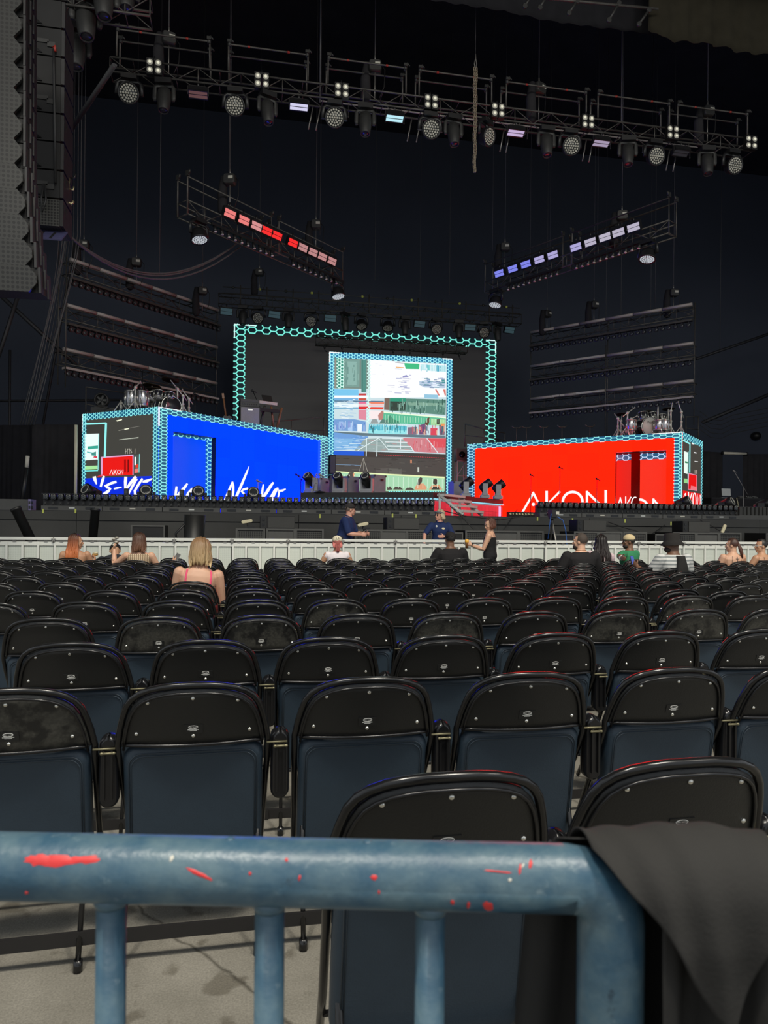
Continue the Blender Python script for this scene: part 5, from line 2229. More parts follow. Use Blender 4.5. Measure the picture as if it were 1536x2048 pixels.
# small low batten between
a, b = at_y(1018, 1028, 18.6), at_y(1074, 1030, 18.6)
r = thing('floor_light_bar', 'short dark light bar between the riser and the red-side batten', 'light bar', (a.x, 18.6, DZ))
mb = MB()
mb.box(((b.x - a.x) / 2, .1, .09), (b.x - a.x, .2, .17))
part(mb.build('housing', M['black_steel']), r)
for i in range(9):
    mb = MB()
    mb.lathe([(.0, .0), (.045, .0), (.035, .01), (.0, .012)], 8, rx3(PI / 2), ((b.x - a.x) * (i + .5) / 9, -.005, .11))
    part(mb.build('lamp_lens', M['brass']), r)
p = at_y(1078, 1012, LBY)


# ---- moving heads standing on the floor
def floor_head(tilt, body=None, k_=1.0):
    body = body or M['fixture']
    root = thing('moving_head', '', 'light')
    mb = MB()
    mb.pad(.46, .16, .36, .03, .02, None, (0, 0, .08))
    part(mb.build('base', body), root)
    mb = MB()
    for s in (-1, 1):
        mb.box((s * .215, 0, .36), (.07, .2, .46))
    mb.box((0, 0, .18), (.46, .22, .06))
    part(mb.build('yoke', body), root)
    Mt = rx3(tilt)
    c = Vector((0, 0, .50))
    mb = MB()
    mb.lathe([(.10, -.24), (.15, -.22), (.17, -.1), (.17, .12), (.18, .14), (.18, .30), (.165, .31), (.155, .27)], 18, Mt, c)
    mb.box(c + Mt @ Vector((0, .12, 0)), (.12, .12, .25), Mt)
    part(mb.build('head', M['fixture']), root)
    mb = MB()
    mb.lathe([(.0, .268), (.158, .268), (.14, .295), (.08, .312), (.0, .318)], 18, Mt, c)
    part(mb.build('front_lens', M['lens_dark']), root)
    mb = MB()
    mb.tube([c + Mt @ Vector((.125 * math.cos(t), .125 * math.sin(t), .305)) for t in [2 * PI * k / 20 for k in range(21)]], .014, 6, False)
    part(mb.build('lens_ring', M['lens']), root)
    root.scale = (k_, k_, k_)
    return root


pal = M['fixture_grey']
GREYB = pm('pale_fixture', (.42, .42, .44), .45, 0, .2, 9)
hw = Proto(floor_head(math.radians(64), None, .85))
for i, (u, rz, y) in enumerate(((186, -.7, 17.9), (293, .05, 17.9), (396, .1, 17.9), (505, .1, 17.9))):
    p = at_y(u, 985, y)
    hw.put((p.x, y, DZ), 'black moving head on the stage lip, %s from the white tube' % ORD[i], 'moving heads along the blue side', rz=rz)
for i, (u, rz) in enumerate(((1362, .75), (1448, .6), (1524, .8))):
    p = at_y(u, 1005, 17.9)
    hw.put((p.x, 17.9, DZ), 'black moving head behind the red-side batten, %s from the red lettering' % ORD[i], 'moving heads along the red side', rz=rz)
hr = Proto(floor_head(math.radians(52), GREYB, .74))
for i, (u, d, rz) in enumerate(((622, 19.2, -.95), (679, 19.2, -.6), (734, 19.2, -.55))):
    p = at(u, 985, d)
    hr.put((p.x, p.y, RZ), 'moving head on the riser, %s from the blue wall' % ORD[i], 'moving heads on the riser', rz=rz)
for i, (u, d, rz) in enumerate(((938, 20.3, 1.35), (976, 20.9, 1.35), (1002, 21.3, 1.35))):
    p = at(u, 990, d)
    hr.put((p.x - .1, p.y, RZ), 'moving head on the riser\'s red-lit side, %s from the video screen' % ORD[i], 'moving heads on the riser, red side', rz=rz)
CASEC = pm('road_case', (.30, .30, .34), .55, 0, .12, 6)
for i, (u, d, w, h) in enumerate(((652, 19.6, .34, .46), (706, 19.5, .46, .50), (758, 19.4, .48, .54), (919, 21.0, .36, .5))):
    p = at(u, 985, d)
    r = thing('road_case', 'square road case on the riser between the moving heads, %s from the blue wall' % ORD[i], 'case', (p.x, p.y, RZ), math.radians(40) if i < 3 else .2, 'road cases on the riser')
    mb = MB()
    mb.box((0, .2, h / 2 + .01), (w, w, h))
    part(mb.build('case_body', CASEC), r)
    mb = MB()
    mb.box((.04, -.035 - (w / 2 - .2), h * .78), (.1, .02, .04))
    part(mb.build('latch', M['black_steel']), r)
    mb = MB()
    for k in (-1, 1):
        for z in (.03, h - .015):
            mb.box((k * (w / 2 - .01), .2 - w / 2, z), (.05, .03, .05))
    part(mb.build('corner', M['case_grey']), r)
# small lamps along the lip
for i, u in enumerate((252, 363, 459)):
    p = at_y(u, 985, 17.2)
    r = thing('lip_lamp', 'small grey box lamp on the stage lip, %s from the white tube' % ORD[i], 'light', (p.x, 17.25, DZ), 0, 'small box lamps on the lip')
    mb = MB()
    mb.pad(.1, .3, .12, .02, .01, None, (0, 0, .39))
    mb.box((0, 0, .12), (.16, .14, .24))
    part(mb.build('body', M['fixture_grey']), r)
    mb = MB()
    mb.box((0, -.065, .46), (.06, .012, .08))
    part(mb.build('window', M['lens_dark']), r)
# white light tube
a, b = at_y(153, 850, 20.6), at_y(151, 985, 20.6)
r = thing('light_tube', 'upright pale light tube beside the blue container', 'light', (b.x, 20.6, DZ))
mb = MB()
mb.tube([(0, 0, .1), (0, 0, a.z - DZ)], .04, 10)
part(mb.build('tube', pm('pale_tube', (.72, .68, .52), .4, 0, .1)), r)
mb = MB()
mb.box((-.02, 0, .12), (.22, .2, .24))
mb.box((.0, -.1, .28), (.12, .1, .14))
part(mb.build('stand_base', M['fixture_grey']), r)
a, b = at_y(1444, 906, 28.9), at_y(1494, 909, 28.9)
r = thing('light_tube', 'level pale bar closing the top of the opening between curtains', 'light', (a.x, 28.9, a.z))
mb = MB()
mb.tube([(0, 0, 0), (b.x - a.x, 0, 0)], .06, 10)
part(mb.build('tube', pm('pale_bar', (.70, .66, .55), .4, 0, .1)), r)
mb = MB()
for x in (.02, b.x - a.x - .02):
    mb.tube([(x - .03, 0, 0), (x + .03, 0, 0)], .075, 10)
part(mb.build('end_cap', M['black_steel']), r)
a, b = at_y(62, 912, 20), at_y(60, 935, 20)
r = thing('pipe_stand', 'black pole with white taped tip before the grey curtain', 'stand', (b.x - .1, 20, DZ))
mb = MB()
mb.tube([(-.12, 0, .02), (.02, 0, b.z - DZ)], .05, 8)
part(mb.build('pole', M['black_steel']), r)
mb = MB()
mb.tube([(.02, 0, b.z - DZ), (.04, 0, a.z - DZ)], .05, 8)
part(mb.build('tip', M['tape_white']), r)


# ---- microphone stands
def mic_stand(loc, h, boom, label, mat, rz=0.0):
    r = thing('microphone_stand', label, 'stand', loc, rz)
    mb = MB()
    mb.lathe([(.15, 0), (.15, .02), (.03, .04), (.02, .05)], 14)
    part(mb.build('base', M['black_steel']), r)
    mb = MB()
    mb.tube([(0, 0, .04), (0, 0, h)], .014, 8)
    part(mb.build('pole', mat), r)
    bx, bz = boom
    if bx:
        mb = MB()
        mb.tube([(-bx * .45, 0, h - bz * .45), (bx, 0, h + bz)], .012, 8)
        part(mb.build('boom', mat), r)
    tipx = Vector((bx, 0, h + bz))
    mb = MB()
    dirx = -1 if bx <= 0 else 1
    mb.tube([tipx + Vector((-dirx * .12, 0, -.05)), tipx], [.014, .022], 8)
    mb.ell(tipx + Vector((dirx * .02, 0, .01)), (.036, .036, .036), 10, 8)
    part(mb.build('microphone', mat), r)
    return r


REDISH = pm('stand_grey', (.35, .33, .33), .4, .3)
p = at_y(1487, 995, 24)
mic_stand((p.x, 24, DZ), at_y(1486, 975, 24).z - DZ, (-.42, .62), 'boom microphone stand before the opening with its microphone raised', REDISH)
for i, (u, v, d) in enumerate(((1062, 950, 22.5), (1120, 935, 22.3), (1194, 958, 22))):
    p = at(u, v, d)
    mic_stand((p.x, p.y, DZ), p.z - DZ, (0, 0), 'thin black microphone stand before the red wall, %s from the riser' % ORD[i], M['black_steel'])
p = at(602, 950, 20.5)
mic_stand((p.x, p.y, DZ), p.z - DZ - .12, (-.12, .12), 'thin black microphone stand at the far edge of the blue wall', M['black_steel'])
p = at(640, 950, 18.3)
mic_stand((p.x, p.y, RZ), p.z - RZ, (0, 0), 'straight microphone stand before the riser road cases', REDISH)
p = at(516, 962, 18.0)
mic_stand((p.x, p.y, DZ), p.z - DZ, (0, 0), 'slim microphone stand between the white brush letters', REDISH)
# guitar-like folded stand on the riser
p = at(632, 985, 18.5)
r = thing('folded_stand', 'pale folded instrument stand leaning at the riser edge', 'stand', (p.x, p.y, RZ))
mb = MB()
mb.tube([(-.08, 0, 0), (0, 0, .5)], .015, 6)
mb.tube([(.06, 0, 0), (.02, 0, .52)], .015, 6)
part(mb.build('legs', REDISH), r)
mb = MB()
mb.tube([(-.04, 0, .25), (.05, 0, .25)], .012, 6)
part(mb.build('cross_bar', REDISH), r)

# ---- table with laptop on the far side
p = at_y(1420, 985, 26.5)
q = at_y(1520, 985, 26.5)
r = thing('draped_table', 'table under a dark cloth with a laptop and gear on top', 'table', ((p.x + q.x) / 2, 26.5, DZ))
w = q.x - p.x
ht = at_y(1470, 996, 26.5).z - DZ
ht = max(ht, .7)
mb = MB()
mb.box((0, .3, ht - .02), (w, .8, .04))
part(mb.build('table_top', M['deck']), r)
mb = MB()
mb.box((0, -.08, ht / 2), (w, .03, ht - .02))
for x in (-w / 2 + .02, w / 2 - .02):
    mb.box((x, .3, ht / 2), (.03, .76, ht - .02))
part(mb.build('cloth', M['drape_grey']), r)
p = at_y(1456, 990, 26.5)
r2 = thing('laptop', 'open silver laptop seen from its lid on the draped table', 'laptop', (p.x, 26.6, DZ + ht))
mb = MB()
mb.box((0, .02, .24), (.42, .014, .30), rx3(-.1))
part(mb.build('lid', M['alu']), r2)
mb = MB()
mb.box((0, .16, .01), (.42, .3, .02))
part(mb.build('keyboard', M['alu']), r2)
for i, (u, w_) in enumerate(((1484, .22), (1500, .26), (1512, .2))):
    p = at_y(u, 990, 26.5)
    r2 = thing('desk_device', 'small pale audio device on the draped table, %s from the laptop' % ORD[i], 'device', (p.x, 26.5, DZ + ht), 0, 'devices on the draped table')
    mb = MB()
    mb.pad(w_, .07, .2, .015, .01, None, (0, .1, .036))
    part(mb.build('box', M['case_grey']), r2)
    mb = MB()
    for k in range(3):
        mb.lathe([(.015, .0), (.012, .02)], 8, None, (-w_ / 3 + k * w_ / 3, .1, .07))
    part(mb.build('knobs', M['alu']), r2)
a = at_y(1474, 1000, 26.3)
mb = MB()
mb.tube([(a.x + .02, 26.35, DZ + ht), (a.x + .06, 26.3, DZ + ht - .3), (a.x - .05, 26.3, DZ + .02)], .02, 6)
tag(mb.build('pale_cable', M['cream']), 'pale cable hanging down the front of the draped table', 'cable')

# ---- drum kits and rigs on the container roofs
def drum(name, r_, depth, loc, rot, label, shell, head, group=None, legs=None, mark=None):
    root = thing(name, label, 'drum', loc)
    root.rotation_euler = rot
    mb = MB()
    mb.lathe([(r_ * .97, 0), (r_, .01), (r_, depth - .01), (r_ * .97, depth)], 22)
    part(mb.build('shell', shell), root)
    for z, nm in ((depth, 'front_head'), (0, 'rear_head')):
        mb = MB()
        s = 1 if z else -1
        mb.lathe([(0, z + s * .004), (r_ * .95, z + s * .004), (r_ * .95, z + s * .006), (0, z + s * .006)], 22)
        part(mb.build(nm, head), root)
    for z in (.012, depth - .012):
        mb = MB()
        mb.tube([(r_ * 1.02 * math.cos(t), r_ * 1.02 * math.sin(t), z) for t in [2 * PI * k / 24 for k in range(25)]], .014, 6, False)
        part(mb.build('hoop', M['chrome']), root)
    mb = MB()
    for k in range(8):
        a_ = 2 * PI * k / 8
        mb.tube([(r_ * 1.03 * math.cos(a_), r_ * 1.03 * math.sin(a_), .02), (r_ * 1.03 * math.cos(a_), r_ * 1.03 * math.sin(a_), depth - .02)], .012, 5)
    part(mb.build('lugs', M['chrome']), root)
    if legs:
        for a_ in (20, 140, 260):
            mb = MB()
            c, s = math.cos(math.radians(a_)), math.sin(math.radians(a_))
            mb.tube([(r_ * 1.03 * c, r_ * 1.03 * s, depth * .5), (r_ * 1.1 * c, r_ * 1.1 * s, -legs)], .012, 6)
            part(mb.build('leg', M['chrome']), root)
    if mark:
        part(text_mb(mark, .12, rz3(-PI / 2 if False else 0), (0, r_ * .45, depth + .009)).build('lettering', M['black_steel']), root)
    return root


M['stand_pale'] = pm('bright_stand_metal', (.72, .70, .62), .4, .25, .1, 12)


def cymbal_stand(loc, h, label, boom=None, cym=.2, group=None):
    r = thing('cymbal_stand', label, 'stand', loc, random.uniform(0, 2), group)
    for k in range(3):
        mb = MB()
        a_ = 2 * PI * k / 3
        mb.tube([(0, 0, .34), (.24 * math.cos(a_), .24 * math.sin(a_), .015)], .016, 6)
        part(mb.build('leg', M['stand_pale']), r)
    mb = MB()
    mb.tube([(0, 0, .12), (0, 0, h * .6)], .032, 10)
    mb.tube([(0, 0, h * .6), (0, 0, h)], .024, 10)
    mb.ell((0, 0, h * .6), (.045, .045, .045), 8, 6)
    part(mb.build('tube', M['stand_pale']), r)
    tip = Vector((0, 0, h))
    if boom:
        tip = Vector((boom[0], 0, h + boom[1]))
        mb = MB()
        mb.tube([(-boom[0] * .6, 0, h - boom[1] * .6), tip], .016, 6)
        mb.ell((0, 0, h), (.05, .05, .05), 8, 6)
        part(mb.build('boom', M['stand_pale']), r)
    if cym:
        mb = MB()
        mb.lathe([(.02, .05), (.05, .03), (cym, 0), (cym, -.006), (.05, .02)], 20, Matrix.Rotation(.15, 3, 'Y'), tip)
        part(mb.build('cymbal', M['cymbal']), r)
    else:
        mb = MB()
        mb.ell(tip, (.03, .03, .05), 8, 6)
        part(mb.build('felt_tip', M['steel']), r)
    return r


CHS = pm('chrome_shell', (.45, .45, .47), .22, .8, .2, 6)
DSH = pm('dark_shell', (.02, .02, .025), .25, 0, .3, 6)


def roof(u, v, zroof, d):
    p = at(u, v, d)
    return Vector((p.x, p.y, zroof))


# left kit
zl = TL + .01
b = roof(333, 812, zl, 20.0)
drum('bass_drum', .27, .4, (b.x, b.y + .4, zl + .28), (PI / 2, 0, .35), 'dark bass drum with round emblem on the blue container', DSH, pm('dark_head', (.02, .02, .022), .4), mark=None)
mb = MB()
mb.lathe([(0, 0), (.075, 0), (.075, .004), (0, .004)], 16, RX90 @ Matrix.Identity(3), (b.x + .02, b.y - .03, zl + .30))
tag(mb.build('drum_emblem', pm('pink_emblem', (.40, .16, .17), .5)), 'round pinkish emblem on the front of the dark bass drum', 'emblem')
for i, (u, v, r_, dpt) in enumerate(((316, 797, .15, .22), (338, 799, .14, .2), (300, 800, .15, .2))):
    p = at(u, v, 20.1)
    drum('rack_tom', r_, dpt, (p.x, p.y, max(p.z, zl + .2)), (-.35, .1, 0), 'dark rack tom above the emblem bass drum, %s of three' % ORD[i], DSH, M['white_head'], 'rack toms on the blue container', legs=max(p.z, zl + .2) - zl - .01)
for i, (u, h, r_) in enumerate(((262, .62, .17), (285, .62, .16))):
    p = roof(u, 815, zl, 19.7)
    drum('floor_tom', r_, .42, (p.x, p.y, zl + .2), (0, 0, 0), 'chrome floor tom on the blue container, %s from its outer end' % ORD[i], CHS, M['white_head'], 'floor toms on the blue container', legs=.19)
for i, (u, vt, d, bm_, cy) in enumerate(((242, 803, 19.7, None, 0), (254, 788, 19.9, (.25, .12), 0), (271, 775, 19.5, (.22, .2), 0), (292, 786, 19.9, (.3, .15), .24), (304, 772, 20.4, None, .26), (355, 778, 20.6, (-.3, .2), .25), (366, 792, 20.2, (-.25, .2), 0), (378, 798, 21, (-.2, .25), 0))):
    p = at(u, vt, d)
    cymbal_stand((p.x, p.y, zl), p.z - zl, 'chrome drum hardware stand on the blue container, %s from its outer end' % ORD[i], bm_, cy, 'stands on the blue container')
for i, (u, v0, d) in enumerate(((285, 742, 20.4), (390, 788, 21.5))):
    p = at(u, v0, d)
    mic_stand((p.x, p.y, zl), p.z - zl, (0, 0), 'tall thin overhead stand behind the drums on the blue container, %s' % ('nearest the drums', 'past the cymbals')[i], M['black_steel'])
# lamp and case behind the left kit
p = roof(210, 820, zl, 22.3)
r = thing('road_case', 'grey case with a fan on top behind the blue container drums', 'case', p)
mb = MB()
mb.box((0, 0, .28), (.75, .5, .56))
part(mb.build('case_body', M['fixture_grey']), r)
mb = MB()
mb.box((-.44, -.1, .2), (.14, .3, .4))
part(mb.build('side_pocket', M['black_steel']), r)
r = thing('stage_fan', 'grey drum fan standing on the case behind the drums', 'fan', (p.x - .1, p.y, zl + .57))
mb = MB()
mb.lathe([(.19, -.12), (.22, -.1), (.22, .1), (.19, .12), (.17, .1), (.17, -.1)], 18, rx3(PI / 2), (0, 0, .25))
mb.box((0, 0, .02), (.4, .25, .04))
part(mb.build('housing', M['fixture_grey']), r)
mb = MB()
for k in range(5):
    a_ = 2 * PI * k / 5
    mb.box((.09 * math.cos(a_), -.02, .25 + .09 * math.sin(a_)), (.15, .02, .06), Matrix.Rotation(-a_, 3, 'Y'))
mb.ell((0, -.05, .25), (.04, .04, .04), 8, 6)
part(mb.build('blades', M['case_grey']), r)
# rear handrails on the roofs
def roof_rail(pts, label, zroof, mids=1):
    r = thing('roof_handrail', label, 'handrail', (pts[0].x, pts[0].y, zroof))
    o = Vector((pts[0].x, pts[0].y, zroof))
    for p in pts:
        mb = MB()
        q = p - o
        mb.tube([(q.x, q.y, 0), q], .02, 6)
        part(mb.build('post', M['truss']), r)
    mb = MB()
    mb.tube([p - o for p in pts], .02, 6)
    part(mb.build('top_bar', M['truss']), r)
    for k in range(mids):
        mb = MB()
        mb.tube([(p.x - o.x, p.y - o.y, (p.z - o.z) * (k + 1) / (mids + 1)) for p in pts], .016, 6)
        part(mb.build('mid_bar', M['truss']), r)


roof_rail([at(172, 774, 21.2), at(262, 788, 23.0)], 'thin handrail at the back corner of the blue container', TL)
roof_rail([at(544, 843, 24.6), at(583, 840, 25.3), at(648, 834, 26.3)], 'thin handrail at the inner end of the blue container', TL)
roof_rail([at(930, 848, 26.5), at(968, 858, 26.0), at(1010, 866, 26.6)], 'thin handrail at the inner end of the red container', TR)
roof_rail([at(1372, 834, 23.8), at(1397, 833, 24.8)], 'thin handrail at the outer corner of the red container', TR)
for i, u in enumerate((1033, 1053, 1087, 1124, 1180)):
    p = at(u, 856 - (u - 1033) * .02, 26 - (u - 1033) * .012)
    r = thing('music_stand', 'small dark stand on the red container roof, %s from the video screen' % ORD[i], 'stand', (p.x, p.y, TR), 0, 'dark stands on the red container')
    h = max(p.z - TR, .25)
    mb = MB()
    mb.tube([(0, 0, 0), (0, 0, h)], .018, 6)
    part(mb.build('pole', M['truss']), r)
    mb = MB()
    mb.tube([(-.18, 0, h + .06), (-.1, 0, h), (.1, 0, h), (.18, 0, h + .06)], .022, 6)
    part(mb.build('tray', M['truss']), r)
# amplifier and keyboards
p = roof(500, 848, zl, 21.9)
r = thing('guitar_amplifier', 'pale-fronted speaker cabinet with amplifier head near the portal', 'amplifier', p, math.radians(10))
mb = MB()
mb.box((0, .17, .30), (.62, .34, .60))
part(mb.build('cabinet', M['black_plastic']), r)
mb = MB()
mb.box((0, -.006, .30), (.56, .014, .54))
part(mb.build('grille_cloth', pm('grille_cloth', (.34, .33, .31), .8, 0, .15, 40)), r)
mb = MB()
mb.pad(.16, .05, .014, .02, .004, None, (0, -.02, .5))
part(mb.build('badge', M['chrome']), r)
mb = MB()
mb.box((0, .17, .72), (.58, .3, .22))
part(mb.build('amp_head', M['fixture']), r)
mb = MB()
for k in range(7):
    mb.lathe([(.018, 0), (.014, .03)], 8, RX90, (-.22 + k * .07, .02, .68))
mb.box((0, .016, .77), (.5, .012, .05))
part(mb.build('control_panel', M['case_grey']), r)
p = roof(528, 850, zl, 22.6)
r = thing('keyboard_rig', 'keyboards on a slanted stand near the portal', 'keyboard', p, math.radians(25))
for s in (-.3, .3):
    mb = MB()
    mb.tube([(s + .1, .1, 0), (s - .05, 0, .75)], .035, 8)
    mb.tube([(s + .25, .25, 0), (s + .38, .1, .78)], .04, 8)
    part(mb.build('stand_leg', M['wood'] if s > 0 else M['case_grey']), r)
mb = MB()
mb.box((0, 0, .62), (.95, .36, .1), rx3(.15))
part(mb.build('lower_keyboard', M['fixture']), r)
mb = MB()
mb.box((.02, .06, .86), (.8, .3, .09), rx3(.15))
part(mb.build('upper_keyboard', M['alu']), r)
mb = MB()
mb.box((.2, .2, 1.04), (.34, .02, .22), rx3(-.5))
part(mb.build('score_rest', M['fixture_grey']), r)
p = at(507, 782, 22.4)
mic_stand((p.x + .2, p.y, zl), p.z - zl - .5, (-.22, .5), 'boom microphone stand beside the keyboards on the blue container', M['black_steel'])
p = roof(450, 838, zl, 22.5)
r = thing('electric_guitar', 'wooden-necked guitar leaning upright behind the blue wall', 'guitar', p)
mb = MB()
mb.tube([(.04, 0, .3), (-.05, 0, .95)], .03, 6)
mb.box((-.065, 0, 1.03), (.07, .03, .16), Matrix.Rotation(-.14, 3, 'Y'))
part(mb.build('neck', M['wood']), r)
mb = MB()
mb.prism([(-.14, 0), (-.1, -.04), (.1, -.04), (.16, .02), (.13, .18), (.15, .32), (.07, .36), (0, .33), (-.08, .36), (-.13, .3), (-.1, .18)], .05, RX90, (.06, 0, .05))
part(mb.build('body', M['gloss_black']), r)
for i, (u, w_, h, m_) in enumerate(((398, .4, .36, 'case_grey'), (425, .5, .2, 'fixture'), (468, .34, .3, 'fixture'))):
    p = roof(u, 832, zl, 22.2 + i * .2)
    r = thing('stage_box', 'small equipment box behind the blue wall, %s from the drums' % ORD[i], 'box', p, .5, 'equipment boxes on the blue container')
    mb = MB()
    mb.pad(w_, h, .3, .03, .015, None, (0, 0, h / 2 + .004))
    part(mb.build('box', M[m_]), r)
    mb = MB()
    mb.box((0, -.155, h * .6), (w_ * .6, .012, h * .3))
    part(mb.build('label_plate', M['alu'] if i == 0 else M['fixture_grey']), r)
# right kit
zr_ = TR + .01
b = roof(1291, 866, zr_, 23.6)
drum('bass_drum', .32, .42, (b.x, b.y + .2, zr_ + .33), (PI / 2, 0, 0.1), 'white-headed bass drum on the red container', DSH, M['white_head'], mark='Pearl')
for i, (u, v, r_, dpt) in enumerate(((1287, 836, .16, .24), (1306, 834, .14, .2), (1325, 838, .14, .2))):
    p = at(u, v, 23.8)
    drum('rack_tom', r_, dpt, (p.x, p.y, p.z - .05), (-.3, 0, 0), 'dark rack tom above the white-headed bass drum, %s of three' % ORD[i], DSH, M['white_head'], 'rack toms on the red container', legs=p.z - .06 - zr_)
for i, (u, r_) in enumerate(((1262, .16), (1318, .18), (1330, .15))):
    p = roof(u, 862, zr_, 23.3)
    drum('floor_tom', r_, .34, (p.x, p.y, zr_ + .2), (0, 0, 0), 'chrome floor tom on the red container, %s from the video screen' % ORD[i], CHS, M['white_head'], 'floor toms on the red container', legs=.19)
for i, (u, vt, d, bm_, cy) in enumerate(((1236, 837, 23.8, (-.25, -.3), 0), (1242, 842, 23.9, (.2, .25), .2), (1255, 826, 23.3, (.3, .2), 0), (1253, 838, 23.9, None, 0), (1262, 838, 23.4, (.25, .12), 0), (1294, 824, 24.2, None, .2), (1316, 815, 23.6, None, 0), (1324, 830, 23.3, None, 0), (1337, 818, 23.7, None, .2), (1342, 822, 23.3, (.05, .25), 0), (1363, 824, 23.2, (-.2, .3), 0))):
    p = at(u, vt, d)
    cymbal_stand((p.x, p.y, zr_), p.z - zr_, 'chrome drum hardware stand on the red container, %s from the video screen' % ORD[i], bm_, cy, 'stands on the red container')
# fill speaker on a truss tower beside the red wall
p = at_y(923, 990, 25.6)
tz = at_y(923, 922, 25.6).z
r = thing('speaker_tower', 'slim truss tower with a square speaker beside the red light wall', 'speaker', (p.x, 25.6, DZ))
for x in (-.17, .17):
    for y in (0, .3):
        mb = MB()
        mb.tube([(x, y, 0), (x, y, tz - DZ)], .022, 6)
        part(mb.build('upright', M['truss_pipe']), r)
for k in range(4):
    z0 = (tz - DZ) * k / 4
    z1 = (tz - DZ) * (k + 1) / 4
    mb = MB()
    mb.tube([(-.17, 0, z0), (.17, 0, z1)], .014, 5)
    mb.tube([(-.17, 0, z1), (.17, 0, z1)], .014, 5)
    part(mb.build('brace', M['truss_pipe']), r)
mb = MB()
mb.box((0, .15, tz - DZ + .24), (.42, .36, .46))
part(mb.build('speaker_box', M['fixture_grey']), r)
mb = MB()
mb.lathe([(.0, .0), (.05, .01), (.11, .0), (.12, .01), (.0, .012)], 16, rx3(PI / 2), (0, -.035, tz - DZ + .24))
part(mb.build('driver', M['gloss_black']), r)
p = at_y(660, 895, 25.9)
r = thing('speaker_tower', 'dark narrow speaker stack between the blue wall and the video screen', 'speaker', (p.x, 25.0, DZ))
for k in range(3):
    mb = MB()
    mb.box((0, .2, .5 + k * .72), (.22, .4, .68))
    c = mb.build('cabinet', M['array_body'], r)
    mb = MB()
    mb.box((0, -.012, .5 + k * .72), (.17, .02, .6))
    part(mb.build('grille', M['speaker_grille']), c)
mb = MB()
mb.box((0, .2, .08), (.3, .5, .15))
part(mb.build('plinth', M['black_steel']), r)
# ================================================================== THE CHAIRS
CH = 0.857         # top of the back
LEAN = 0.30


def ly(z):
    """how far the frame has swung forward at height z"""
    return (CH - z) * LEAN if z > .5 else (CH - .5) * LEAN + (.5 - z) * .45


def lf(z):
    """the tube below the back runs further forward, to the front foot"""
    return ly(z) if z > .62 else (CH - .62) * LEAN + (.62 - z) * .70


PROF = [(0, 0), (.05, .001), (.09, .006), (.125, .014), (.155, .027), (.178, .045), (.195, .07), (.207, .10), (.217, .14), (.226, .195)]


def topdrop(x):
    x = abs(x)
    for (x0, t0), (x1, t1) in zip(PROF[:-1], PROF[1:]):
        if x <= x1:
            return t0 + (t1 - t0) * (x - x0) / (x1 - x0)
    return PROF[-1][1]


def sag(x):
    return .75 * x * x


def plastic(name, dusty):
    base = (0.0105, 0.0108, 0.0105)
    m = pm(name, base, 0.42, 0, .25, 9, .12, 220)
    nt = m.node_tree
    b = nt.nodes['Principled BSDF']
    tc = nt.nodes.new('ShaderNodeTexCoord')
    oi = nt.nodes.new('ShaderNodeObjectInfo')
    ad = nt.nodes.new('ShaderNodeVectorMath')
    ad.operation = 'ADD'
    sc_ = nt.nodes.new('ShaderNodeVectorMath')
    sc_.operation = 'SCALE'
    sc_.inputs['Scale'].default_value = 37.0
    cmb = nt.nodes.new('ShaderNodeCombineXYZ')
    for k in range(3):
        nt.links.new(oi.outputs['Random'], cmb.inputs[k])
    nt.links.new(cmb.outputs[0], sc_.inputs[0])
    nt.links.new(tc.outputs['Object'], ad.inputs[0])
    nt.links.new(sc_.outputs[0], ad.inputs[1])
    nz = nt.nodes.new('ShaderNodeTexNoise')
    nz.inputs['Scale'].default_value = 13 if dusty else 7
    nz.inputs['Detail'].default_value = 6
    nz.inputs['Roughness'].default_value = .62
    nt.links.new(ad.outputs[0], nz.inputs['Vector'])
    rp = nt.nodes.new('ShaderNodeValToRGB')
    rp.color_ramp.elements[0].position = .40 if dusty else .56
    rp.color_ramp.elements[1].position = .52 if dusty else .95
    rp.color_ramp.elements[0].color = (0, 0, 0, 1)
    rp.color_ramp.elements[1].color = (1, 1, 1, 1) if dusty else (.35, .35, .35, 1)
    nt.links.new(nz.outputs[0], rp.inputs[0])
    n2 = nt.nodes.new('ShaderNodeTexNoise')
    n2.inputs['Scale'].default_value = 90
    nt.links.new(ad.outputs[0], n2.inputs['Vector'])
    mu = nt.nodes.new('ShaderNodeMath')
    mu.operation = 'MULTIPLY'
    nt.links.new(rp.outputs[0], mu.inputs[0])
    nt.links.new(n2.outputs[0], mu.inputs[1])
    mx = nt.nodes.new('ShaderNodeMix')
    mx.data_type = 'RGBA'
    mx.inputs[7].default_value = (.085, .082, .068, 1) if dusty else (.03, .03, .027, 1)
    nt.links.new(b.inputs['Base Color'].links[0].from_socket, mx.inputs[6])
    nt.links.new(mu.outputs[0], mx.inputs[0])
    nt.links.new(mx.outputs[2], b.inputs['Base Color'])
    return m


M['chair_clean'] = plastic('chair_plastic', False)
M['chair_dusty'] = plastic('dusty_chair_plastic', True)
M['navy'] = pm('navy_vinyl', (0.021, 0.037, 0.055), 0.5, 0, .12, 14, .1, 260)
M['navy_seam'] = pm('navy_seam', (0.028, 0.042, 0.058), 0.45, 0, .1, 14)
M['frame'] = pm('chair_frame', (0.0085, 0.0085, 0.009), 0.2, 0, .3, 10)
M['bar_pin'] = pm('hinge_pin_metal', (.22, .20, .12), .45, .6, .3, 30)
M['print_white'] = pm('white_print', (.86, .85, .80), .6, 0, .05, 30)
M['bar'] = pm('chair_bar', (0.012, 0.011, 0.011), 0.5, 0, .3, 10)


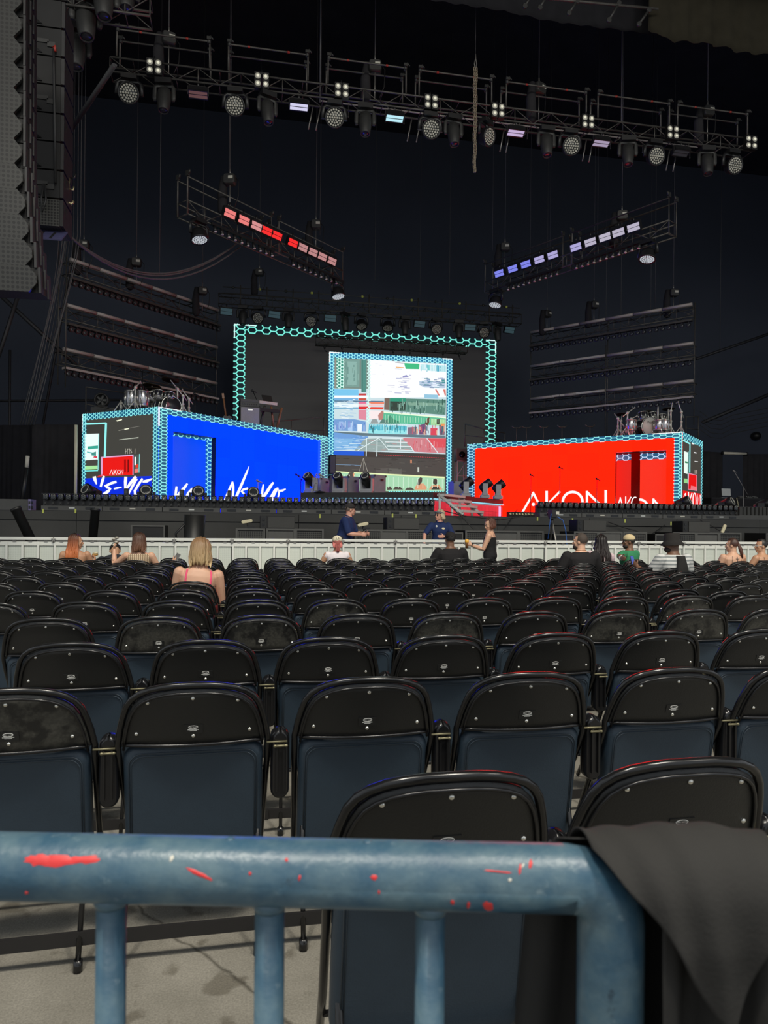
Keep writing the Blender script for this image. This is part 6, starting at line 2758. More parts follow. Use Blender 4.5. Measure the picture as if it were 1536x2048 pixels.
def chair_back():
    mb = MB()
    xs = [.226 * math.sin(PI / 2 * k / 10) for k in range(-10, 11)]
    H = .19
    rows = 6
    front, backf = [], []
    for x in xs:
        t0 = min(topdrop(x), H - .004)
        c = []
        for r in range(rows + 1):
            t = t0 + (H - t0) * r / rows
            c.append((x, t))
        backf.append(c)
    b = len(mb.v)
    nr = rows + 1
    for c in backf:
        for x, t in c:
            mb.v.append(Vector((x, ly(CH - t) + sag(x), CH - t)))
    for c in backf:
        for x, t in c:
            mb.v.append(Vector((x, ly(CH - t) + sag(x) + .022, CH - t)))
    n = len(backf)
    o = n * nr
    for i in range(n - 1):
        for r in range(rows):
            a = b + i * nr + r
            mb.face((a, a + 1, a + nr + 1, a + nr), True)
            mb.face((a + o, a + o + nr, a + o + nr + 1, a + o + 1), True)
        a = b + i * nr
        mb.face((a, a + nr, a + nr + o, a + o), True)
        a = b + i * nr + rows
        mb.face((a, a + o, a + nr + o, a + nr), True)
    for i in (0, n - 1):
        for r in range(rows):
            a = b + i * nr + r
            mb.face((a, a + o, a + o + 1, a + 1), True)
    return mb


def chair_frame():
    mb = MB()
    pts = []
    up = [Vector((-.214, lf(.0), .012)), Vector((-.222, lf(.25), .25)), Vector((-.230, lf(.48) + sag(.23) * .6, .48)), Vector((-.235, lf(.58) + sag(.236) * .9, .58)), Vector((-.236, lf(.64) + sag(.236), .64))]
    pts += up
    arch = []
    for (x, t) in reversed(PROF):
        k = 1.045
        z = CH - t + (.012 if x < .2 else .006)
        arch.append(Vector((-x * k, ly(z) + sag(x) + .008, z)))
    for (x, t) in PROF[1:]:
        z = CH - t + (.012 if x < .2 else .006)
        arch.append(Vector((x * 1.045, ly(z) + sag(x) + .008, z)))
    pts += arch
    pts += [Vector((-p.x, p.y, p.z)) for p in reversed(up)]
    mb.tube(pts, .0108, 8)
    return mb


STUDS = [(0, .030), (-.138, .044), (.138, .044), (-.176, .150), (.176, .150), (0, .158)]


def make_chair(full=True, dusty=False, down=False):
    root = thing('folding_chair', '', 'chair')
    part(chair_back().build('backrest', M['chair_dusty' if dusty else 'chair_clean']), root)
    # raised rim bead and lower edge
    mb = MB()
    pts = []
    for (x, t) in reversed(PROF[1:]):
        pts.append(Vector((-x * .965, ly(CH - t) + sag(x) - .004, CH - t - .012)))
    pts.append(Vector((0, -.004, CH - .012)))
    for (x, t) in PROF[1:]:
        pts.append(Vector((x * .965, ly(CH - t) + sag(x) - .004, CH - t - .012)))
    mb.tube(pts, .0045, 5)
    low = [Vector((x, ly(CH - .19) + sag(x) - .002, CH - .19)) for x in [-.222 + .444 * k / 12 for k in range(13)]]
    mb.tube(low, .006, 6)
    part(mb.build('rim_bead', M['gloss_black']), root)
    part(chair_frame().build('frame', M['frame']), root)
    for s in (-1, 1):
        mb = MB()
        mb.tube([(s * .205, lf(.45), .45), (s * .205, .12, .24), (s * .208, .015, .03)], [.010, .009, .009], 6)
        mb.tube([(s * .208, .016, .035), (s * .208, .012, .0)], .014, 8)
        part(mb.build('rear_leg', M['frame']), root)
    mb = MB()
    mb.box((0, .045, .085), (.556, .012, .042))
    part(mb.build('floor_bar', M['bar']), root)
    if full:
        mb = MB()
        mb.tube([(-.215, lf(.16), .16), (.215, lf(.16), .16)], .009, 6)
        mb.tube([(-.205, .125, .25), (.205, .125, .25)], .009, 6)
        part(mb.build('stretcher', M['frame']), root)
    # the padded seat, folded up (or let down where somebody sits)
    mb = MB()
    if down:
        Ms = rx3(PI / 2 - .05)
        c = Vector((0, .30, .44))
        mb.pad(.43, .42, .07, .05, .022, Ms, c)
        part(mb.build('seat', M['navy']), root)
    else:
        a_ = math.atan(LEAN) * .62
        Ms = rx3(a_)
        c = Vector((0, ly(.47) + .042, .446))
        mb.pad(.442, .44, .075, .045, .022, Ms, c)
        s_ = mb.build('seat', M['navy'], root)
        for ins in (.020, .029):
            mb = MB()
            pts = []
            w, h, r_ = .432 / 2 - ins * .7, .44 / 2 - ins, .04
            for qx, a0 in ((-1, 180), (1, 90)):
                for k in range(6):
                    an = math.radians(a0 - 90 * k / 5)
                    pts.append(c + Ms @ Vector((qx * (w - r_) + r_ * math.cos(an), -.0385, h - r_ + r_ * math.sin(an))))
            pts.insert(0, c + Ms @ Vector((-w, -.0375, -.15)))
            pts.append(c + Ms @ Vector((w, -.0375, -.15)))
            mb.tube(pts, .0022, 4)
            part(mb.build('seam', M['navy_seam']), s_)
    # arm between this chair and its neighbour
    mb = MB()
    ax = .278
    mb.pad(.062, .235, .07, .031, .012, None, (ax, .13, .575))
    arm = mb.build('armrest', M['gloss_black'], root)
    if full:
        mb = MB()
        mb.box((ax - .012, .09, .57), (.006, .012, .16))
        mb.box((ax + .012, .09, .57), (.006, .012, .16))
        part(mb.build('arm_slot', M['frame']), arm)
        mb = MB()
        mb.tube([(ax - .045, .088, .655), (ax + .022, .088, .655)], .0036, 6)
        for k in (-.018, .018):
            mb.ell((ax + k, .082, .642), (.007, .005, .005), 6, 4)
        mb.tube([(ax - .02, .082, .642), (ax + .02, .082, .642)], .004, 6)
        part(mb.build('hinge_pin', M['bar_pin']), arm)
    mb = MB()
    for x, t in STUDS:
        y = ly(CH - t) + sag(x)
        mb.lathe([(.0068, 0), (.0062, .003), (.003, .0052), (.0005, .0055)], 8, rx3(PI / 2 + .25), (x, y, CH - t))
    part(stuff(mb.build('studs', M['chrome'])), root)
    if full:
        zc = CH - .134
        yb = ly(zc) - .0015
        Ml = rx3(PI / 2 + .29)
        mb = MB()
        mb.box((0, yb + .001, zc), (.060, .031, .0022), Ml)
        st_ = mb.build('sticker', M['black_plastic'], root)
        q0 = Vector((0, yb + .001, zc))
        mb = text_mb('SPEC SEATS', .0046, Ml, q0 + Ml @ Vector((0, .0065, .0016)))
        mb.tube([q0 + Ml @ Vector((.0145 * math.cos(t), .0065 + .0055 * math.sin(t), .0014)) for t in [2 * PI * k / 20 for k in range(21)]], .0008, 4, False)
        for (w_, dz_) in ((.034, -.0022), (.021, -.0058)):
            mb.box(q0 + Ml @ Vector((0, dz_, .0014)), (w_, .0017, .0006), Ml)
        part(mb.build('sticker_print', M['print_white']), st_)
    return root


ROWS = {
    0: [910, 1390],
    1: [12, 388, 742, 1066, 1363, 1618],
    2: [-165, 140, 412, 660, 895, 1120, 1335, 1536],
    3: [-150, 92, 317, 525, 718, 902, 1078, 1247, 1407, 1558],
    4: [-22, 167, 348, 517, 676, 826, 974, 1117, 1255, 1387, 1514],
    5: [-98, 61, 216, 367, 509, 646, 774, 898, 1020, 1142, 1256, 1368, 1464, 1556],
    6: [-16, 120, 252, 382, 505, 622, 734, 843, 950, 1052, 1153, 1253, 1338, 1420, 1500],
    7: [-80, 42, 162, 277, 387, 498, 603, 704, 802, 896, 989, 1079, 1169, 1246, 1320, 1394, 1464, 1534],
    8: [-12, 93, 197, 300, 399, 498, 591, 682, 769, 854, 940, 1022, 1101, 1168, 1240, 1309, 1372, 1437, 1501],
    9: [-72, 23, 118, 214, 306, 395, 485, 571, 653, 732, 809, 889, 964, 1040, 1112, 1168, 1233, 1293, 1350, 1413, 1471, 1527],
    10: [-22, 65, 151, 238, 322, 404, 485, 564, 637, 709, 780, 852, 923, 996, 1060, 1168, 1228, 1286, 1345, 1407, 1463, 1519],
    11: [-56, 25, 106, 187, 271, 344, 417, 485, 560, 628, 695, 760, 826, 890, 952, 1010, 1066, 1160, 1222, 1276, 1330, 1384, 1440, 1494],
    12: [-12, 60, 137, 211, 278, 345, 417, 489, 557, 620, 681, 741, 802, 863, 924, 974, 1023, 1070, 1117, 1272, 1324, 1378, 1432, 1485, 1536],
}
ZR = {0: 1.385}
for r_ in range(1, 13):
    ZR[r_] = 2.33 + .893 * (r_ - 1)


def row_pos(r_, u):
    """the chair of row r_ that stands on the line of sight u"""
    y = ZR[r_] * math.cos(YAW)
    p = at_y(u, 1100, y)
    bend = 0.0
    if u > 1180 and r_ >= 5:           # the outer block of the far rows is set a little nearer
        bend = -(u - 1180) / 356 * .10 * ZR[r_]
        p = at_y(u, 1100, y + bend)
        return p.x, y + bend
    return p.x, y


DUSTY = {(3, 317), (3, 525), (4, 676), (3, 902), (3, 1247), (3, 1407), (4, 1387), (1, 12), (5, 1256), (6, 382), (3, 1558)}
OCCUPIED = {(12, 137), (11, 271), (6, 382), (12, 681), (12, 924), (10, 1168), (11, 1222), (12, 1272), (9, 1350), (12, 1485), (12, 1536), (12, 211)}
protos = {}


def chair_proto(full, dusty, down):
    k = (full, dusty, down)
    if k not in protos:
        protos[k] = Proto(make_chair(*k))
    return protos[k]


for r_ in range(13):
    hw_ = .245 * FPX / ZR[r_]
    vis = [u for u in ROWS[r_] if -hw_ < u < 1536 + hw_]
    for u in vis:
        x, y = row_pos(r_, u)
        if (r_, u) in DUSTY:
            lead = 'dust-smeared black folding chair'
        else:
            lead = 'black folding chair'
        if (r_, u) in OCCUPIED:
            lead += ' in use'
        i = vis.index(u)
        rn = 'nearest row by the blue rail' if r_ == 0 else ('%s row from the rail' % ORD[r_])
        lab = '%s, %s, %s from left' % (lead, rn, ORD[i])
        rz = math.radians(random.uniform(-2, 2))
        if r_ >= 4 and u < 430:
            rz += math.radians(-7)
        if r_ >= 5 and 980 < u < 1180:
            rz += math.radians(-10)
        if r_ >= 5 and u >= 1180:
            rz += math.radians(6)
        chair_proto(r_ <= 6, (r_, u) in DUSTY, (r_, u) in OCCUPIED).put((x, y, 0), lab, 'rows of folding chairs', rz=rz)
# ================================================================== THE BLUE RAIL IN FRONT OF THE CAMERA
def rail_paint():
    m = pm('worn_blue_paint', (.036, .090, .140), .38, 0, .2, 10, .08, 120)
    nt = m.node_tree
    b = nt.nodes['Principled BSDF']
    tc = nt.nodes.new('ShaderNodeTexCoord')
    base = b.inputs['Base Color'].links[0].from_socket
    for scale, p0, p1, col, amt in ((16, .42, .70, (.13, .195, .215), .75), (75, .62, .72, (.26, .33, .35), .3), (40, .66, .72, (.02, .04, .06), .7)):
        nz = nt.nodes.new('ShaderNodeTexNoise')
        nz.inputs['Scale'].default_value = scale
        nz.inputs['Detail'].default_value = 5
        nz.inputs['Roughness'].default_value = .65
        nt.links.new(tc.outputs['Object'], nz.inputs['Vector'])
        rp = nt.nodes.new('ShaderNodeValToRGB')
        rp.color_ramp.elements[0].position = p0
        rp.color_ramp.elements[1].position = p1
        rp.color_ramp.elements[0].color = (0, 0, 0, 1)
        rp.color_ramp.elements[1].color = (amt, amt, amt, 1)
        nt.links.new(nz.outputs[0], rp.inputs[0])
        mx = nt.nodes.new('ShaderNodeMix')
        mx.data_type = 'RGBA'
        mx.inputs[7].default_value = (*col, 1)
        nt.links.new(base, mx.inputs[6])
        nt.links.new(rp.outputs[0], mx.inputs[0])
        base = mx.outputs[2]
    nt.links.new(base, b.inputs['Base Color'])
    return m


M['rail'] = rail_paint()
RP = .02415                     # pipe radius
pA = at(-260, 1727, .543)
pB = at(1222, 1757, .528)
pA.z = pB.z = (pA.z + pB.z) / 2
Z_R = pA.z
dr = (pB - pA).normalized()
nr_ = Vector((dr.y, -dr.x, 0))   # towards the camera
root = thing('guard_rail', 'worn blue painted steel guard rail close to the camera', 'railing')
mb = MB()
pts = [pA - dr * .8, pA, pA + (pB - pA) * .5, pB - dr * .03]
for k in range(0, 7):
    a_ = PI / 2 * k / 6
    pts.append(pB - dr * .03 + dr * .03 * math.sin(a_) - Vector((0, 0, 1)) * .03 * (1 - math.cos(a_)))
pts += [Vector((pB.x, pB.y, z)) for z in (Z_R - .06, Z_R - .3, Z_R - .7, .0)]
mb.tube(pts, RP, 32)
part(mb.build('top_pipe', M['rail']), root)
mb = MB()
mb.tube([pA - dr * .8 + Vector((0, 0, -.93)), pB + Vector((0, 0, -.93))], .017, 16)
part(mb.build('bottom_pipe', M['rail']), root)
mb = MB()
q = pA - dr * .75
mb.tube([q, Vector((q.x, q.y, 0))], RP, 20)
part(mb.build('end_post', M['rail']), root)
L_ = (pB - pA).length
us = [222, 537, 860]
w = Wall(pA, pB)
ss = [w.st(u, 1900)[0] for u in us]
stp = (ss[2] - ss[0]) / 2
bal = None
for k in range(-7, 3):
    s = ss[0] + stp * k
    p = pA + dr * s
    if bal is None:
        mb = MB()
        mb.tube([(0, 0, -RP * .8), (0, 0, -.93)], .0112, 16)
        mb.lathe([(.0112, -RP - .004), (.0125, -RP - .001), (.015, -RP + .005)], 16)
        bal = mb.build('baluster', M['rail'], root)
        bal.location = p
    else:
        copy_part(bal, root, p)
# splashes of red paint, lying on the pipe's skin
M['red_paint'] = pm('red_paint', (.62, .035, .035), .45, 0, .15, 40)


def splash(u, v, lu, lv, rot=0.0, mat=None, nm='paint_splash', seed=1, jag=.25):
    rnd = random.Random(seed)
    n = 22
    mb = MB()
    lift = RP + .0006
    ctr = None
    pts = []
    rr = [1 + rnd.uniform(-jag, jag) for _ in range(n)]
    for ring in (1.0, .5):
        for k in range(n):
            t = 2 * PI * k / n
            q = rr[k] * ring
            dx, dy = lu / 2 * q * math.cos(t), lv / 2 * q * math.sin(t)
            uu = u + dx * math.cos(rot) - dy * math.sin(rot)
            vv = v + dx * math.sin(rot) + dy * math.cos(rot)
            pts.append(hit_pipe(uu, vv, lift if ring == .5 else lift - .0005))
    c = hit_pipe(u, v, lift)
    if any(p is None for p in pts) or c is None:
        return
    b = len(mb.v)
    mb.v += pts + [c]
    for k in range(n):
        k2 = (k + 1) % n
        mb.face((b + k, b + k2, b + n + k2, b + n + k), True)
        mb.face((b + n + k, b + n + k2, b + 2 * n), True)
    part(mb.build(nm, mat or M['red_paint']), root)


def hit_pipe(u, v, r):
    """point of the rail's skin on the line of sight"""
    d = ray(u, v)
    o = EYE - pA
    dd = d - dr * d.dot(dr)
    oo = o - dr * o.dot(dr)
    a = dd.dot(dd)
    b = 2 * dd.dot(oo)
    c = oo.dot(oo) - r * r
    di = b * b - 4 * a * c
    if di < 0:
        return None
    return EYE + d * ((-b - math.sqrt(di)) / (2 * a))


for k, (u, v, lu, lv, rot) in enumerate(((80, 1721, 56, 24, .05), (118, 1722, 80, 22, 0), (165, 1719, 66, 16, -.06), (398, 1748, 52, 9, .45), (573, 1720, 7, 8, 0), (500, 1747, 6, 8, 0), (599, 1756, 5, 13, .2), (748, 1755, 13, 11, 0), (758, 1785, 5, 7, 0), (53, 1786, 8, 6, 0),
                                         (994, 1743, 56, 4, .1), (1040, 1738, 5, 22, .1), (1061, 1728, 7, 17, .05), (976, 1813, 24, 16, .4), (905, 1805, 8, 9, 0), (937, 1811, 6, 14, .2))):
    splash(u, v, lu, lv, rot, seed=k + 3)
for k, (u, v, lu, lv) in enumerate(((343, 1717, 7, 14), (1046, 1731, 4, 10), (1020, 1760, 7, 8))):
    splash(u, v, lu, lv, .4, M['tape_white'], 'paint_chip', seed=k + 50)
# bolts on the crown of the pipe
for u in (460, 735):
    p = pA + dr * w.st(u, 1690)[0] + Vector((0, 0, RP - .001))
    mb = MB()
    mb.lathe([(.0035, 0), (.0035, .0012), (.002, .002)], 10, None, p + Vector((0, .0, 0)))
    part(mb.build('rivet_head', M['rail']), root)

# second rail section that carries the cloth
root2 = thing('guard_rail', 'next blue rail section, hidden under the black garment', 'railing')
qA = pB + dr * .075 + Vector((0, .01, 0))
qB = qA + dr * .9
mb = MB()
mb.tube([Vector((qA.x, qA.y, 0)), qA + Vector((0, 0, -.05)), qA + Vector((0, 0, -.012)) + dr * .012, qA + dr * .05, qB], RP, 24)
part(mb.build('top_pipe', M['rail']), root2)
mb = MB()
mb.tube([qB, Vector((qB.x, qB.y, 0))], RP, 16)
part(mb.build('end_post', M['rail']), root2)
# the black garment thrown over it
CLOTH = pm('black_jersey', (.026, .025, .0235), .85, 0, .15, 5, .08, 300, spec=.25)


def lay(s, L, off):
    """cloth at place s along the rail, L metres of cloth from the crown (front +, back -)"""
    R_ = RP + off
    q = R_ * PI / 2
    sg = 1 if L >= 0 else -1
    if abs(L) <= q:
        th = abs(L) / R_
        return pB + dr * s + nr_ * (sg * R_ * math.sin(th)) + Vector((0, 0, R_ * math.cos(th)))
    return pB + dr * s + nr_ * (sg * R_) - Vector((0, 0, abs(L) - q))


def sheet(name, nA, nB, fn, root):
    mb = MB()
    n1 = nB + 1
    for i in range(nA + 1):
        for j in range(nB + 1):
            mb.v.append(fn(i / nA, j / nB))
    for i in range(nA):
        for j in range(nB):
            q = i * n1 + j
            mb.face((q, q + 1, q + n1 + 1, q + n1), True)
    o = mb.build(name, CLOTH, root)
    so = o.modifiers.new('thickness', 'SOLIDIFY')
    so.thickness = .0014
    return o


def bump(s):
    return .010 * math.exp(-((s - .045) / .05) ** 2) + .004 * math.exp(-((s - .13) / .03) ** 2)


def front_panel(a, b):
    s = .027 + .36 * a
    L = -.06 + .66 * b
    k = max(0, min(1, (L - .03) / .10))
    fold = .011 * math.sin(s * 190 + 1.0 + .6 * math.sin(s * 40)) + .005 * math.sin(s * 330)
    return lay(s + .004 * k * math.sin(s * 120), L, .0045 + bump(s) * .6 * max(0, 1 - abs(L) / .08)) + nr_ * (fold * k)


def back_panel(a, b):
    s = -.028 + .40 * a
    L = -.002 - .60 * b
    d = max(0, -L)
    sh = -.020 * min(1, d / .07) - .09 * d if a < 1 else 0
    fold = .008 * math.sin(s * 110) * min(1, d / .08)
    return lay(s + sh * (1 - a), L, .004) - nr_ * (fold + .012 * min(1, d / .1))


def corner_flap(a, b):
    s = -.028 + .148 * a
    hem = .014 + .124 * (a / .68) if a < .68 else .138 - .09 * (a - .68) / .32
    hem += .003 * math.sin(a * 14)
    L = -.05 + (hem + .05) * b
    k = max(0, min(1, L / .08))
    wr_ = .0035 * math.sin(a * 9 + b * 4) + .0022 * math.sin(a * 23 - b * 7)
    pull = (.068 - s) * .10 * b if a < .68 else (.068 - s) * .25 * b
    return lay(s + pull, L, .0085 + bump(s) * max(0, 1 - abs(L) / .10)) + nr_ * (.012 * k + wr_ * k) + Vector((0, 0, wr_ * .5 * (1 - k)))


gr = thing('black_garment', 'black cloth garment thrown over the blue rail beside its corner post', 'garment', (0, 0, 0))
sheet('front_panel', 90, 40, front_panel, gr)
sheet('back_panel', 50, 30, back_panel, gr)
sheet('corner_flap', 60, 36, corner_flap, gr)
# ================================================================== PEOPLE
def skin_mat(name, col):
    m = pm(name, col, .5, 0, .08, 12)
    b = m.node_tree.nodes['Principled BSDF']
    b.inputs['Subsurface Weight'].default_value = .06
    b.inputs['Subsurface Radius'].default_value = (.01, .004, .002)
    return m


SK = {'fair': skin_mat('fair_skin', (.62, .36, .24)), 'tan': skin_mat('tan_skin', (.50, .27, .16)), 'brown': skin_mat('brown_skin', (.17, .085, .05)), 'pink': skin_mat('pink_skin', (.60, .31, .22))}


def cloth(name, col, **k):
    return pm(name, col, .85, 0, .12, 9, .15, 90, spec=.2, **k)


def striped(name, c1, c2, freq, both=False):
    m = cloth(name, c1)
    nt = m.node_tree
    b = nt.nodes['Principled BSDF']
    tc = nt.nodes.new('ShaderNodeTexCoord')
    sx = nt.nodes.new('ShaderNodeSeparateXYZ')
    nt.links.new(tc.outputs['Object'], sx.inputs[0])

    def wave(out, thr):
        a = nt.nodes.new('ShaderNodeMath')
        a.operation = 'MULTIPLY'
        a.inputs[1].default_value = freq
        s = nt.nodes.new('ShaderNodeMath')
        s.operation = 'SINE'
        g = nt.nodes.new('ShaderNodeMath')
        g.operation = 'GREATER_THAN'
        g.inputs[1].default_value = thr
        nt.links.new(out, a.inputs[0])
        nt.links.new(a.outputs[0], s.inputs[0])
        nt.links.new(s.outputs[0], g.inputs[0])
        return g.outputs[0]
    f = wave(sx.outputs['Z'], .25)
    if both:
        g = wave(sx.outputs['X'], .25)
        ad = nt.nodes.new('ShaderNodeMath')
        ad.operation = 'MAXIMUM'
        nt.links.new(f, ad.inputs[0])
        nt.links.new(g, ad.inputs[1])
        f = ad.outputs[0]
    mx = nt.nodes.new('ShaderNodeMix')
    mx.data_type = 'RGBA'
    mx.inputs[6].default_value = (*c1, 1)
    mx.inputs[7].default_value = (*c2, 1)
    nt.links.new(f, mx.inputs[0])
    nt.links.new(mx.outputs[2], b.inputs['Base Color'])
    return m


def hair_mat(name, top, tip, z0, z1):
    """dyed hair: colour runs from the roots (z1) to the tips (z0)"""
    m = pm(name, top, .5, 0, .2, 30)
    nt = m.node_tree
    b = nt.nodes['Principled BSDF']
    tc = nt.nodes.new('ShaderNodeTexCoord')
    sx = nt.nodes.new('ShaderNodeSeparateXYZ')
    nt.links.new(tc.outputs['Object'], sx.inputs[0])
    mr = nt.nodes.new('ShaderNodeMapRange')
    mr.inputs[1].default_value = z0
    mr.inputs[2].default_value = z1
    nt.links.new(sx.outputs['Z'], mr.inputs[0])
    oi = nt.nodes.new('ShaderNodeTexNoise')
    oi.inputs['Scale'].default_value = 45
    nt.links.new(tc.outputs['Object'], oi.inputs['Vector'])
    mx = nt.nodes.new('ShaderNodeMix')
    mx.data_type = 'RGBA'
    mx.inputs[6].default_value = (*tip, 1)
    mx.inputs[7].default_value = (*top, 1)
    nt.links.new(mr.outputs[0], mx.inputs[0])
    mu = nt.nodes.new('ShaderNodeMix')
    mu.data_type = 'RGBA'
    mu.blend_type = 'MULTIPLY'
    mu.inputs[0].default_value = .6
    nt.links.new(mx.outputs[2], mu.inputs[6])
    nt.links.new(oi.outputs['Color'], mu.inputs[7])
    nt.links.new(mx.outputs[2], b.inputs['Base Color'])
    return m


def limb(mb, pts, rad, n=10):
    """round-ended tapering limb"""
    pts = [Vector(p) for p in pts]
    a, b = pts[0], pts[-1]
    d0 = (pts[1] - a).normalized()
    d1 = (b - pts[-2]).normalized()
    P = [a - d0 * rad[0] * .95, a - d0 * rad[0] * .6] + pts + [b + d1 * rad[-1] * .6, b + d1 * rad[-1] * .95]
    Rr_ = [rad[0] * .25, rad[0] * .8] + list(rad) + [rad[-1] * .8, rad[-1] * .25]
    mb.tube(P, Rr_, n)


def fuse(mb, name, mat, parent, voxel=.009, smooth=3):
    """weld overlapping volumes into one continuous skin"""
    o = mb.build(name, mat)
    r = o.modifiers.new('weld', 'REMESH')
    r.mode = 'VOXEL'
    r.voxel_size = voxel
    r.use_smooth_shade = True
    if smooth:
        s = o.modifiers.new('soften', 'SMOOTH')
        s.factor = .5
        s.iterations = smooth
    dg = bpy.context.evaluated_depsgraph_get()
    me = bpy.data.meshes.new_from_object(o.evaluated_get(dg))
    me.name = name
    for p in me.polygons:
        p.use_smooth = True
    old = o.data
    o.modifiers.clear()
    o.data = me
    bpy.data.meshes.remove(old)
    if not me.materials:
        me.materials.append(mat)
    part(o, parent)
    return o


def person(label, x, y, z, th, H, skin, pose='sit', w=1.0, lean=0.0, side=0.0, head=None, pitch=0.0, arms=None, top=None, legs=None, hair=None, hat=None, face=True, extra=None, group=None, seat=.475, shoes=True, belly=0.0):
    root = thing('person', label, 'person', (x, y, z), th, group)
    s = H / 1.72
    head = th if head is None else head
    zp = (seat + .085 * s) if pose == 'sit' else .93 * s
    P = Vector((0, 0, zp))
    # spine
    Ms = rx3(-lean) @ Matrix.Rotation(side, 3, 'Y')
    upv = Ms @ Vector((0, 0, 1))
    fwd = Ms @ Vector((0, 1, 0))
    rgt = Ms @ Vector((1, 0, 0))

    def sp(t, dy=0.0, dx=0.0):
        return P + upv * (t * .47 * s) + fwd * dy * s + rgt * dx * s
    NK = .052
    TR_ = [(-.14, .135, .105, 0), (-.02, .168 , .122, -.005), (.18, .150, .112, 0), (.36, .140, .108, .005), (.58, .158, .116, .008), (.76, .172, .104, .0), (.88, .150, .086, -.004), (.97, .085, .066, -.004), (1.04, .058, .056, .0)]

    def torso(mb, t0, t1, grow):
        rs = []
        for t, a, b, dy in TR_:
            if t0 - .001 <= t <= t1 + .001:
                k = w if t < .9 else 1 + (w - 1) * .4
                bl = belly * math.exp(-((t - .3) / .25) ** 2)
                c = sp(t, dy + bl * .5)
                aa, bb = (a * k) * s + grow, (b * k + bl * .6) * s + grow
                rs.append([c + rgt * (math.copysign(abs(math.cos(2 * PI * q / 20)) ** .85, math.cos(2 * PI * q / 20)) * aa) + fwd * (math.copysign(abs(math.sin(2 * PI * q / 20)) ** .9, math.sin(2 * PI * q / 20)) * bb) for q in range(20)])
        mb.rings(rs, True, True)
    def surf(t, x, sg):
        """point on the skin of the trunk, x to the right, sg -1 back .. +1 front"""
        for (t0, a0, b0, d0), (t1, a1, b1, d1) in zip(TR_[:-1], TR_[1:]):
            if t <= t1:
                f = (t - t0) / (t1 - t0)
                a, b, d = a0 + (a1 - a0) * f, b0 + (b1 - b0) * f, d0 + (d1 - d0) * f
                break
        k = w if t < .9 else 1 + (w - 1) * .4
        y = b * k * math.sqrt(max(0, 1 - (x / (a * k)) ** 2)) * sg
        return sp(t, d + y + .004 * (1 if sg > 0 else -1), x)
    sp.surf = surf
    body = MB()
    torso(body, -.2, 1.1, 0)
    # neck and head
    nb = sp(1.0)
    Mh = Matrix.Rotation(head - th, 3, 'Z') @ rx3(-pitch)
    hc = nb + upv * (NK * s) + Vector((0, 0, .088 * s)) + (Mh @ Vector((0, .018, 0))) * s
    limb(body, [nb - upv * .03 * s, hc + Mh @ Vector((0, -.02, -.04)) * s], [.062 * s * (1 + (w - 1) * .4), .054 * s * (1 + (w - 1) * .4)])

    def hd(v):
        return hc + Mh @ (Vector(v) * s)
    Mh4 = Mh
    body.ell(hd((0, -.012, .022)), (.076 * s, .094 * s, .098 * s), 16, 12, Mh4)
    body.ell(hd((0, .022, -.045)), (.060 * s, .070 * s, .072 * s), 14, 10, Mh4)
    body.ell(hd((0, .062, -.098)), (.028 * s, .026 * s, .024 * s), 10, 8, Mh4)
    limb(body, [hd((0, .086, .012)), hd((0, .104, -.03))], [.010 * s, .017 * s], 8)
    body.ell(hd((0, .078, .022)), (.052 * s, .016 * s, .012 * s), 10, 8, Mh4)
    body.ell(hd((0, .084, -.066)), (.026 * s, .014 * s, .012 * s), 10, 8, Mh4)
    for q in (-1, 1):
        body.ell(hd((q * .077, -.008, -.008)), (.012 * s, .022 * s, .034 * s), 8, 8, Mh4)
        body.ell(hd((q * .040, .062, -.022)), (.022 * s, .024 * s, .020 * s), 8, 8, Mh4)
    # legs
    hipz = P + Vector((0, 0, -.02 * s))
    legp = []
    for q in (-1, 1):
        h = hipz + rgt * (q * .088 * s * w)
        if pose == 'sit':
            k = Vector((q * .13 * s, .42 * s, seat + .03 * s))
            a = Vector((q * .12 * s, .40 * s, .085 * s))
        else:
            k = Vector((q * .09 * s, .03 * s, .50 * s))
            a = Vector((q * .10 * s, -.01 * s, .085 * s))
        legp.append((h, k, a))
        limb(body, [h, h + (k - h) * .5, k, k + (a - k) * .35, a], [.088 * s * w, .078 * s * w, .055 * s, .056 * s, .038 * s])
        limb(body, [a + Vector((0, -.04, -.045)) * s, a + Vector((0, .16, -.055)) * s], [.034 * s, .028 * s])
    # arms: (upper direction, fore direction, curl) per side
    armp = {}
    for q, key in ((-1, 'L'), (1, 'R')):
        ud, fd, curl = (arms or {}).get(key, ((q * .22, .12, -1), (q * -.15, .75, -.55), .5))
        sh = sp(.83, -.005, q * .178 * (1 + (w - 1) * .85))
        el = sh + Vector(ud).normalized() * .285 * s
        wr_ = el + Vector(fd).normalized() * .245 * s
        k = 1 + (w - 1) * .7
        limb(body, [sh, sh + (el - sh) * .35, el, el + (wr_ - el) * .3, wr_], [.058 * s * k, .054 * s * k, .041 * s * k, .042 * s * k, .028 * s])
        f = (wr_ - el).normalized()
        # hand frame: f along the fingers, pn the palm's face
        pn = Vector((-q, 0, 0)) - f * Vector((-q, 0, 0)).dot(f)
        if pn.length < .2:
            pn = Vector((0, 0, -1)) - f * Vector((0, 0, -1)).dot(f)
        pn.normalize()
        sd = f.cross(pn) * (1 if q > 0 else -1)
        if sd.dot(Vector((0, .3, 1))) < 0:
            sd = -sd
        pc = wr_ + f * .045 * s
        Mp = Matrix((sd, f, pn)).transposed()
        body.ell(pc, (.042 * s, .055 * s, .020 * s), 12, 8, Mp)
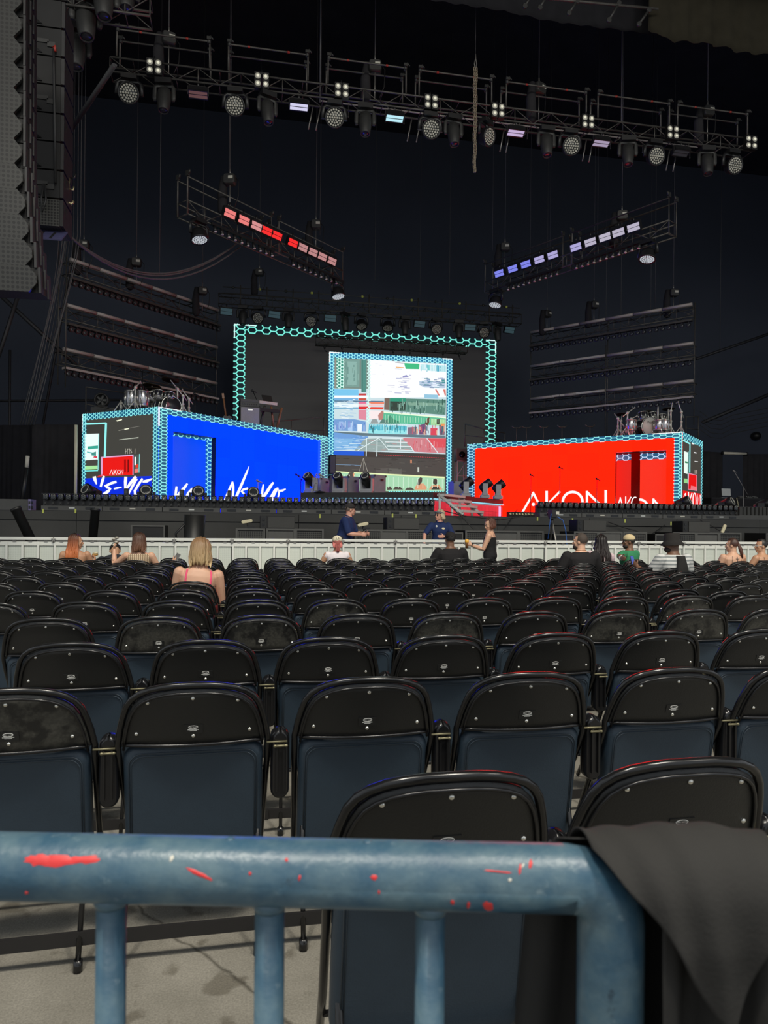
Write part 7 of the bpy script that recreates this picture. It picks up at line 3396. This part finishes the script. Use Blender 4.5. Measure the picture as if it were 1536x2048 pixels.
        for i_, (off, ln) in enumerate(((.030, .072), (.010, .082), (-.010, .076), (-.029, .058))):
            b0 = pc + f * .035 * s + sd * off * s
            a1 = curl * .9
            d1 = f * math.cos(a1) + pn * math.sin(a1)
            m1 = b0 + d1 * ln * .5 * s
            d2 = f * math.cos(a1 * 2.1) + pn * math.sin(a1 * 2.1)
            limb(body, [b0, m1, m1 + d2 * ln * .5 * s], [.0098 * s, .0092 * s, .0078 * s], 8)
        t0 = pc - f * .015 * s + sd * .036 * s
        t1 = t0 + (sd * .7 + f * .6 + pn * .35).normalized() * .036 * s
        limb(body, [t0, t1, t1 + (f * .8 + pn * (.3 + curl * .5)).normalized() * .03 * s], [.013 * s, .0115 * s, .009 * s], 8)
        armp[key] = (sh, el, wr_, pc, f, pn, sd)
    fuse(body, 'body', SK[skin], root, .0085, 2)
    # face details
    if face:
        mb = MB()
        for q in (-1, 1):
            mb.ell(hd((q * .031, .079, .0)), (.014 * s, .010 * s, .009 * s), 10, 6, Mh4)
        part(mb.build('eyes', pm('eye_white', (.6, .58, .54), .3)), root)
        mb = MB()
        for q in (-1, 1):
            mb.ell(hd((q * .031, .088, .0)), (.007 * s, .004 * s, .007 * s), 8, 6, Mh4)
            mb.tube([hd((q * .014, .093, .026)), hd((q * .034, .091, .032)), hd((q * .054, .079, .026))], .004 * s, 5)
        part(mb.build('irises_and_brows', pm('dark_brow', (.03, .02, .015), .5)), root)
        mb = MB()
        mb.ell(hd((0, .098, -.066)), (.022 * s, .006 * s, .006 * s), 10, 6, Mh4)
        part(mb.build('lips', pm('lips', (.42, .14, .11), .4)), root)
    # trousers
    if legs is not None:
        mb = MB()
        torso(mb, -.2, .20, .012)
        for h, k, a in legp:
            limb(mb, [h, h + (k - h) * .5, k, k + (a - k) * .35, a + Vector((0, 0, .03))], [.100 * s * w, .090 * s * w, .068 * s, .068 * s, .052 * s])
        fuse(mb, 'trousers', legs, root, .012)
    if shoes:
        mb = MB()
        for h, k, a in legp:
            limb(mb, [a + Vector((0, -.05, -.040)) * s, a + Vector((0, .05, -.03)) * s, a + Vector((0, .175, -.048)) * s], [.042 * s, .046 * s, .034 * s])
        fuse(mb, 'shoes', pm('shoe', (.06, .06, .06), .5), root, .012)
    # upper clothing
    if top:
        kind, mat = top[0], top[1]
        mb = MB()
        if kind in ('short', 'long', 'none'):
            torso(mb, -.2 if pose == 'sit' else -.05, .97, .013)
            for q, key in ((-1, 'L'), (1, 'R')):
                sh, el, wr_ = armp[key][:3]
                k = 1 + (w - 1) * .7
                r0 = .070 * s * k
                if kind == 'short':
                    limb(mb, [sh, sh + (el - sh) * .45, sh + (el - sh) * .82], [r0, .068 * s * k, .062 * s * k])
                elif kind == 'long':
                    limb(mb, [sh, sh + (el - sh) * .45, el, el + (wr_ - el) * .5, el + (wr_ - el) * .92], [r0, .066 * s * k, .056 * s * k, .052 * s * k, .042 * s * k])
                else:
                    limb(mb, [sh - rgt * q * .02 * s, sh + (el - sh) * .1], [r0 * .97, .060 * s * k])
            fuse(mb, 'shirt', mat, root, .011)
            if len(top) > 2:        # collar
                mb = MB()
                c = sp(1.0)
                mb.tube([c + rgt * (.075 * s * math.cos(t)) + fwd * (.07 * s * math.sin(t) + .005) + upv * (.012 * math.cos(t + PI / 2) - .0) for t in [2 * PI * k / 16 for k in range(17)]], .016 * s, 6, False)
                part(mb.build('collar', top[2]), root)
        else:                        # strappy top up to the shoulder blades
            torso(mb, -.2 if pose == 'sit' else -.05, {'camisole': .76, 'halter': .36, 'bodice': .88}.get(kind, .40), .008)
            fuse(mb, 'top', mat, root, .010)
            mb = MB()
            for q in (-1, 1):
                if kind == 'tube':
                    continue
                x0 = .115 if kind == 'halter' else .085
                pts = [surf(.30, q * x0 * w, -1), surf(.50, q * x0 * w, -1), surf(.70, q * x0 * w, -1), surf(.86, q * x0, -1), surf(.92, q * .095, -.35), surf(.92, q * .095, .4), surf(.86, q * .085, 1), surf(.6, q * .08, 1)]
                mb.tube(pts, (.017 if kind == 'halter' else .006) * s, 6, True, .6)
            if mb.v:
                part(mb.build('straps', mat), root)
    # hair
    if hair:
        style, hm = hair[0], hair[1]
        mb = MB()
        r3 = (.085 * s, .104 * s, .104 * s)
        c = Vector((0, -.016, .030))
        nu, nv = 22, 14
        b = len(mb.v)
        keep = {}
        low = -.50 if style == 'short' else -.62
        for j in range(nv + 1):
            th_ = PI * j / nv
            for i in range(nu):
                ph = 2 * PI * i / nu
                d = Vector((math.sin(th_) * math.cos(ph), math.sin(th_) * math.sin(ph), math.cos(th_)))
                jit = 1 + .03 * math.sin(7 * ph + 3 * th_)
                mb.v.append(hc + Mh @ Vector((c.x * s + d.x * r3[0] * jit, c.y * s + d.y * r3[1] * jit, c.z * s + d.z * r3[2] * jit)))
                keep[(j, i)] = not ((d.y > .30 and d.z < .50) or d.z < low)
        for j in range(nv):
            for i in range(nu):
                i2 = (i + 1) % nu
                if keep[(j, i)] and keep[(j, i2)] and keep[(j + 1, i)] and keep[(j + 1, i2)]:
                    mb.face((b + j * nu + i, b + (j + 1) * nu + i, b + (j + 1) * nu + i2, b + j * nu + i2), True)
        if style in ('long', 'bob', 'wavy'):
            L = hair[2] * s
            rnd = random.Random(len(label))
            for i in range(84):
                ph = math.radians(rnd.uniform(165, 375))         # round the back from ear to ear
                th_ = rnd.uniform(.05, 1.25)
                rt = rnd.uniform(.98, 1.06)
                pts = []
                for k in range(4):
                    t_ = th_ + (1.75 - th_) * k / 3
                    d = Vector((math.sin(t_) * math.cos(ph), math.sin(t_) * math.sin(ph), math.cos(t_)))
                    pts.append(hc + Mh @ Vector((c.x * s + d.x * r3[0] * rt, c.y * s + d.y * r3[1] * rt, c.z * s + d.z * r3[2] * rt)))
                e = pts[-1]
                out = (e - hc)
                out.z = 0
                out = out.normalized()
                ll = L * rnd.uniform(.8, 1.08)
                fl = hair[3] if len(hair) > 3 else 0
                wv = .012 if style == 'wavy' else .005
                for k in range(1, 5):
                    t = k / 4
                    q = e + Vector((0, 0, -ll * t)) + out * (.012 * math.sin(t * 2.2) + fl * t * rnd.uniform(.3, 1)) + Vector((wv * math.sin(6 * t + i), wv * math.cos(5 * t + i * 1.7), 0))
                    # lie on the back and the shoulders instead of passing through them
                    if q.z < nb.z + .02:
                        rel = q - P
                        yy = rel.dot(fwd)
                        if yy > -.115 * s * w:
                            q = q + fwd * (-.118 * s * w - yy) * min(1, (nb.z + .03 - q.z) / .06)
                    pts.append(q)
                mb.tube(pts, [.013 * s, .014 * s, .015 * s, .015 * s, .015 * s, .014 * s, .011 * s, .004 * s], 5)
        elif style == 'ponytail':
            for i in range(26):
                a_ = 2 * PI * i / 26
                k = .024 * s
                L = hair[2] * s
                p0 = hd((0, -.115, .02))
                pts = [hd((0, -.095, .03)), p0 + Vector((k * .5 * math.cos(a_), 0, k * .5 * math.sin(a_)))]
                for t in (.3, .6, 1.0):
                    pts.append(p0 + Vector((k * math.cos(a_) * (1.2 - .6 * t), -.03 * s * math.sin(t * 2.5) + k * math.sin(a_) * .6, -L * t)) + Vector((hair[3] * t, 0, 0)))
                mb.tube(pts, [.012 * s, .012 * s, .013 * s, .012 * s, .003 * s], 5)
        elif style == 'bun':
            mb.ell(hd((0, -.10, .055)), (.042 * s, .04 * s, .042 * s), 12, 8, Mh)
        o = mb.build('hair', hm, root)
    if hat:
        kind, m1 = hat[0], hat[1]
        mb = MB()
        if kind in ('cap', 'cap_back'):
            sg = 1 if kind == 'cap' else -1
            prof = [(.089, .028), (.091, .055), (.086, .085), (.066, .115), (.035, .132), (.004, .137)]
            mb.lathe([(r * s, z_ * s) for r, z_ in prof], 20, Mh @ Matrix.Diagonal((.98, 1.17, 1)), hd((0, -.012, 0)))
            mb.ell(hd((0, -.012, .136)), (.009 * s, .009 * s, .005 * s), 8, 6, Mh)
            part(mb.build('cap', m1), root)
            mb = MB()
            pts = []
            for k in range(13):
                a_ = PI * k / 12
                pts.append((math.cos(a_) * .078 * s, (.075 + .085 * math.sin(a_)) * s * 1.0))
            mb.prism(pts, .006 * s, Mh @ (Matrix.Diagonal((1, sg, 1)) @ rx3(-.12)), hd((0, -.012, .032)))
            part(mb.build('brim', hat[2] if len(hat) > 2 else m1), root)
        elif kind == 'bucket':
            prof = [(.138, -.030), (.140, -.025), (.100, .035), (.098, .040), (.092, .115), (.084, .135), (.004, .139)]
            mb.lathe([(r * s, z_ * s) for r, z_ in prof], 24, Mh @ Matrix.Diagonal((.96, 1.1, 1)), hd((0, -.008, .0)))
            part(mb.build('bucket_hat', m1), root)
        elif kind == 'headband':
            mb.tube([hd((.083 * math.cos(t), -.012 + .100 * math.sin(t), .052 + .012 * math.sin(t))) for t in [2 * PI * k / 24 for k in range(25)]], .022 * s, 8, False, 1.0)
            part(mb.build('headband', m1), root)
    if extra:
        extra(root, hd, sp, armp, s, Mh)
    return root


def seat_of(r_, u):
    x, y = row_pos(r_, u)
    return x, y + .225


def sunglasses(root, hd, s, Mh):
    mb = MB()
    for q in (-1, 1):
        mb.ell(hd((q * .031, .090, .0)), (.025 * s, .008 * s, .019 * s), 10, 6, Mh)
        mb.tube([hd((q * .055, .085, .004)), hd((q * .078, .03, .006)), hd((q * .079, -.02, .004))], .003 * s, 5)
    mb.tube([hd((-.012, .098, .004)), hd((.012, .098, .004))], .003 * s, 5)
    part(mb.build('sunglasses', M['gloss_black']), root)


def held(root, name, armp, key, fn, off=.05, up=0.0):
    sh, el, wr_, pc, f, pn, sd = armp[key]
    c = pc + pn * off * 1 + Vector((0, 0, up))
    return c


def phone(c, label, Mx, glow=None):
    r = thing('mobile_phone', label, 'phone', c)
    mb = MB()
    mb.pad(.068, .135, .009, .01, .002, Mx)
    part(mb.build('phone_body', M['gloss_black']), r)
    mb = MB()
    mb.box(Mx @ Vector((0, -.0055, 0)), (.060, .001, .124), Mx)
    part(mb.build('phone_screen', glow or M['black_plastic']), r)
    return r


def world(root, v):
    a = root.rotation_euler.z
    return root.location + rz3(a) @ v


D2R = math.radians
# 1 woman with ombre hair, profile to the right
x, y = seat_of(12, 137)
def ex1(root, hd, sp, armp, s, Mh):
    sh, el, wr_, pc, f, pn, sd = armp['R']
    c = world(root, pc + f * .05 + Vector((0, 0, .04)))
    r = thing('snack', 'small orange snack held by the ombre-haired woman', 'food', c)
    mb = MB()
    mb.ell((0, 0, 0), (.05, .035, .03), 10, 6)
    part(mb.build('crust', pm('snack_crust', (.55, .30, .08), .6)), r)
    mb = MB()
    mb.ell((.01, -.01, .025), (.04, .03, .018), 10, 6)
    part(mb.build('topping', M['cream']), r)


person('woman with long orange ombre hair and bare shoulders seated facing the stage', x + .05, y, 0, 0, 1.62, 'tan', w=1.08, head=D2R(-72), pitch=.05,
       arms={'R': ((.30, .35, -.8), (-.1, .75, .5), .8), 'L': ((-.25, .2, -1), (.2, .8, -.3), .5)},
       top=('tube', cloth('black_tube_top', (.02, .02, .022))), legs=cloth('jeans', (.05, .07, .12)),
       hair=('wavy', hair_mat('ombre_hair', (.012, .009, .009), (.50, .14, .04), .98, 1.26), .36), extra=ex1)
# 2 person bending forward
x, y = seat_of(12, 211)
person('person in a dark grey shirt bent far forward beside the gingham-backed woman', x + .1, y + .05, 0, D2R(10), 1.85, 'tan', lean=.98, head=D2R(10), pitch=1.0, w=1.1,
       arms={'R': ((.1, .5, -.8), (-.1, .6, -.5), .5), 'L': ((-.1, .5, -.8), (.1, .6, -.5), .5)},
       top=('short', cloth('dark_grey_shirt', (.03, .034, .042))), legs=cloth('grey_trousers', (.05, .05, .055)), hair=('short', pm('black_hair', (.012, .01, .009), .5)))
# 3 woman in the gingham top
x, y = seat_of(11, 278 - 7)
def ex3(root, hd, sp, armp, s, Mh):
    for key, lab in (('L', 'foil-wrapped snack in the raised hand of the gingham-backed woman'), ('R', 'dark phone in the lowered hand of the gingham-backed woman')):
        sh, el, wr_, pc, f, pn, sd = armp[key]
        c = world(root, pc + f * .06 + Vector((0, 0, .03)))
        if key == 'L':
            r = thing('snack', lab, 'food', c)
            mb = MB()
            for k in range(5):
                mb.ell((.03 * math.sin(k * 2), .02 * math.cos(k * 3), .022 * k - .03), (.032, .028, .018), 8, 6)
            part(mb.build('wrapped_food', pm('foil', (.42, .40, .34), .4, .3)), r)
            mb = MB()
            mb.ell((.0, .0, -.05), (.035, .03, .02), 8, 6)
            part(mb.build('paper', M['tape_white']), r)
        else:
            phone(c, lab, Matrix.Rotation(.5, 3, 'Y') @ rx3(-.4))


person('woman with half-tied brown hair and gingham top seen from behind', x + .02, y, 0, 0, 1.68, 'fair', w=1.02,
       arms={'L': ((-.75, .45, -.55), (-.05, .35, 1.0), .7), 'R': ((.45, .35, -.9), (.75, .6, .55), .7)},
       top=('bodice', striped('gingham', (.62, .50, .34), (.24, .16, .10), 210, True)), legs=cloth('jeans', (.05, .07, .12)),
       hair=('long', hair_mat('brown_hair', (.030, .014, .010), (.17, .075, .04), 1.0, 1.32), .17), face=False, extra=ex3)
# 4 blonde woman in pink
x, y = seat_of(6, 382)
person('blonde woman in a bright pink strappy dress seen from behind', x + .02, y, 0, D2R(4), 1.66, 'fair', w=1.03, lean=.12, side=.10, head=D2R(-14), pitch=.25,
       arms={'R': ((.15, .2, -1), (-.2, .85, -.4), .5), 'L': ((-.2, .3, -1), (.3, .8, -.2), .5)},
       top=('halter', cloth('pink_dress', (.80, .10, .20))), legs=cloth('pink_skirt', (.78, .10, .20)),
       hair=('bob', hair_mat('blonde_hair', (.24, .14, .07), (.66, .48, .25), .95, 1.24), .16), face=False)
# 5 person in white sleeveless shirt, backwards cap with pink hair
x, y = seat_of(12, 681)
def ex5(root, hd, sp, armp, s, Mh):
    mb = MB()
    for i in range(12):
        a_ = 2 * PI * i / 12
        mb.tube([hd((.03 * math.cos(a_), -.105, -.0)), hd((.03 * math.cos(a_), -.125, -.06)), hd((.026 * math.cos(a_), -.13, -.12)), hd((.012 * math.cos(a_), -.13, -.17))], .010, 5)
    for q in (-1, 1):
        for k in range(5):
            mb.tube([hd((q * (.04 + .008 * k), -.085 + .01 * k, .02)), hd((q * (.05 + .008 * k), -.09, -.04)), hd((q * (.035 + .008 * k), -.105, -.085))], .010, 5)
    part(mb.build('pink_hair_tail', pm('pink_hair', (.55, .16, .14), .5, 0, .35, 60)), root)
    mb = text_mb('LA', .05, Matrix.Rotation(PI, 3, 'Z') @ RX90 if False else RX90, hd((0, -.128, .085)))
    part(mb.build('cap_monogram', M['black_steel']), root)
    mb = MB()
    for k in range(4):
        sh, el = armp['L'][0], armp['L'][1]
        c = sh + (el - sh) * (.45 + .14 * k)
        mb.ell(c + Vector((-.035, -.018, 0)), (.02, .03, .022), 8, 6)
    part(mb.build('arm_tattoo', pm('tattoo_ink', (.16, .15, .12), .6)), root)


person('person in white sleeveless shirt and cream cap with pink hair tail', x - .03, y, 0, 0, 1.62, 'tan', w=1.08,
       arms={'L': ((-.45, .25, -.85), (.1, .9, -.3), .5), 'R': ((.4, .25, -.85), (-.1, .9, -.3), .5)},
       top=('none', cloth('white_shirt', (.72, .66, .68))), legs=cloth('jeans', (.05, .07, .12)), hair=('short', pm('pink_hair_roots', (.40, .13, .11), .5)),
       hat=('cap', cloth('cream_cap', (.66, .60, .44)), cloth('cap_brim', (.05, .045, .04))), face=False, extra=ex5)
# 6 steward with cap, forearms on the barrier, looking right
NAVY = cloth('navy_polo', (.018, .032, .10))
p = at_y(688, 1100, 14.14)
def ex6(root, hd, sp, armp, s, Mh):
    sunglasses(root, hd, s, Mh)
    mb = MB()
    mb.ell(sp(.72, .126, -.02), (.025, .008, .032), 10, 6)
    part(mb.build('badge', M['alu']), root)


person('steward in navy polo and dark backwards cap with folded hands on the barrier', p.x, p.y, .25, D2R(-112), 1.70, 'pink', pose='stand', w=1.24, lean=.20, head=D2R(-82), belly=.03,
       arms={'R': ((.10, .30, -.95), (-.30, 1, -.06), .9), 'L': ((-.1, .40, -.9), (.40, .95, -.04), .9)},
       top=('short', NAVY, NAVY), legs=cloth('dark_trousers', (.03, .03, .035)), hair=('short', pm('grey_hair', (.14, .11, .09), .6)),
       hat=('cap_back', cloth('dark_cap', (.035, .032, .032))), extra=ex6)
# 7 steward with headband
p = at_y(874, 1100, 14.16)
def ex7(root, hd, sp, armp, s, Mh):
    sunglasses(root, hd, s, Mh)
    for nm, c, r_ in (('round_badge', sp(.80, .108, .085), (.022, .008, .024)), ('name_badge', sp(.70, .122, -.06), (.040, .008, .024))):
        mb = MB()
        mb.ell(c, r_, 10, 6)
        part(mb.build(nm, M['alu'] if nm[0] == 'r' else M['cream']), root)
    sh, el, wr_, pc, f, pn, sd = armp['L']
    mb = MB()
    mb.tube([wr_ + Vector((.03 * math.cos(t), .012 * math.sin(t) * 0, .03 * math.sin(t))) for t in [2 * PI * k / 12 for k in range(13)]], .009, 6, False)
    part(mb.build('watch', M['black_steel']), root)


person('steward in navy polo with grey headband and blond shoulder hair behind the barrier', p.x + .05, p.y, .24, D2R(172), 1.60, 'pink', pose='stand', w=1.05, lean=.10, head=D2R(118), pitch=-.05,
       arms={'R': ((.55, .42, -.7), (.10, .55, -.75), .25), 'L': ((-.35, .45, -.85), (.85, .45, -.03), .5)},
       top=('short', NAVY, NAVY), legs=cloth('dark_trousers', (.03, .03, .035)), hair=('bob', hair_mat('blond_grey_hair', (.42, .34, .22), (.62, .50, .33), 1.3, 1.6), .10),
       hat=('headband', striped('headband_cloth', (.09, .10, .12), (.18, .19, .20), 260)), extra=ex7)
# 8 man in black shirt and black cap from behind
x, y = seat_of(12, 924)
BLACKC = cloth('black_cotton', (.018, .017, .018))
person('broad man in black long-sleeved shirt and black cap seen from behind', x - .12, y + .05, 0, D2R(6), 1.80, 'brown', w=1.30, lean=.06,
       arms={'L': ((-.45, .2, -.85), (.2, .8, -.3), .5), 'R': ((.35, .2, -.9), (-.2, .8, -.3), .5)},
       top=('long', BLACKC), legs=cloth('black_trousers', (.02, .02, .022)), hair=('short', pm('cropped_black_hair', (.012, .01, .01), .7)), hat=('cap', cloth('black_cap', (.02, .018, .017))), face=False)
# 9 standing woman with a drink
p = at_y(980, 1100, 12.62)
def ex9(root, hd, sp, armp, s, Mh):
    sh, el, wr_, pc, f, pn, sd = armp['L']
    c = world(root, pc + f * .05 + Vector((0, 0, -.03)))
    r = thing('drink_cup', 'clear cup of amber drink with yellow top held by the standing woman', 'cup', c)
    mb = MB()
    mb.lathe([(.028, -.06), (.034, .03), (.036, .05), (.034, .05), (.027, -.055)], 14)
    part(mb.build('cup', pm('amber_drink', (.20, .09, .035), .25)), r)
    mb = MB()
    mb.lathe([(.035, .045), (.040, .06), (.036, .095), (.02, .11), (.002, .112)], 14)
    part(mb.build('yellow_top', pm('yellow_foam', (.80, .42, .05), .5)), r)
    sh, el, wr_, pc, f, pn, sd = armp['R']
    mb = MB()
    for k in range(7):
        q = sh + (el - sh) * (.42 + .09 * k)
        mb.ell(q + Vector((.022 + .014 * math.sin(k * 2.1), -.036, 0)), (.016, .018, .018), 8, 6)
    part(mb.build('arm_tattoo', pm('green_tattoo', (.12, .15, .09), .6)), root)
    for kk, (key, c_) in enumerate((('R', 'tape_white'), ('L', 'black_steel'))):
        w_ = armp[key][2] - armp[key][4] * .02
        mb = MB()
        f = armp[key][4]
        a1 = f.orthogonal().normalized()
        a2 = f.cross(a1)
        mb.tube([w_ + a1 * .033 * math.cos(t) + a2 * .033 * math.sin(t) for t in [2 * PI * k / 14 for k in range(15)]], .009, 6, False)
        part(mb.build('wristband', M[c_]), root)
    mb = MB()
    mb.tube([sp.surf(.93, .07, -.6), sp.surf(.93, .08, .3), sp.surf(.86, .07, 1), sp.surf(.6, .02, 1), sp(.40, .145, 0)], .007, 6)
    part(mb.build('lanyard', cloth('lanyard', (.06, .05, .05))), root)


person('standing woman in a black top and trousers with a tattooed arm and a drink', p.x, p.y, 0, D2R(62), 1.66, 'fair', pose='stand', w=1.0, head=D2R(98), pitch=.38,
       arms={'L': ((-.12, .35, -.9), (.10, .9, .30), .9), 'R': ((.20, .05, -1), (.05, .18, -1), .4)},
       top=('camisole', BLACKC), legs=cloth('black_leggings', (.018, .017, .019)),
       hair=('bob', hair_mat('reddish_brown_hair', (.07, .03, .02), (.16, .055, .03), 1.35, 1.6), .11), extra=ex9)
# 10 bearded man in a black tee
x, y = seat_of(10, 1168)
def ex10(root, hd, sp, armp, s, Mh):
    mb = MB()
    mb.ell(hd((0, .045, -.082)), (.058 * s, .058 * s, .046 * s), 14, 10, Mh)
    part(mb.build('beard', pm('dark_beard', (.035, .022, .016), .8)), root)
    mb = MB()
    c = sp(1.0)
    mb.tube([c + Vector((.078 * math.cos(t), .072 * math.sin(t), .012)) for t in [2 * PI * k / 20 for k in range(21)]], .006, 6, False)
    part(mb.build('bead_necklace', M['wood']), root)


person('bearded man with cropped hair and black tee seen from behind', x + .06, y, 0, D2R(4), 1.80, 'fair', w=1.34, head=D2R(48),
       arms={'L': ((-.35, .2, -.9), (.2, .8, -.3), .5), 'R': ((.35, .2, -.9), (-.2, .8, -.3), .5)},
       top=('short', BLACKC), legs=cloth('black_trousers', (.02, .02, .022)), hair=('short', pm('cropped_brown_hair', (.05, .036, .028), .8)), extra=ex10)
# 11 woman with long dark hair
x, y = seat_of(11, 1222)
person('woman with long loose dark hair between the bearded man and the green shirt', x - .04, y + .15, 0, D2R(-5), 1.74, 'brown', w=1.05, lean=.02, side=.12, head=D2R(-50),
       arms={'R': ((.2, .4, -.9), (-.2, .8, -.2), .5), 'L': ((-.2, .3, -1), (.2, .8, -.2), .5)},
       top=('short', cloth('pale_pink_top', (.55, .42, .44))), legs=cloth('jeans', (.05, .07, .12)), hair=('wavy', hair_mat('very_dark_hair', (.010, .007, .007), (.018, .010, .009), .9, 1.3), .42, .10))
# 12 man in green with tan cap, arm stretched out
x, y = seat_of(12, 1272)
def ex12(root, hd, sp, armp, s, Mh):
    mb = MB()
    mb.ell(hd((0, .045, -.082)), (.058 * s, .056 * s, .042 * s), 14, 10, Mh)
    part(mb.build('beard', pm('black_beard', (.015, .01, .008), .8)), root)
    sh, el, wr_, pc, f, pn, sd = armp['L']
    a1 = f.orthogonal().normalized()
    a2 = f.cross(a1)
    mb = MB()
    mb.tube([wr_ - f * .015 + a1 * .036 * math.cos(t) + a2 * .036 * math.sin(t) for t in [2 * PI * k / 14 for k in range(15)]], .013, 6, False)
    part(mb.build('watch', M['alu']), root)


person('man in a green tee and tan cap stretching his arm behind the long-haired woman', x + .03, y + .05, 0, D2R(28), 1.76, 'brown', w=1.12, head=D2R(72),
       arms={'L': ((-.95, -.35, -.12), (-.75, -.65, -.06), .5), 'R': ((.3, .3, -.9), (-.2, .8, -.3), .5)},
       top=('short', cloth('green_tee', (.035, .20, .09))), legs=cloth('jeans', (.05, .07, .12)), hair=('short', pm('black_hair', (.012, .01, .009), .5)),
       hat=('cap', cloth('tan_cap', (.55, .44, .26)), cloth('black_brim', (.03, .028, .025))), extra=ex12)
# 13 large man with bucket hat and striped shirt
x, y = seat_of(9, 1350)
def ex13(root, hd, sp, armp, s, Mh):
    mb = MB()
    mb.ell(hd((0, .045, -.082)), (.060 * s, .058 * s, .046 * s), 14, 10, Mh)
    part(mb.build('beard', pm('black_beard', (.015, .01, .008), .8)), root)
    sh, el, wr_, pc, f, pn, sd = armp['L']
    c = world(root, pc + f * .07 + Vector((0, 0, .02)))
    phone(c, 'phone with a blue glowing screen in the bucket-hatted man\'s hand', rz3(.3) @ rx3(-.3), em('phone_glow', (.06, .12, .55), .8))
    # dark sling bag over the back
    mb = MB()
    rs = []
    for k in range(9):
        t = k / 8
        tt = .95 - t * 1.0
        ww = .05 + .07 * min(1, t * 2.2)
        c0 = sp(tt, -.165 - .02 * math.sin(t * PI), -.03 + .02 * t)
        rs.append([c0 + Vector((q * ww, o_, 0)) for q, o_ in ((-1, .0), (-.7, -.03), (.7, -.03), (1, .0), (.7, .06), (-.7, .06))])
    mb.rings(rs, True, True)
    part(mb.build('sling_bag', cloth('bag_black', (.022, .021, .020))), root)


person('large man in black bucket hat and white striped shirt with a sling bag', x + .12, y, 0, D2R(14), 1.82, 'brown', w=1.36, head=D2R(62), pitch=.05,
       arms={'L': ((-.22, .5, -.85), (.0, .75, .50), .8), 'R': ((.4, .2, -.9), (-.2, .8, -.3), .5)},
       top=('short', striped('striped_shirt', (.60, .60, .58), (.24, .26, .26), 125)), legs=cloth('black_trousers', (.02, .02, .022)), hair=('short', pm('black_hair', (.012, .01, .009), .5)),
       hat=('bucket', cloth('black_bucket', (.024, .022, .021))), extra=ex13)
# 14 woman with ponytail and tattooed back
x, y = seat_of(12, 1485)
def ex14(root, hd, sp, armp, s, Mh):
    mb = MB()
    for a, b in ((( .0, .86), (.0, .60)), ((-.03, .78), (.03, .78))):
        mb.tube([sp(a[1], -.108 * 1.1, a[0]), sp(b[1], -.126 * 1.1, b[0])], .0045, 5)
    mb.ell(sp(.52, -.125 * 1.1, .0), (.03, .006, .012), 8, 6)
    part(mb.build('back_tattoo', pm('tattoo_dark', (.10, .08, .07), .6)), root)


person('woman with dark auburn ponytail and tattooed bare back', x - .02, y, 0, D2R(2), 1.66, 'fair', w=1.18, head=D2R(45),
       arms={'L': ((-.3, .25, -.9), (.2, .8, -.2), .5), 'R': ((.3, .25, -.9), (-.2, .8, -.2), .5)},
       top=('low', BLACKC), legs=cloth('jeans', (.05, .07, .12)), hair=('ponytail', hair_mat('auburn_hair', (.035, .016, .012), (.10, .035, .022), 1.0, 1.3), .26, .06), extra=ex14)
# 15 woman with glasses and black hair
x, y = seat_of(12, 1536)
def ex15(root, hd, sp, armp, s, Mh):
    mb = MB()
    for q in (-1, 1):
        mb.tube([hd((q * .032 + .022 * math.cos(t), .098, .018 * math.sin(t))) for t in [2 * PI * k / 14 for k in range(15)]], .003, 5, False)
        mb.tube([hd((q * .055, .095, .004)), hd((q * .08, .0, .006))], .004, 5)
    part(mb.build('glasses', M['alu']), root)


person('woman with black tied-up hair and glasses in a black tank top', x + .06, y, 0, D2R(22), 1.64, 'tan', w=1.10, head=D2R(78),
       arms={'L': ((-.3, .4, -.85), (.1, .6, .6), .6), 'R': ((.3, .25, -.9), (-.2, .8, -.2), .5)},
       top=('camisole', BLACKC), legs=cloth('jeans', (.05, .07, .12)), hair=('bun', pm('black_hair', (.012, .01, .009), .5)), extra=ex15)
